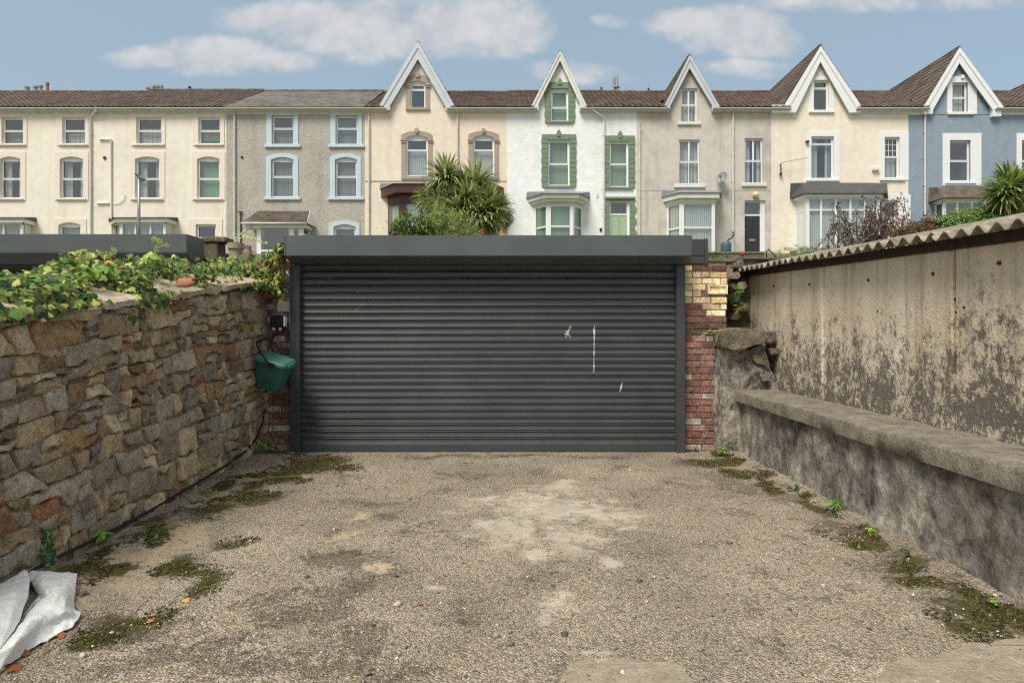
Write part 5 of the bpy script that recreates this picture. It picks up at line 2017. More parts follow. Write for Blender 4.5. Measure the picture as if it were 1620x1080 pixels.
b.prism([((716 - 810) * kk, 33.0, EYE + (HZ - 296.9) * kk), ((797 - 810) * kk, 33.0, EYE + (HZ - 296.9) * kk), ((770 - 810) * kk, 33.0, EYE + (HZ - 286) * kk), ((716 - 810) * kk, 33.0, EYE + (HZ - 286) * kk)], (0, .9, 0))
po = b.build('porch', M_maroon, h.t)
b = MB(); b.box((783 - 810) * kk, (790 - 810) * kk, 33.05, 33.25, GZ - .1, EYE + (HZ - 311.1) * kk); b.build('porch_post', M_maroon, po)
h.door(752, 318, 782, 402, 332, M_maroon, M_maroon, letterbox=False)
h.finish()

# ---- white house with sage green dressings
h = House('terraced_house', 'white house with sage green block surrounds around its windows and door', 802, 1007, M_white, gable=(843, 927, 886, 90))
GS = dict(smat=M_green, sill=3.5, sill_w=7, sill_mat=M_green)
h.window(871, 141, 899, 192, rise=2, split=(.56,), surround=(862, 131, 909, 194), blocks=8, key=7, blind=M_blindg, **GS)
h.window(867, 222, 901, 294, split=(.52,), surround=(857, 213, 911, 296), blocks=11, key=8, blind=M_blindg, **GS)
h.window(964, 224, 994, 296, split=(.5,), surround=(958, 215, 1004, 297), blocks=11, key=8, blind=M_blindg, **GS)
d = h.door(964, 318, 996, 402, 338, M_greenlt, leaf=(966.5, 992), letterbox=False, panels=False)
b = MB()
plate(b, rect(958, 312, 1004, 402), [rect(964, 318, 996, 402)], Y0 - .035, .035)
for i in range(9):
    za, zc = Z0(402 - i * 9.4) + .012, Z0(402 - (i + 1) * 9.4) - .012
    for (xa, xb) in ((958 - (2 if i % 2 else 0), 963.5), (996.5, 1004 + (2.5 if i % 2 else 0))):
        b.box(X0(xa), X0(xb), Y0 - .06, Y0 - .036, za, zc)
b.box(X0(957), X0(1005), Y0 - .12, Y0 - .064, Z0(315), Z0(312))
b.build('surround', M_green, d)
b = MB(); b.box(X0(978.5), X0(980), Y0 + .10, Y0 + .13, Z0(402), Z0(340)); b.build('door_rail', M_greenlt, d)
h.gutter([(802, 850), (918, 1007)], None)
h.barge((886, 80), (840, 169), (929, 169), (849.5, 169), (919.5, 169), (886, 96), M_offwhite, second=3, feet=((842, 165, 852, 174), (917, 165, 928, 174)))
h.main_roof(M_tile, ridge_dz=.02)
h.gable_roof(M_tile, 886, 82, 841, 928, 168)
h.downpipe(955, 184, swan=(937, 172))
h.bay(33.15, (866, 907), (845, 921), 324, 402, 1, 358, M_pvc, blind=M_blindg, cornice=((.14, .02), (.16, .20), (.20, .34)), cmat=M_offwhite, roof=(.44, 303.5), rmat=M_lead, stile=3.5)
b = MB(); b.box(X0(943), X0(947), Y0 - .03, Y0 - .004, Z0(312), Z0(306)); b.build('vent', M_offwhite, h.t)
b = MB(); b.box(X0(948.5), X0(952), Y0 - .05, Y0 - .004, Z0(366), Z0(361)); b.build('number_plate', M_black, h.t)
for (px, top, r_) in ((970.5, 123, .075), (975.5, 121, .09)):
    b = MB(); c = P(px, 146, RIDGE_Y + .3); b.tube([c - Vector((0, 0, .4)), c + Vector((0, 0, (146 - top) * .0395))], r_, 8)
    if px > 972: b.tube([c + Vector((0, 0, .28)), c + Vector((0, 0, .34))], .2, 8)
    b.build('flue', M_galv, h.t, smooth=True, autosmooth=40)
b = MB(); c = P(951.5, 146, RIDGE_Y); b.tube([c, c + Vector((0, 0, .3))], .06, 8); b.build('roof_vent', M_black, h.t)
h.finish()

# ---- bare grey rendered house
h = House('terraced_house', 'bare grey rendered house with dark front door and satellite dish', 1007, 1220, M_grey_e, gable=(1052, 1137, 1091, 96))
GE = dict(sill=5, sill_w=5, sill_mat=M_offwhite, split=(.5,), mull=1, fw=1.8)
h.window(1077, 140, 1103, 193, blind=M_curtain, bl_from=0, **GE)
h.window(1074, 221, 1107, 291, blind=M_curtain, **{**GE, 'sill': 6, 'sill_w': 8})
h.window(1178, 219, 1207, 290, blind='drawn', **GE)
h.door(1178, 317, 1211, 400, 339, M_darkdoor, leaf=(1178.5, 1203.5))
h.gutter([(1007, 1060), (1128, 1220)], 174)
h.barge((1091, 87), (1050, 170), (1139, 170), (1058.5, 171), (1129, 171), (1091, 108), M_palepaint, second=0, feet=((1051, 166, 1060, 174), (1127, 166, 1138, 174)))
h.main_roof(M_tile_red, ridge_dz=-.01)
h.gable_roof(M_tile, 1091, 88, 1051, 1138, 169)
h.downpipe(1159)
h.downpipe(1012, 196, 372, r=.03)
b = MB(); b.box(X0(1009), X0(1219), Y0 - .012, Y0 - .003, Z0(301.6), Z0(300.6)); b.build('string_course', M_grey_e, h.t)
h.bay(33.1, (1077, 1131), (1055, 1133), 321, 402, 1, 360, M_pvc, blind=M_blind, cornice=((.22, .06), (.26, .22)), cmat=M_offwhite, roof=(.3, 301.5), rmat=M_lead, stile=3.2)
b = MB(); c = (X0(1194), Y0 - .16, Z0(309)); b.lathe(c, [(0, -.17), (.1, -.14), (.17, -.04), (.17, .04), (.1, .14), (0, .17)], 12); b.box(c[0] - .05, c[0] + .05, Y0 - .06, Y0 - .003, c[2] - .05, c[2] + .05)
gl_m = plain('yellowed_glass_globe', '#d9cf9a', 0.3, 0.05)
b.build('wall_lamp', gl_m, h.t, smooth=True)
b = MB(); c = P(1026, 146, RIDGE_Y); b.tube([c, c + Vector((0, 0, .25))], .06, 8); b.build('roof_vent', M_black, h.t)
h.finish()

# satellite dish: bolted to the house but a thing one could lift off
ds = thing('satellite_dish', 'grey satellite dish on the bare grey house front, between two windows', 'satellite dish', (X0(1141), Y0 - .3, Z0(284)))
b = MB()
rows = []
ax_ = Vector((-.62, -.72, .35)).normalized(); s1 = ax_.cross(Vector((0, 0, 1))).normalized(); s2 = ax_.cross(s1)
c0 = Vector((X0(1140), Y0 - .32, Z0(284)))
for r_ in (0.0, .1, .2, .28, .30):
    rows.append([tuple(c0 + s1 * (r_ * math.cos(a)) + s2 * (r_ * 1.1 * math.sin(a)) + ax_ * (r_ * r_ * .9)) for a in np.linspace(0, 2 * math.pi, 21)])
b.grid(rows); b.build('dish', M_lead, ds, smooth=True)
b = MB(); b.tube([c0 - ax_ * .02, c0 - ax_ * .1 + Vector((.1, .1, -.05)), (X0(1144), Y0 - .01, Z0(289))], .025, 6); b.tube([c0 + s2 * .28, c0 + ax_ * .35 + s2 * .1], .015, 6); b.box(c0.x + ax_.x * .35 - .04, c0.x + ax_.x * .35 + .04, c0.y + ax_.y * .35 - .04, c0.y + ax_.y * .35 + .04, c0.z + ax_.z * .35 + s2.z * .1 - .04, c0.z + ax_.z * .35 + s2.z * .1 + .04)
b.build('arm', M_black, ds)

# ---- rough cream house with the glazed front
h = House('terraced_house', 'rough textured cream house with long glazed lean-to, behind the purple shrub', 1220, 1437, M_cream_f, gable=(1246, 1358, 1298, 88))
WS = dict(smat=M_pvc, sill=4, sill_w=8)
h.window(1287, 127, 1311, 175, split=(.24,), surround=(1281, 122, 1319, 177), blind=None, **WS)
h.window(1283, 216, 1319, 283, split=(.16,), surround=(1277, 209, 1328, 285), blind='drawn', **WS)
h.window(1399, 217, 1423, 282, split=(.48,), surround=(1392, 209, 1437, 285), blind=M_curtain, bl_from=.5, bars=(3, 3), **WS)
h.window(1398, 317, 1420, 346, split=(), surround=(1391, 308, 1440, 352), blind=None, smat=M_pvc)
h.gutter([(1220, 1250), (1355, 1437)], 180, M_pvc)
h.barge((1298, 73), (1241, 166), (1361, 166), (1259, 178), (1344, 178), (1298, 98), M_pvc, second=0, feet=((1221, 166, 1259, 178), (1345, 166, 1362, 178)))
h.main_roof(M_tile_red)
h.gable_roof(M_tile, 1298, 72, 1241, 1361, 165)
h.bay(33.0, (1276, 1392), (1258, 1396), 313, 398, 5, 332, M_pvc, blind=M_blind, cornice=((.18, .12),), cmat=M_pvc, roof=(.3, 290), rmat=M_felt, stile=3.0, name='glazed_lean_to')
b = MB(); b.box(X0(1379), X0(1389), Y0 - .16, Y0 - .004, Z0(270), Z0(266)); b.build('bird_box', M_cream_a, h.t)
b = MB(); b.tube([(X0(1233), Y0 - .02, Z0(261)), (X0(1236), Y0 - .3, Z0(259)), (X0(1273), Y0 - .35, Z0(252.5))], .012, 6); b.tube([(X0(1234), Y0 - .1, Z0(260)), (X0(1234), Y0 - .1, Z0(277))], .03, 6); b.lathe((X0(1234), Y0 - .1, Z0(276)), [(0, -.06), (.08, -.05), (.08, .03), (.03, .08)], 8)
b.build('wall_bracket', M_rust, h.t)
b = MB(); b.lathe((X0(1276), Y0 - .1, Z0(225)), [(0, -.07), (.1, -.04), (.1, .04), (0, .07)], 8); b.build('sensor', M_black, h.t)
h.finish()

# ---- blue house
h = House('terraced_house', 'blue painted house with thick white surrounds and pointed gable', 1437, 1655, M_blue, gable=(1464, 1583, 1518, 92))
h.window(1506, 131, 1531, 178, split=(.5,), surround=(1498, 121, 1545, 181), blind=M_curtain, key=2, **WS)
h.window(1502, 222, 1535, 287, split=(.5,), surround=(1491, 211, 1552, 294), blind=None, **WS)
h.window(1616, 222, 1642, 287, split=(.5,), surround=(1608, 211, 1650, 294), blind=None, **WS)
h.gutter([(1437, 1470), (1575, 1655)], 182, M_pvc)
h.barge((1518, 75), (1459, 172), (1589, 172), (1476, 174), (1571, 174), (1518, 100), M_pvc, second=0, feet=((1462, 168, 1476, 180), (1571, 168, 1584, 184)))
h.main_roof(M_tile)
h.gable_roof(M_tile, 1518, 75, 1459, 1588, 171)
h.downpipe(1462, 178)
b = MB(); b.box(X0(1476), X0(1570), Y0 - .02, Y0 - .003, Z0(181.2), Z0(180.2)); b.build('string_course', M_blue, h.t)
h.bay(33.1, (1492, 1560), (1478, 1566), 318, 402, 3, None, M_pvc, blind=None, cornice=((.10, .1),), cmat=M_pvc, roof=(.34, 297), rmat=M_tile, stile=3.0)
h.finish()

h = House('terraced_house', 'end house of which only a brown tiled gable roof shows past the blue house', 1655, 1870, M_cream_f, gable=(1690, 1800, 1745, 92))
h.window(1735, 131, 1757, 178, split=(.5,), surround=(1727, 121, 1765, 181), blind=M_curtain, **WS)
h.gutter([(1655, 1695), (1795, 1870)], 182, M_pvc)
h.barge((1745, 75), (1684, 172), (1808, 172), (1702, 174), (1790, 174), (1745, 100), M_pvc, second=0)
h.main_roof(M_tile)
h.gable_roof(M_tile, 1745, 75, 1684, 1808, 171)
h.finish()

# ------------------------------------------------------------------ garden between the garages and the terrace
fs = thing('flat_roof_shed', 'low dark felt flat roof just showing between the yellow bricks and the corrugated roof', 'shed', (5.2, 12.6, 0))
b = MB(); b.box(4.26, 6.6, 12.1, 13.1, -0.1, 2.60); b.build('wall', M_bmortar, fs)
b = MB(); b.box(4.2, 6.7, 12.0, 13.18, 2.602, 2.78); bevel(b.build('roof', M_felt, fs), .02)
gw = thing('garden_wall', 'low mossy garden wall running in front of the dark front door', 'garden wall', (X0(1180), 29.5, 4.6))
b = MB()
kk = 29.0 / F
b.grid([[(x, 29.0 + .03 * fbm(x, z), z) for x in np.linspace((1100 - 810) * kk, (1209 - 810) * kk, 24)] for z in np.linspace(4.2, EYE + (HZ - 400.5) * kk, 6)])
b.box((1100 - 810) * kk, (1209 - 810) * kk, 29.05, 29.35, 4.2, EYE + (HZ - 400.5) * kk)
b.build('wall_face', M_cement, gw)
b = MB(); b.box((1100 - 810) * kk, (1209.5 - 810) * kk, 28.95, 29.4, EYE + (HZ - 400.5) * kk + .002, EYE + (HZ - 399.5) * kk + .04); b.build('coping', M_coping, gw)
# pale retaining wall seen right behind the corner
rl = thing('handrail', 'thin bent black handrail by the steps below the dark front door', 'handrail', tuple(P(1216, 408, 28.5)))
b = MB(); b.tube([P(1213, 408, 28.5), P(1212.5, 398, 28.5), P(1216, 394.5, 28.5), P(1222, 400, 28.2), P(1228, 406, 28)], .03, 6); b.build('rail', M_black, rl, smooth=True)
wb = thing('water_butt', 'dark blue lidded water butt fed by a bent black pipe below the satellite dish', 'water butt', tuple(P(1148, 402, 31.5)))
c = P(1148.5, 402, 31.5)
b = MB(); hh = (402 - 382) * .0315; rr = 8.2 * .0315
b.lathe(c, [(rr * .86, -.6), (rr * .9, 0), (rr, hh * .3), (rr, hh * .75), (rr * .9, hh * .9), (rr * .55, hh), (0, hh)], 16)
M_butt = plain('blue_grey_plastic', '#46586a', 0.5, 0.1)
b.build('barrel', M_butt, wb, smooth=True, autosmooth=50)
for q in (.3, .6):
    b = MB(); b.lathe(c + Vector((0, 0, hh * q)), [(rr * .99, -.015), (rr * 1.04, 0), (rr * .99, .015)], 16); b.build('hoop', M_butt, wb)
b = MB(); b.tube([P(1149, 383, 31.5), P(1153, 379, 31.6), P(1158, 376, 31.9), P(1161.5, 370, 32.8), P(1160.5, 367.5, 33.5), P(1158.5, 368, 33.8)], .035, 8); b.build('pipe', M_black, wb, smooth=True)
b = MB(); b.lathe(P(1150, 383, 31.5), [(.1, 0), (.1, .05), (0, .07)], 10); b.build('lid', M_butt, wb)

lp = thing('street_lamp', 'slim grey street lamp in front of the left-hand cream houses', 'street lamp', tuple(P(219, 402, 25.0)))
b = MB(); b.tube([P(219, 420, 25), P(219.5, 340, 25), P(220, 283, 25)], [.075, .06, .045], 10); b.build('post', M_galv, lp, smooth=True)
b = MB()
A, B = P(221, 284, 25), P(211, 274.5, 24.6)
b.prism([P(210, 273.0, 24.6), P(222, 277, 25), P(227, 283, 25), P(221, 285, 25), P(215, 278, 24.8)], (0, .25, 0)); bevel(fix_normals(b.build('lamp_head', M_galv, lp)), .01)
b = MB(); b.tube([P(220, 285, 25.1), P(221, 282, 25.1)], .06, 8); b.build('collar', M_galv, lp)


# ---- plants
def ell_pts(n, c, r, shell=0.5):
    d = rng.normal(size=(n, 3)); d /= np.linalg.norm(d, axis=1)[:, None]
    q = (shell + (1 - shell) * rng.random(n)) ** .7
    return np.array(c) + d * q[:, None] * np.array(r), d


GREENS = ['#4f6b2c', '#5f7d33', '#3d5524', '#718c3e', '#2f421d', '#86963f']


def bush(name, label, cat, base, blobs, n, size, cols, shape='oval', group=None, up=0.35, trunk=None, twigs=True):
    t = thing(name, label, cat, base, group)
    P_, Nn, Sz = [], [], []
    tot = sum(b_[3] * b_[4] * b_[5] for b_ in blobs)
    for (cx, cy, cz, rx, ry, rz) in blobs:
        k = int(n * rx * ry * rz / tot) + 40
        # ragged: clumps about sub-centres
        sub, sd = ell_pts(max(6, k // 26), (cx, cy, cz), (rx, ry, rz), .55)
        idx = rng.integers(0, len(sub), k)
        p = sub[idx] + rng.normal(0, 1, (k, 3)) * np.array((rx, ry, rz)) * .13
        nn = sd[idx] + rng.normal(0, .6, (k, 3)) + np.array((0, 0, up))
        P_.append(p); Nn.append(nn)
    p, nn = np.concatenate(P_), np.concatenate(Nn)
    low = base[2] - .05
    kp = p[:, 2] > low
    p, nn = p[kp], nn[kp]
    leaves('foliage', p, nn, rng.uniform(.7, 1.3, len(p)) * size, tints(len(p), cols, .25), shape, M_leaf, t)
    if twigs:
        b = MB()
        for (cx, cy, cz, rx, ry, rz) in blobs:
            for _ in range(7):
                e = Vector((cx + random.gauss(0, rx * .5), cy + random.gauss(0, ry * .5), cz + random.uniform(-.2, .7) * rz))
                s_ = Vector((base[0] + random.gauss(0, .1), base[1] + random.gauss(0, .1), base[2]))
                m_ = s_.lerp(e, .5) + Vector((random.gauss(0, .1), random.gauss(0, .1), .1))
                b.tube([s_, m_, e], [.03, .02, .008], 5)
        b.build('branches', M_bark, t)
    return t


def palm(label, base, trunk_pts, heads, leaf_len, n=110, droop=0.5, cols=None, dead=0.25):
    t = thing('cordyline_palm', label, 'palm', base)
    cols = cols or ['#7b9c50', '#93ad5c', '#b0c070', '#718642', '#c0c886', '#607639']
    b = MB()
    for pts, r in trunk_pts:
        b.tube(pts, [r * (1 - .25 * i / max(1, len(pts) - 1)) for i in range(len(pts))], 9)
    b.build('trunk', M_bark, t, smooth=True)
    for hi, (hc, ax_, sc) in enumerate(heads):
        hc = Vector(hc); ax_ = Vector(ax_).normalized()
        V, Tn, faces = [], [], []
        q = ax_.to_track_quat('Z', 'Y')
        for i in range(n):
            isdead = i < n * dead
            th = random.uniform(0, 2 * math.pi)
            if isdead: phi = random.uniform(100, 165)
            else: phi = 6 + 112 * random.random() ** .75
            d = q @ Vector((math.sin(R(phi)) * math.cos(th), math.sin(R(phi)) * math.sin(th), math.cos(R(phi))))
            L = leaf_len * sc * random.uniform(.75, 1.1) * (.8 if isdead else 1)
            wd = .019 * sc * random.uniform(.8, 1.25) * (leaf_len / .8)
            side = d.cross(Vector((0, 0, 1)))
            if side.length < .1: side = Vector((1, 0, 0))
            side.normalize()
            dr = droop * random.uniform(.6, 1.4)
            c = lin(random.choice(['#8f7c58', '#9c8a62', '#776548', '#ab9a70'])) if isdead else lin(random.choice(cols))
            kk_ = random.uniform(.75, 1.25)
            k0 = len(V)
            p = hc + d * .05
            dd = d.copy()
            for sgm in range(6):
                f_ = sgm / 5
                w_ = wd * (0.55 + 1.0 * math.sin(math.pi * min(.98, .25 + f_ * .72))) * (1 if sgm < 5 else .15)
                nrm = side.cross(dd).normalized()
                V.append(p - side * w_ + nrm * w_ * .35); V.append(p); V.append(p + side * w_ + nrm * w_ * .35)
                Tn += [tuple(x * kk_ for x in c[:3])] * 3
                p = p + dd * (L / 5)
                dd = (dd + Vector((0, 0, -dr * .32 * (f_ + .2)))).normalized()
            for sgm in range(5):
                a = k0 + sgm * 3
                faces.append((a, a + 1, a + 4, a + 3)); faces.append((a + 1, a + 2, a + 5, a + 4))
        raw_mesh('crown', np.array([tuple(x) for x in V]) - np.array(ORG[t.name]), [np.array(faces)], np.array(Tn), M_leaf, t, None, True)
    return t


Yp = 19.0
zg = slope_z(Yp)


def hp(px, py, dy=0): return tuple(P(px, py, Yp + dy))


palm('big shaggy cordyline palm with several heads in front of the peach cream house', (P(735, 0, Yp).x, Yp, zg),
     [([P(735, 0, Yp) * 1 - Vector((0, 0, P(735, 0, Yp).z - zg + .2)), P(728, 340, Yp), P(708, 288, Yp)], .12),
      ([P(730, 350, Yp), P(748, 310, Yp + .3), P(752, 296, Yp + .3)], .10), ([P(732, 352, Yp), P(770, 335, Yp - .2), P(775, 332, Yp - .2)], .09), ([P(726, 350, Yp), P(690, 318, Yp + .2), P(682, 312, Yp + .2)], .08), ([P(736, 345, Yp), P(738, 325, Yp - .5), P(742, 312, Yp - .5)], .08)],
     [(hp(706, 284), (-.05, -.15, 1), 1.0), (hp(752, 292, .3), (.25, -.1, 1), .95), (hp(775, 334, -.2), (.6, -.4, .5), .95), (hp(681, 314, .3), (-.7, -.2, .35), .7), (hp(740, 316, -.4), (.1, -.6, .5), .8), (hp(728, 300, .2), (.1, -.3, 1), .85), (hp(765, 318, 0), (.5, -.4, .5), .85), (hp(712, 318, -.3), (-.3, -.6, .3), .7), (hp(725, 332, -.5), (0, -.7, -.2), .8), (hp(758, 338, -.5), (.2, -.7, -.1), .8), (hp(695, 330, -.2), (-.5, -.5, 0), .75)],
     .86, n=400, droop=1.0, dead=.45, cols=['#8a9c58', '#9fae66', '#b8c486', '#71804a', '#cad09c', '#647542', '#a3a068'])

Yb = 16.5
zb2 = slope_z(Yb)


def bb(px, py, rx, ry, Y): c = P(px, py, Y); return (c.x, c.y, c.z, rx * Y / F, ry * Y / F * 1.0, ry * Y / F)


bush('shrub', 'dark green rounded shrub left of the palm, just above the garage roof', 'shrub', (P(650, 0, Yb).x, Yb, zb2), [bb(650, 362, 30, 26, Yb), bb(634, 374, 20, 18, Yb), bb(672, 368, 22, 22, Yb), bb(655, 392, 34, 30, Yb)], 9000, .06, ['#62772f', '#748a38', '#4e6126', '#869a46', '#3f5120'])
bush('shrub', 'lighter feathery green shrub in front of the palm, just above the garage roof', 'shrub', (P(710, 0, 17.2).x, 17.2, slope_z(17.2)), [bb(700, 348, 26, 26, 17.2), bb(722, 360, 34, 24, 17.2), bb(690, 366, 28, 22, 17.0), bb(745, 372, 20, 14, 17.2), bb(712, 385, 44, 28, 17.2), bb(697, 328, 12, 16, 17.4)], 14000, .075, ['#7d9a4e', '#91ab5c', '#67823f', '#a8ba70', '#55703a', '#b8bd78'], shape='blade')
bush('flower', 'orange pink flower heads beside the maroon porch', 'flowers', tuple(P(763, 385, 18)), [bb(763, 368, 5.5, 5, 18)], 60, .09, ['#d8785c', '#e09a80', '#c96a50'], twigs=False)
br_ = thing('spiky_shrub', 'brown spiky shrub on a short brick pillar beside the white house', 'shrub', tuple(P(798, 380, 22)))
pp, nn = ell_pts(420, tuple(P(798, 346, 22)), (.30, .3, .34), .2)
leaves('foliage', pp, rng.normal(size=(420, 3)), np.full(420, .26), tints(420, ['#6b5a3c', '#7d6e4a', '#59502f', '#8a8056'], .2), 'blade', M_leaf, br_, tang=nn + np.array((0, 0, .3)))
b = MB(); k = 22 / F; b.box((792 - 810) * k, (803 - 810) * k, 22, 22.25, slope_z(22) - .1, EYE + (HZ - 357) * k); b.build('brick_base', M_cement, br_)
for i in range(5):
    for j in range(2):
        xa = (792 - 810) * k + .005 + j * .118
        o = obj_from_mesh('brick', brick_mesh(0.11), None, br_); o.location = Vector((xa + .057, 22.03, EYE + (HZ - 371 + i * 3.4) * k)) - ORG[br_.name]; o.color = lin('#a5876a')

# purple-leaved thin shrub over the shed roof: bare twigs with small dark leaves
Ys = 22.0
ps = thing('purple_shrub', 'thin twiggy shrub with dark purple leaves, in front of the glazed lean-to', 'shrub', (P(1400, 0, Ys).x, Ys, slope_z(Ys)))
b = MB()
lp_, ln_ = [], []
for i in range(96):
    sx = 1392 + random.gauss(0, 44)
    s_ = P(sx, 402, Ys + random.uniform(-.6, .6))
    tx = sx + random.gauss(0, 34)
    ty = 352 + abs(tx - 1392) * .12 - abs(random.gauss(0, 26))
    tx = min(max(tx, 1316), 1470); ty = max(ty, 272 + abs(tx - 1388) * .45)
    e = P(tx, ty, s_.y + random.uniform(-.5, .5))
    m_ = s_.lerp(e, .5) + Vector((random.gauss(0, .12), random.gauss(0, .12), random.gauss(0, .05)))
    pts = [s_, s_.lerp(m_, .6), m_, m_.lerp(e, .6), e]
    b.tube(pts, [.022, .018, .015, .012, .007], 5)
    for f_ in np.linspace(.12, 1, 15):
        q = s_.lerp(m_, f_ * 2) if f_ < .5 else m_.lerp(e, f_ * 2 - 1)
        for _ in range(2):
            lp_.append(tuple(q + Vector((random.gauss(0, .07), random.gauss(0, .07), random.gauss(0, .06))))); ln_.append((random.gauss(0, 1), random.gauss(0, 1), random.gauss(0, 1)))
b.build('branches', M_bark, ps)
leaves('foliage', lp_, ln_, rng.uniform(.05, .12, len(lp_)), tints(len(lp_), ['#4a3a40', '#5a464a', '#6b5458', '#3b2f33', '#7d6a66', '#584438'], .25), 'oval', M_leaf, ps)

Yh = 20.0
bush('hedge', 'green mounded hedge above the shed roof in front of the blue house', 'hedge', (P(1540, 0, Yh).x, Yh, slope_z(Yh)), [bb(1560, 348, 44, 24, Yh), bb(1530, 353, 46, 22, Yh), bb(1502, 360, 40, 18, Yh), bb(1584, 352, 30, 24, Yh), bb(1545, 362, 60, 22, Yh)], 30000, .06, ['#6d8f45', '#7fa050', '#5a7838', '#4c6830', '#90ac5c'], up=.7)
bush('hedge', 'brownish red low shrub at the left end of the green hedge', 'hedge', (P(1460, 0, Yh).x, Yh, slope_z(Yh)), [bb(1468, 360, 28, 14, Yh), bb(1440, 368, 32, 14, Yh), bb(1480, 372, 40, 16, Yh)], 9000, .055, ['#6e5a44', '#7d5f4c', '#5f5a3a', '#80704c', '#6a4a40'], up=.5)
Yr = 19.5
palm('single trunk cordyline palm above the hedge at the picture edge, before the blue house', (P(1604, 0, Yr).x, Yr, slope_z(Yr)), [([P(1604, 410, Yr), P(1603, 350, Yr), P(1600, 300, Yr)], .15)],
     [(tuple(P(1598, 296, Yr)), (0, -.1, 1), 1.0), (tuple(P(1590, 308, Yr)), (-.4, -.3, .8), .9), (tuple(P(1612, 302, Yr + .2)), (.4, -.2, .8), .9)], .86, n=260, droop=.6, dead=.2)
bush('shrub', 'yellow green leafy shrub cut by the picture edge behind the palm', 'shrub', (P(1640, 0, 20.5).x, 20.5, slope_z(20.5)), [bb(1628, 300, 24, 26, 20.5), bb(1640, 330, 34, 34, 20.5), bb(1622, 340, 18, 20, 20.5)], 3600, .10, ['#8a8a3e', '#a39a48', '#6f7a36', '#b3a24e', '#5d6b30'])
# rough growth along the foot of the grey and cream houses
k_ = 0
for (px, py, rx, ry, lab, cols) in ((1115, 402, 18, 5, 'low green weeds on the garden wall under the grey house bay window', GREENS), (1140, 405, 20, 5, 'low weeds on the garden wall below the water butt', ['#6d7a44', '#8b8f58', '#57663a']),
                                    (1240, 400, 22, 8, 'pale flowering weeds at the foot of the rough cream house', ['#7d8a52', '#a5a070', '#8d9a5e', '#b79a8a', '#66763f']), (1268, 396, 18, 10, 'tall green weeds under the left corner of the glazed lean-to', ['#6d8a45', '#87a055', '#55703a']),
                                    (1300, 396, 20, 7, 'small green bush just above the corrugated shed roof, under the glazed lean-to', GREENS)):
    Yw = 28.5
    c = P(px, py, Yw)
    bush('weeds', lab, 'weeds', (c.x, Yw, slope_z(Yw)), [bb(px, py, rx, ry, Yw), bb(px, py + 8, rx, ry + 4, Yw)], 700, .12, cols, shape='blade', twigs=False, up=.2)
rf = thing('red_flower', 'single bright red flower over the garden wall', 'flower', tuple(P(1174, 408, 28.6)))
pp, nn = ell_pts(40, tuple(P(1174, 402.5, 28.6)), (.09, .09, .08), .6)
leaves('petals', pp, nn, np.full(40, .11), tints(40, ['#c8202c', '#d8303a'], .1), 'oval', M_leaf, rf)
b = MB(); b.tube([P(1174, 412, 28.6), P(1174, 403, 28.6)], .01, 5); b.build('stem', M_turf, rf)

# ------------------------------------------------------------------ ivy over the rubble wall
b = MB()
rows = []
for yv in np.arange(1.0, 7.45, .12):
    tp = wall_top(yv)
    xf = wall_face(yv, tp)
    hgt = 0.13 + 0.05 * fbm(yv * 1.3, 2, 3)
    rows.append([(xf - .3, yv, tp - .02), (xf - .4, yv, tp + hgt * .6), (xf - .6, yv, tp + hgt * .8 + .03 * fbm(yv * 4, 1, 1)), (xf - .8, yv, tp + hgt * .7), (xf - 1.05, yv, tp - .2), (xf - 1.1, yv, tp - .9)])
b.grid(rows)
b.build('ivy_litter', M_soil, smooth=True, kind='stuff')


def ivy_h(y):   # height of the ivy above the wall top along the wall
    return float(np.interp(y, [1, 2.5, 3.3, 3.8, 4.2, 4.7, 5.1, 5.5, 6.0, 6.6, 7.3], [.25, .27, .27, .27, .30, .36, .36, .38, .34, .28, .26]))


pts, nrm, szs = [], [], []
N = 10000
for i in range(N):
    y = 1.6 + 5.8 * random.random() ** .85
    tp = wall_top(y)
    xf = wall_face(y, tp)
    r = random.random()
    if r < .95:
        q = random.random() ** 1.35
        x = xf + .02 - 1.05 * q
        hump = math.sin(math.pi * min(1, .18 + q * .82)) ** .6
        lo = .55 if q > .45 else q * 1.1
        z = tp + .03 + ivy_h(y) * hump * (lo + (1 - lo) * random.random()) * (0.78 + .35 * fbm(x * 3, y * 2.2, 7))
        n_ = Vector((.55 + random.gauss(0, .45), -.35 + random.gauss(0, .45), .75 + random.gauss(0, .3)))
        # bare stretches over the caps near the garage
        if x > xf - .30 and (6.1 < y < 7.05 or 5.15 < y < 5.75 or 4.3 < y < 4.78 or 3.5 < y < 3.72) and random.random() < .93: continue
    else:
        # trails hanging over the face
        yc = random.choice((2.4, 2.9, 3.5, 3.62, 3.72, 3.85, 4.0, 4.9, 5.0, 5.1, 6.75, 3.2, 3.05))
        y = yc + random.gauss(0, .12)
        tp = wall_top(y)
        dz = abs(random.gauss(0, .06 if yc > 4.5 else .018))
        z = tp + .06 - dz
        x = wall_face(y, z) + .06 + random.uniform(0, .06)
        n_ = Vector((1 + random.gauss(0, .3), -.3 + random.gauss(0, .4), .5 + random.gauss(0, .3)))
    pts.append((x, y, z)); nrm.append(tuple(n_)); szs.append(random.uniform(.032, .066) * (1.0 if random.random() < .85 else 1.3))
cols = ['#5c7a38', '#6f8c40', '#4a6830', '#3c5528', '#8fa24e', '#587234', '#a9b35c', '#2e4722', '#6b8440', '#c0c26c']
tn = tints(len(pts), cols, .22)
yl = rng.random(len(pts)) < .012
tn[yl] = np.array(lin('#d6b63a')[:3])
yb_ = rng.random(len(pts)) < .025
tn[yb_] = np.array(lin('#94643c')[:3])
leaves('ivy', pts, nrm, szs, tn, 'ivy', M_leaf, kind='stuff')

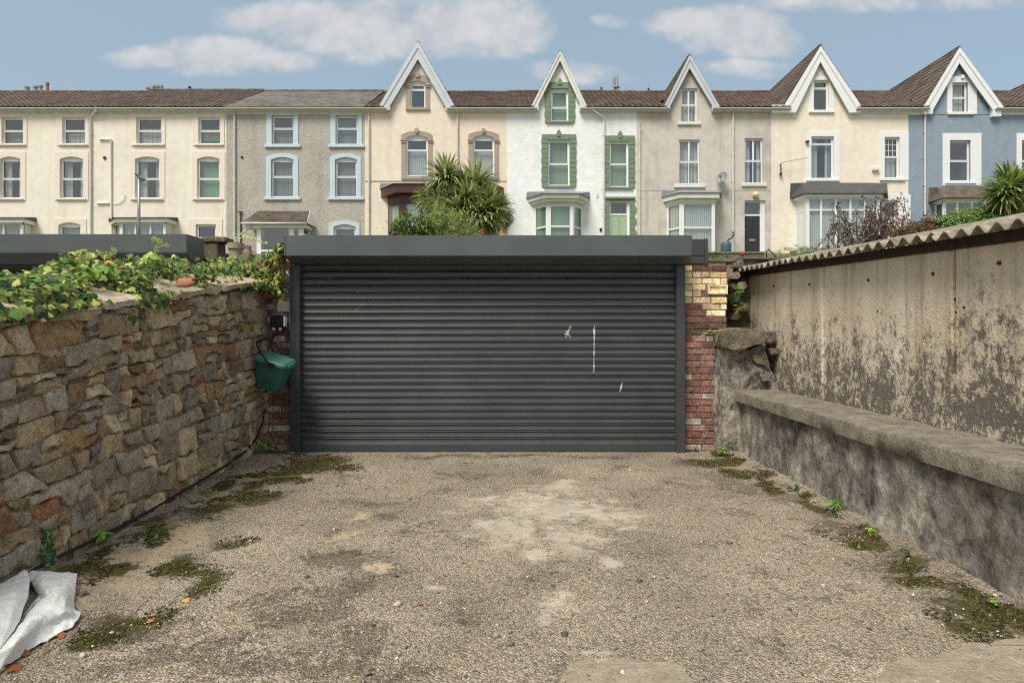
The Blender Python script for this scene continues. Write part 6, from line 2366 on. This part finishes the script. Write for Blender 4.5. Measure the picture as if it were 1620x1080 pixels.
# ivy tangle climbing at the corner of the roller-door box
t = thing('ivy_clump', 'tangled ivy and yellowing leaves growing up beside the roller door box', 'ivy', (-2.75, 7.2, 1.6))
blobs = [bb(436, 425, 26, 34, 7.15), bb(447, 455, 16, 22, 7.1), bb(420, 452, 16, 14, 7.1), bb(446, 402, 10, 16, 7.1)]
P_, N_ = [], []
for (cx, cy, cz, rx, ry, rz) in blobs:
    p, d = ell_pts(230, (cx, cy, cz), (rx, .13, rz), .35)
    P_.append(p); N_.append(d + rng.normal(0, .5, d.shape) + np.array((0, -.8, .5)))
p, d = np.concatenate(P_), np.concatenate(N_)
p = p[p[:, 0] < -2.57]
d = d[:len(p)]
tn = tints(len(p), ['#5f7d38', '#748f44', '#486430', '#8fa552', '#b3b45e', '#3b5428', '#cdb84a'], .22)
leaves('foliage', p, d, rng.uniform(.035, .07, len(p)), tn, 'ivy', M_leaf, t)
b = MB()
for _ in range(12):
    s_ = P(random.uniform(412, 450), 470, 7.2); e = P(random.uniform(424, 450), random.uniform(385, 430), 7.05)
    b.tube([s_, s_.lerp(e, .5) + Vector((random.gauss(0, .05), random.gauss(0, .04), 0)), e], [.006, .005, .003], 5)
b.tube([P(396, 398, 7.6), P(420, 428, 7.3), P(432, 432, 7.2)], [.006, .01, .012], 6)
b.tube([P(380, 372, 7.6), P(398, 378, 7.4), P(420, 384, 7.3)], [.004, .004, .003], 5)
b.build('stems', M_bark, t)
pp = [tuple(P(a, c, 7.4)) for a, c in ((392, 375), (397, 377), (403, 379), (408, 381), (414, 383), (420, 384), (385, 373), (378, 376), (372, 380))]
leaves('foliage', pp, [(0, -1, .6)] * len(pp), np.full(len(pp), .05), tints(len(pp), ['#9db35c', '#b3c070']), 'ivy', M_leaf, t)
for (px, py) in ((424, 418), (417, 427), (449, 420), (428, 466)):
    o = obj_from_mesh('brick', brick_mesh(0.17), None, t); o.location = P(px, py, 7.22) - ORG[t.name]; o.rotation_euler = (random.uniform(-.2, .2), random.uniform(-.2, .2), random.uniform(-.5, .5)); o.color = lin('#84503f')

# ivy flower heads standing over the leaves
for (px, py, Y, lab) in ((134, 400, 4.55, 'pair of pale ivy flower heads over the lower end of the wall'), (166, 400, 4.8, 'pale ivy flower head between its two neighbours on the wall'), (245, 384, 5.5, 'tallest pale ivy flower head, over the neighbouring garage shutter box')):
    c = P(px, py, Y)
    ft = thing('ivy_flower', lab, 'flower', (c.x, c.y, c.z - .22), 'ivy flower heads')
    b = MB()
    hd = []
    for q in range(6):
        e = c + Vector((random.gauss(0, .045), random.gauss(0, .04), random.gauss(0, .022)))
        b.tube([c - Vector((0, 0, .22)), c - Vector((0, 0, .05)), e], [.005, .004, .003], 5); hd.append(e)
    b.build('stem', plain('pale_stem', '#9cab62', .7) if 'pale_stem' not in MATS else MATS['pale_stem'], ft)
    for e in hd:
        pp, nn = ell_pts(36, tuple(e), (.022, .022, .02), .85)
        leaves('umbel', pp, nn, np.full(36, .013), tints(36, ['#c3c878', '#b0bc64', '#d2d28c']), 'diamond', M_leaf, ft)
    pp, nn = ell_pts(36, tuple(c - Vector((0, 0, .14))), (.11, .1, .07), .3)
    leaves('leaf_sprays', pp, nn + np.array((.4, -.5, .7)), rng.uniform(.05, .085, 36), tints(36, ['#8fb54e', '#a3c25c', '#7ca046'], .15), 'oval', M_leaf, ft)

# odd pots and blocks on the wall beyond the ivy
cb = thing('concrete_block', 'weathered grey concrete block with projecting cap, beside the neighbouring shutter box', 'concrete block', tuple(P(345, 405, 7.7)))
b = MB(); b.box(P(326, 0, 7.7).x, P(349, 0, 7.7).x, 7.62, 7.85, P(0, 430, 7.7).z, P(0, 385, 7.7).z); bevel(b.build('block', M_cement, cb), .012)
b = MB(); b.box(P(325, 0, 7.7).x, P(362, 0, 7.7).x, 7.60, 7.87, P(0, 384.7, 7.7).z, P(0, 376, 7.7).z); bevel(b.build('cap', M_cement, cb), .012)
cp = thing('chimney_pot', 'old buff clay pot with square collar standing in the ivy', 'clay pot', tuple(P(373, 415, 7.6)))
c = P(373, 418, 7.6); s_ = .0076
b = MB(); b.lathe(c, [(8 * s_, -.1), (9.5 * s_, 0), (10 * s_, 24 * s_), (12.5 * s_, 24.2 * s_), (12.5 * s_, 33 * s_), (9.5 * s_, 33.2 * s_), (9 * s_, 10 * s_), (0, 10 * s_)], 18)
b.build('pot', plain('buff_fired_clay', '#9d8f78', .85, .2, 9, .4, 60), cp, smooth=True, autosmooth=40)
bs = thing('brick_stack', 'little stack of old bricks behind the buff clay pot', 'bricks', tuple(P(389, 415, 7.85)))
for i in range(4):
    o = obj_from_mesh('brick', brick_mesh(0.12), None, bs); o.location = P(389 + random.uniform(-1, 1), 392 + i * 7.6, 7.85) - ORG[bs.name]; o.color = lin(random.choice(['#7d6a58', '#6e5c4e', '#8d7a68'])); o.rotation_euler.z = random.uniform(-.3, .3)
bw = thing('block_wall', 'mossy block wall carrying the clay pot, mostly hidden in ivy', 'wall', (-3.25, 7.7, 0))
b = MB(); b.box(-3.70, -2.93, 7.45, 8.0, -0.1, 2.10); b.build('wall_mass', M_cement, bw)
p = np.stack([rng.uniform(-3.75, -2.9, 500), rng.uniform(7.1, 7.55, 500), 2.0 + rng.random(500) * .26 * (1 - .3 * rng.random(500))], -1)
leaves('foliage', p, rng.normal(0, .4, (500, 3)) + np.array((.2, -.8, .7)), rng.uniform(.04, .08, 500), tints(500, cols, .22), 'ivy', M_leaf, bw)
rt = thing('ridge_tile', 'broken orange terracotta ridge tile lying on the wall caps among ivy', 'roof tile', tuple(P(296, 452, 5.45)))
b = MB()
c = P(298, 446, 5.42)
rows = []
for th in np.linspace(-.2, 1.9, 8):
    rows.append([(c.x + xx, c.y - .07 * math.cos(th) + .2 * xx, c.z - .035 + .07 * math.sin(th) + .03 * xx) for xx in (-.06, -.02, .02, .06 + .02 * math.sin(th * 5))])
b.grid(rows)
o = b.build('tile_shell', M_potclay, rt, smooth=True)
so = o.modifiers.new('thick', 'SOLIDIFY'); so.thickness = .014

# ------------------------------------------------------------------ green caddy hung up by its handle
cd = thing('food_caddy', 'green lidded food waste caddy hanging tilted on the brick pier left of the door', 'caddy', tuple(P(432, 588, 6.95)), rot=(R(10), R(17), R(-6)))
M_caddy = plain('green_bin_plastic', '#30675a', 0.42, 0.08, 5)
M_caddyl = plain('green_lid_plastic', '#4a8474', 0.42, 0.08, 5)


def rrect(w_, d_, r_, z, n=5):
    pts = []
    for (cx, cy, a0) in ((w_ / 2 - r_, d_ / 2 - r_, 0), (-w_ / 2 + r_, d_ / 2 - r_, 90), (-w_ / 2 + r_, -d_ / 2 + r_, 180), (w_ / 2 - r_, -d_ / 2 + r_, 270)):
        for i in range(n):
            a = R(a0 + 90 * i / (n - 1)); pts.append((cx + r_ * math.cos(a), cy + r_ * math.sin(a), z))
    pts.append(pts[0])
    return pts


b = MB()
b.grid([rrect(.02, .02, .005, -.185), rrect(.24, .20, .03, -.185), rrect(.25, .21, .035, -.175), rrect(.268, .222, .035, -.09), rrect(.276, .230, .035, -.088), rrect(.325, .268, .035, .115), rrect(.345, .288, .035, .118), rrect(.345, .288, .035, .135)])
b.build('bin_body', M_caddy, cd, smooth=True, local=True, autosmooth=40)
b = MB()
b.grid([rrect(.352, .296, .035, .118), rrect(.36, .304, .04, .124), rrect(.36, .304, .04, .148), rrect(.33, .276, .04, .166), rrect(.28, .22, .03, .170), rrect(.02, .02, .005, .172)])
b.box(.165, .195, -.07, .07, .112, .15)
b.build('lid', M_caddyl, cd, smooth=True, local=True, autosmooth=40)
b = MB()
hp_ = [Vector((.04, -.155, .135)), Vector((.0, -.175, .16)), Vector((-.07, -.17, .215)), Vector((-.16, -.15, .29)), Vector((-.20, -.10, .31)), Vector((-.20, .06, .31)), Vector((-.16, .14, .29)), Vector((-.07, .165, .22)), Vector((.03, .16, .14))]
b.tube(hp_, .011, 8)
b.box(.01, .075, -.165, -.148, .115, .15)
b.build('handle', M_black, cd, smooth=True, local=True, autosmooth=40)
b = MB(); b.box(-.05, .05, -.1215, -.1195, -.05, .02); 
b = MB(); b.tube([(-.19, .02, .33), (-.19, .15, .37), (-.17, .45, .36)], .008, 6); b.build('hook', M_rust, cd, local=True)

# black cable from the floodlight down and along the foot of the wall
b = MB()
pl_ = [P(438, 518, 7.3), P(441, 527, 7.3), P(433, 532, 7.3), P(427, 545, 7.28), P(432, 556, 7.28), P(424, 580, 7.27), P(421, 610, 7.26), P(420, 640, 7.24)]
for (px, py) in ((416, 665), (407, 692), (390, 712), (362, 733), (330, 753), (290, 776), (250, 800), (205, 825), (160, 848), (110, 872), (60, 897), (20, 918), (-40, 948), (-110, 985)):
    # on the wall's foot: march along the sight line to the stone face
    best = None
    for Y in np.arange(2.0, 7.3, .005):
        c = P(px, py, Y)
        if c.x - wall_face(Y, c.z) > .022: best = c
        else: continue
    # keep the farthest point that is still in front of the face
    pl_.append(best if best is not None else P(px, py, 3))
sm = []
for i in range(len(pl_) - 1):
    for q in range(4):
        sm.append(pl_[i].lerp(pl_[i + 1], q / 4) + Vector((0, 0, random.gauss(0, .002))))
b.tube(sm, .010, 8)
props(b.build('black_cable', M_black, smooth=True), 'thin black cable running down the pier and along the foot of the stone wall', 'cable')

# ------------------------------------------------------------------ dumped white sack
def gpz(px, py, z): return GP(px, py, z * .66)


def cloth(nets, name, mat):
    bm = bmesh.new()
    for net in nets:
        vs = [[bm.verts.new(gpz(*c)) for c in r] for r in net]
        for i in range(len(vs) - 1):
            for j in range(len(vs[0]) - 1):
                bm.faces.new((vs[i][j], vs[i][j + 1], vs[i + 1][j + 1], vs[i + 1][j]))
    for _ in range(4):
        bmesh.ops.subdivide_edges(bm, edges=bm.edges[:], cuts=1, use_grid_fill=True, smooth=.2)
    bm.normal_update()
    for vv in bm.verts:
        c = vv.co
        rdg = 1 - abs(fbm(c.x * 4.2 + c.y * 2.0, c.y * 1.3, 1.0, 2))
        rd2 = 1 - abs(fbm(c.x * 11 - c.y * 5, c.y * 4 + c.x * 2, 7.0, 2))
        vv.co = c + Vector((0, 0, 1)) * (.024 * (rdg - .7) + .016 * (rd2 - .7) + .006 * fbm(c.x * 22, c.y * 22, 5))
        g_ = ground_h(c.x, c.y) + .004
        if vv.co.z < g_: vv.co.z = g_ + random.uniform(0, .004)
    me = bpy.data.meshes.new(name)
    bm.to_mesh(me); bm.free()
    me.polygons.foreach_set('use_smooth', [True] * len(me.polygons))
    me.materials.append(mat)
    o = link(bpy.data.objects.new(name, me))
    s_ = o.modifiers.new('thick', 'SOLIDIFY'); s_.thickness = .003
    return o


m_s, t_, b_, o_ = new_mat('woven_white_sack')
p_ = pos(t_)
dirt = t_.rng(t_.noise(p_, 9, 6, .7), .56, .72)
t_.put(b_.inputs['Base Color'], t_.mix(t_.mul(dirt, .35), lin('#e6e6e2'), lin('#9a917f')))
t_.put(b_.inputs['Roughness'], .6)
t_.put(b_.inputs['Normal'], t_.bump(t_.add(t_.noise(p_, 14, 5, .6, .6), t_.mul(t_.noise(p_, 180, 2), .2)), .5, .012))
main = [[(40, 903, .16), (62, 904, .17), (85, 906, .15), (105, 908, .12), (122, 909, .10)],
        [(52, 925, .13), (70, 925, .15), (90, 928, .14), (106, 930, .12), (119, 930, .08)],
        [(62, 948, .04), (76, 945, .14), (92, 943, .15), (106, 945, .11), (116, 950, .05)],
        [(38, 975, .04), (60, 962, .15), (82, 958, .15), (102, 958, .12), (118, 964, .03)],
        [(10, 1012, .08), (45, 985, .15), (75, 972, .13), (100, 970, .10), (128, 972, .02)],
        [(-15, 1045, .10), (25, 1015, .13), (60, 995, .09), (90, 985, .05), (122, 982, .015)],
        [(-40, 1080, .03), (0, 1060, .03), (40, 1031, .02), (80, 1012, .01), (115, 993, .005)]]
flap = [[(-60, 965, .10), (-30, 945, .14), (0, 928, .17), (20, 915, .19), (40, 903, .20)],
        [(-60, 985, .12), (-30, 962, .17), (0, 945, .20), (25, 930, .21), (48, 912, .19)],
        [(-60, 1010, .12), (-30, 988, .17), (0, 970, .19), (22, 955, .20), (44, 945, .16)],
        [(-60, 1040, .10), (-30, 1012, .14), (0, 995, .16), (15, 985, .16), (29, 985, .12)],
        [(-60, 1080, .06), (-30, 1048, .09), (-12, 1033, .10), (-5, 1028, .10), (2, 1020, .09)]]
props(cloth([main, flap], 'sack', m_s), 'crumpled white woven sack lying on the drive against the wall', 'sack')

# ------------------------------------------------------------------ weeds, leaves and twigs
def weed(px, py, label, n=22, size=.035, hgt=.08, rad=.05, cols=GREENS, shape='oval', group='weeds along the foot of the walls', z=None, wall=False):
    c = GP(px, py)
    if c.x < wall_face(c.y, 0.05) + .03: c.x = wall_face(c.y, 0.05) + .05
    c.z = ground_h(c.x, c.y)
    t = thing('weed', label, 'weed', tuple(c), group)
    b = MB(); pp, nn, tg = [], [], []
    for i in range(n):
        a = random.uniform(0, 6.283); r = rad * random.random() ** .5
        e = c + Vector((math.cos(a) * r, math.sin(a) * r, hgt * random.uniform(.3, 1)))
        if i < 10: b.tube([c, c.lerp(e, .6) + Vector((0, 0, .006)), e], .0016, 4)
        pp.append(tuple(e)); nn.append((math.cos(a) * .6 + .2, math.sin(a) * .6 - .4, 1)); tg.append((math.cos(a), math.sin(a), .5))
    b.build('stems', M_turf, t)
    leaves('leaf_tuft', pp, nn, rng.uniform(.7, 1.3, n) * size, tints(n, cols, .2), shape, M_leaf, t, 'stuff', tang=np.array(tg))
    return t


LG = ['#8cb53c', '#9cc14a', '#7aa234']
weed(125, 872, 'bright lime green young weed against the wall above the white sack', 16, .06, .09, .05, LG)
weed(250, 858, 'sparse weed at the wall foot beside the patch of dry sand', 20, .03, .05, .08)
weed(395, 725, 'largest green weed, spread in the corner of the stone wall beneath the green caddy', 70, .04, .14, .16, ['#6f9440', '#587a33', '#84a64c'])
weed(425, 708, 'upright weed at the foot of the left brick pier', 34, .04, .2, .07, ['#6b8f45', '#557536'])
weed(300, 752, 'small grey green fern growing in the stone wall foot halfway along', 20, .04, .13, .05, ['#5d7f4c', '#73935c'], 'blade')
weed(330, 790, 'low weed among moss below the middle of the stone wall', 26, .03, .05, .09)
weed(1145, 722, 'small leafy weed at the foot of the broken pier', 34, .04, .10, .07, ['#7d9c4a', '#6b8a40'])
weed(1102, 714, 'single weed sprouting at the foot of the red brick pier', 10, .035, .08, .03)
weed(1318, 812, 'spreading grass tuft halfway along the low wall', 46, .07, .07, .09, ['#6f8f3f', '#7fa048', '#5a7634'], 'blade')
weed(1256, 780, 'thin weed near the far end of the low wall', 16, .04, .06, .05)
weed(1378, 848, 'tiny bright seedling by the moss along the low wall', 8, .035, .03, .03, LG)
weed(1436, 886, 'small weed between the grass tuft and the near end of the low wall', 10, .03, .05, .03)
weed(1572, 968, 'nearest weed at the foot of the low wall', 10, .03, .07, .03, LG)
# ivy sprig hanging on the wall foot, upper left of the sack
sg = thing('ivy_sprig', 'small dark ivy sprig climbing the wall foot above the white sack', 'ivy', tuple(P(75, 880, 3.45)))
pp = []
for i in range(70):
    px, py = 76 + random.gauss(0, 5.5), random.uniform(838, 892)
    Y = 3.2
    for Yc in np.arange(2.4, 4.5, .01):
        c = P(px, py, Yc)
        if c.x - wall_face(Yc, c.z) > .03: Y = Yc
    pp.append(tuple(P(px, py, Y)))
leaves('foliage', pp, np.array([(1, -.5, .5)] * 70) + rng.normal(0, .35, (70, 3)), rng.uniform(.02, .038, 70), tints(70, ['#4f7a45', '#3f6338', '#6a9455', '#2f4d2c']), 'ivy', M_leaf, sg)
b = MB(); b.tube([pp[0], pp[-1]], .002, 4)
b.build('stem', M_bark, sg)
# weeds rooted in the brick pier and corner on the right
for (px, py, Y, n, s_, lab, cc) in ((1122, 520, 7.33, 26, .035, 'green weed growing out of the red bricks below the yellow courses', GREENS), (1095, 615, 7.33, 14, .03, 'small weed rooted halfway down the red brick pier', GREENS), (1136, 645, 7.3, 16, .03, 'weed between the red bricks and the broken pier', ['#7d8a44', '#66763a']),
                                  (1165, 466, 7.75, 60, .05, 'bright green ferny weed in the gap beside the concrete shed', ['#5f9a3f', '#78b04c', '#4c7f34']), (1168, 487, 7.7, 34, .05, 'olive weed under the bright fern in the gap beside the shed', ['#8a8a44', '#6f7a3a'])):
    c = P(px, py, Y)
    t = thing('weed', lab, 'weed', tuple(c), 'weeds rooted in the brickwork')
    pp, nn = ell_pts(n, (c.x, c.y - .03, c.z), (n * .0018 + .01, .04, n * .0022 + .02), .2)
    leaves('leaf_tuft', pp, nn + np.array((0, -.9, .5)), rng.uniform(.7, 1.2, n) * s_, tints(n, cc), 'oval', M_leaf, t, 'stuff')
    b = MB(); b.tube([c + Vector((0, .03, -.03)), c + Vector((0, -.03, .02))], .003, 4); b.build('stems', M_turf, t)
b = MB()
for pts in (([1140, 521], [1132, 540], [1128, 552], [1124, 558]), ([1143, 522], [1120, 524], [1105, 535], [1094, 547]), ([1140, 520], [1125, 528], [1112, 526])):
    b.tube([P(x, y, 7.0 + .06 * i) for i, (x, y) in enumerate(pts)], .004, 5)
props(b.build('dry_stalks', plain('straw', '#b5a27a', .8)), 'pale dry grass stalks drooping from the top of the broken pier', 'dry grass')

# fallen leaves
FL = [(295, 951, '#dba94e', .045, 'large yellow fallen leaf lying on the moss'), (237, 983, '#b98a5c', .035, 'pinkish brown fallen leaf on the long moss patch'), (95, 1008, '#b06a3e', .045, 'small orange leaf under the edge of the white sack'), (32, 1040, '#a8643a', .06, 'curled orange brown leaf just in front of the sack'), (22, 1062, '#9c5a34', .06, 'orange leaf at the bottom corner of the picture in front of the sack'),
      (266, 812, '#c88a5a', .045, 'tan leaf against the foot of the stone wall by the moss'), (345, 818, '#d6bd8c', .05, 'pale cream fallen leaf on the moss halfway up the drive'), (739, 865, '#b86a40', .03, 'orange leaf below the cement patch'), (498, 967, '#b0603a', .03, 'rust red leaf on dark grime left of the middle'), (665, 958, '#a86242', .03, 'small russet leaf in the middle of the drive'), (1338, 838, '#b5794e', .04, 'brown leaf on moss by the low wall'), (130, 946, '#8c7a66', .06, 'dry grey brown leaf beside the right edge of the sack')]
lv, lf = LEAF['ivy']
for (px, py, col, s_, lab) in FL:
    c = GP(px, py)
    if c.x < wall_face(c.y, 0) + .03: c.x = wall_face(c.y, 0) + .06
    c.z = ground_h(c.x, c.y) + .012
    o = leaves('fallen_leaf', [tuple(c)], [(random.gauss(0, .25), random.gauss(0, .25), 1)], [s_], np.array([lin(col)[:3]]), 'ivy', M_leaf)
    props(o, lab, 'leaf', 'fallen leaves on the drive')
b = MB()
for (pa, pb) in (((30, 1050), (96, 1020)), ((48, 1048), (80, 1012)), ((60, 1040), (95, 1018)), ((82, 1040), (92, 1026))):
    A, B = GP(*pa), GP(*pb)
    A.z = ground_h(A.x, A.y) + .006; B.z = ground_h(B.x, B.y) + .012
    b.tube([A, A.lerp(B, .5) + Vector((.01, .01, .008)), B], .0022, 5)
props(b.build('dry_stalks', MATS['straw']), 'thin dry straw stalks sticking out from beneath the white sack', 'dry grass')
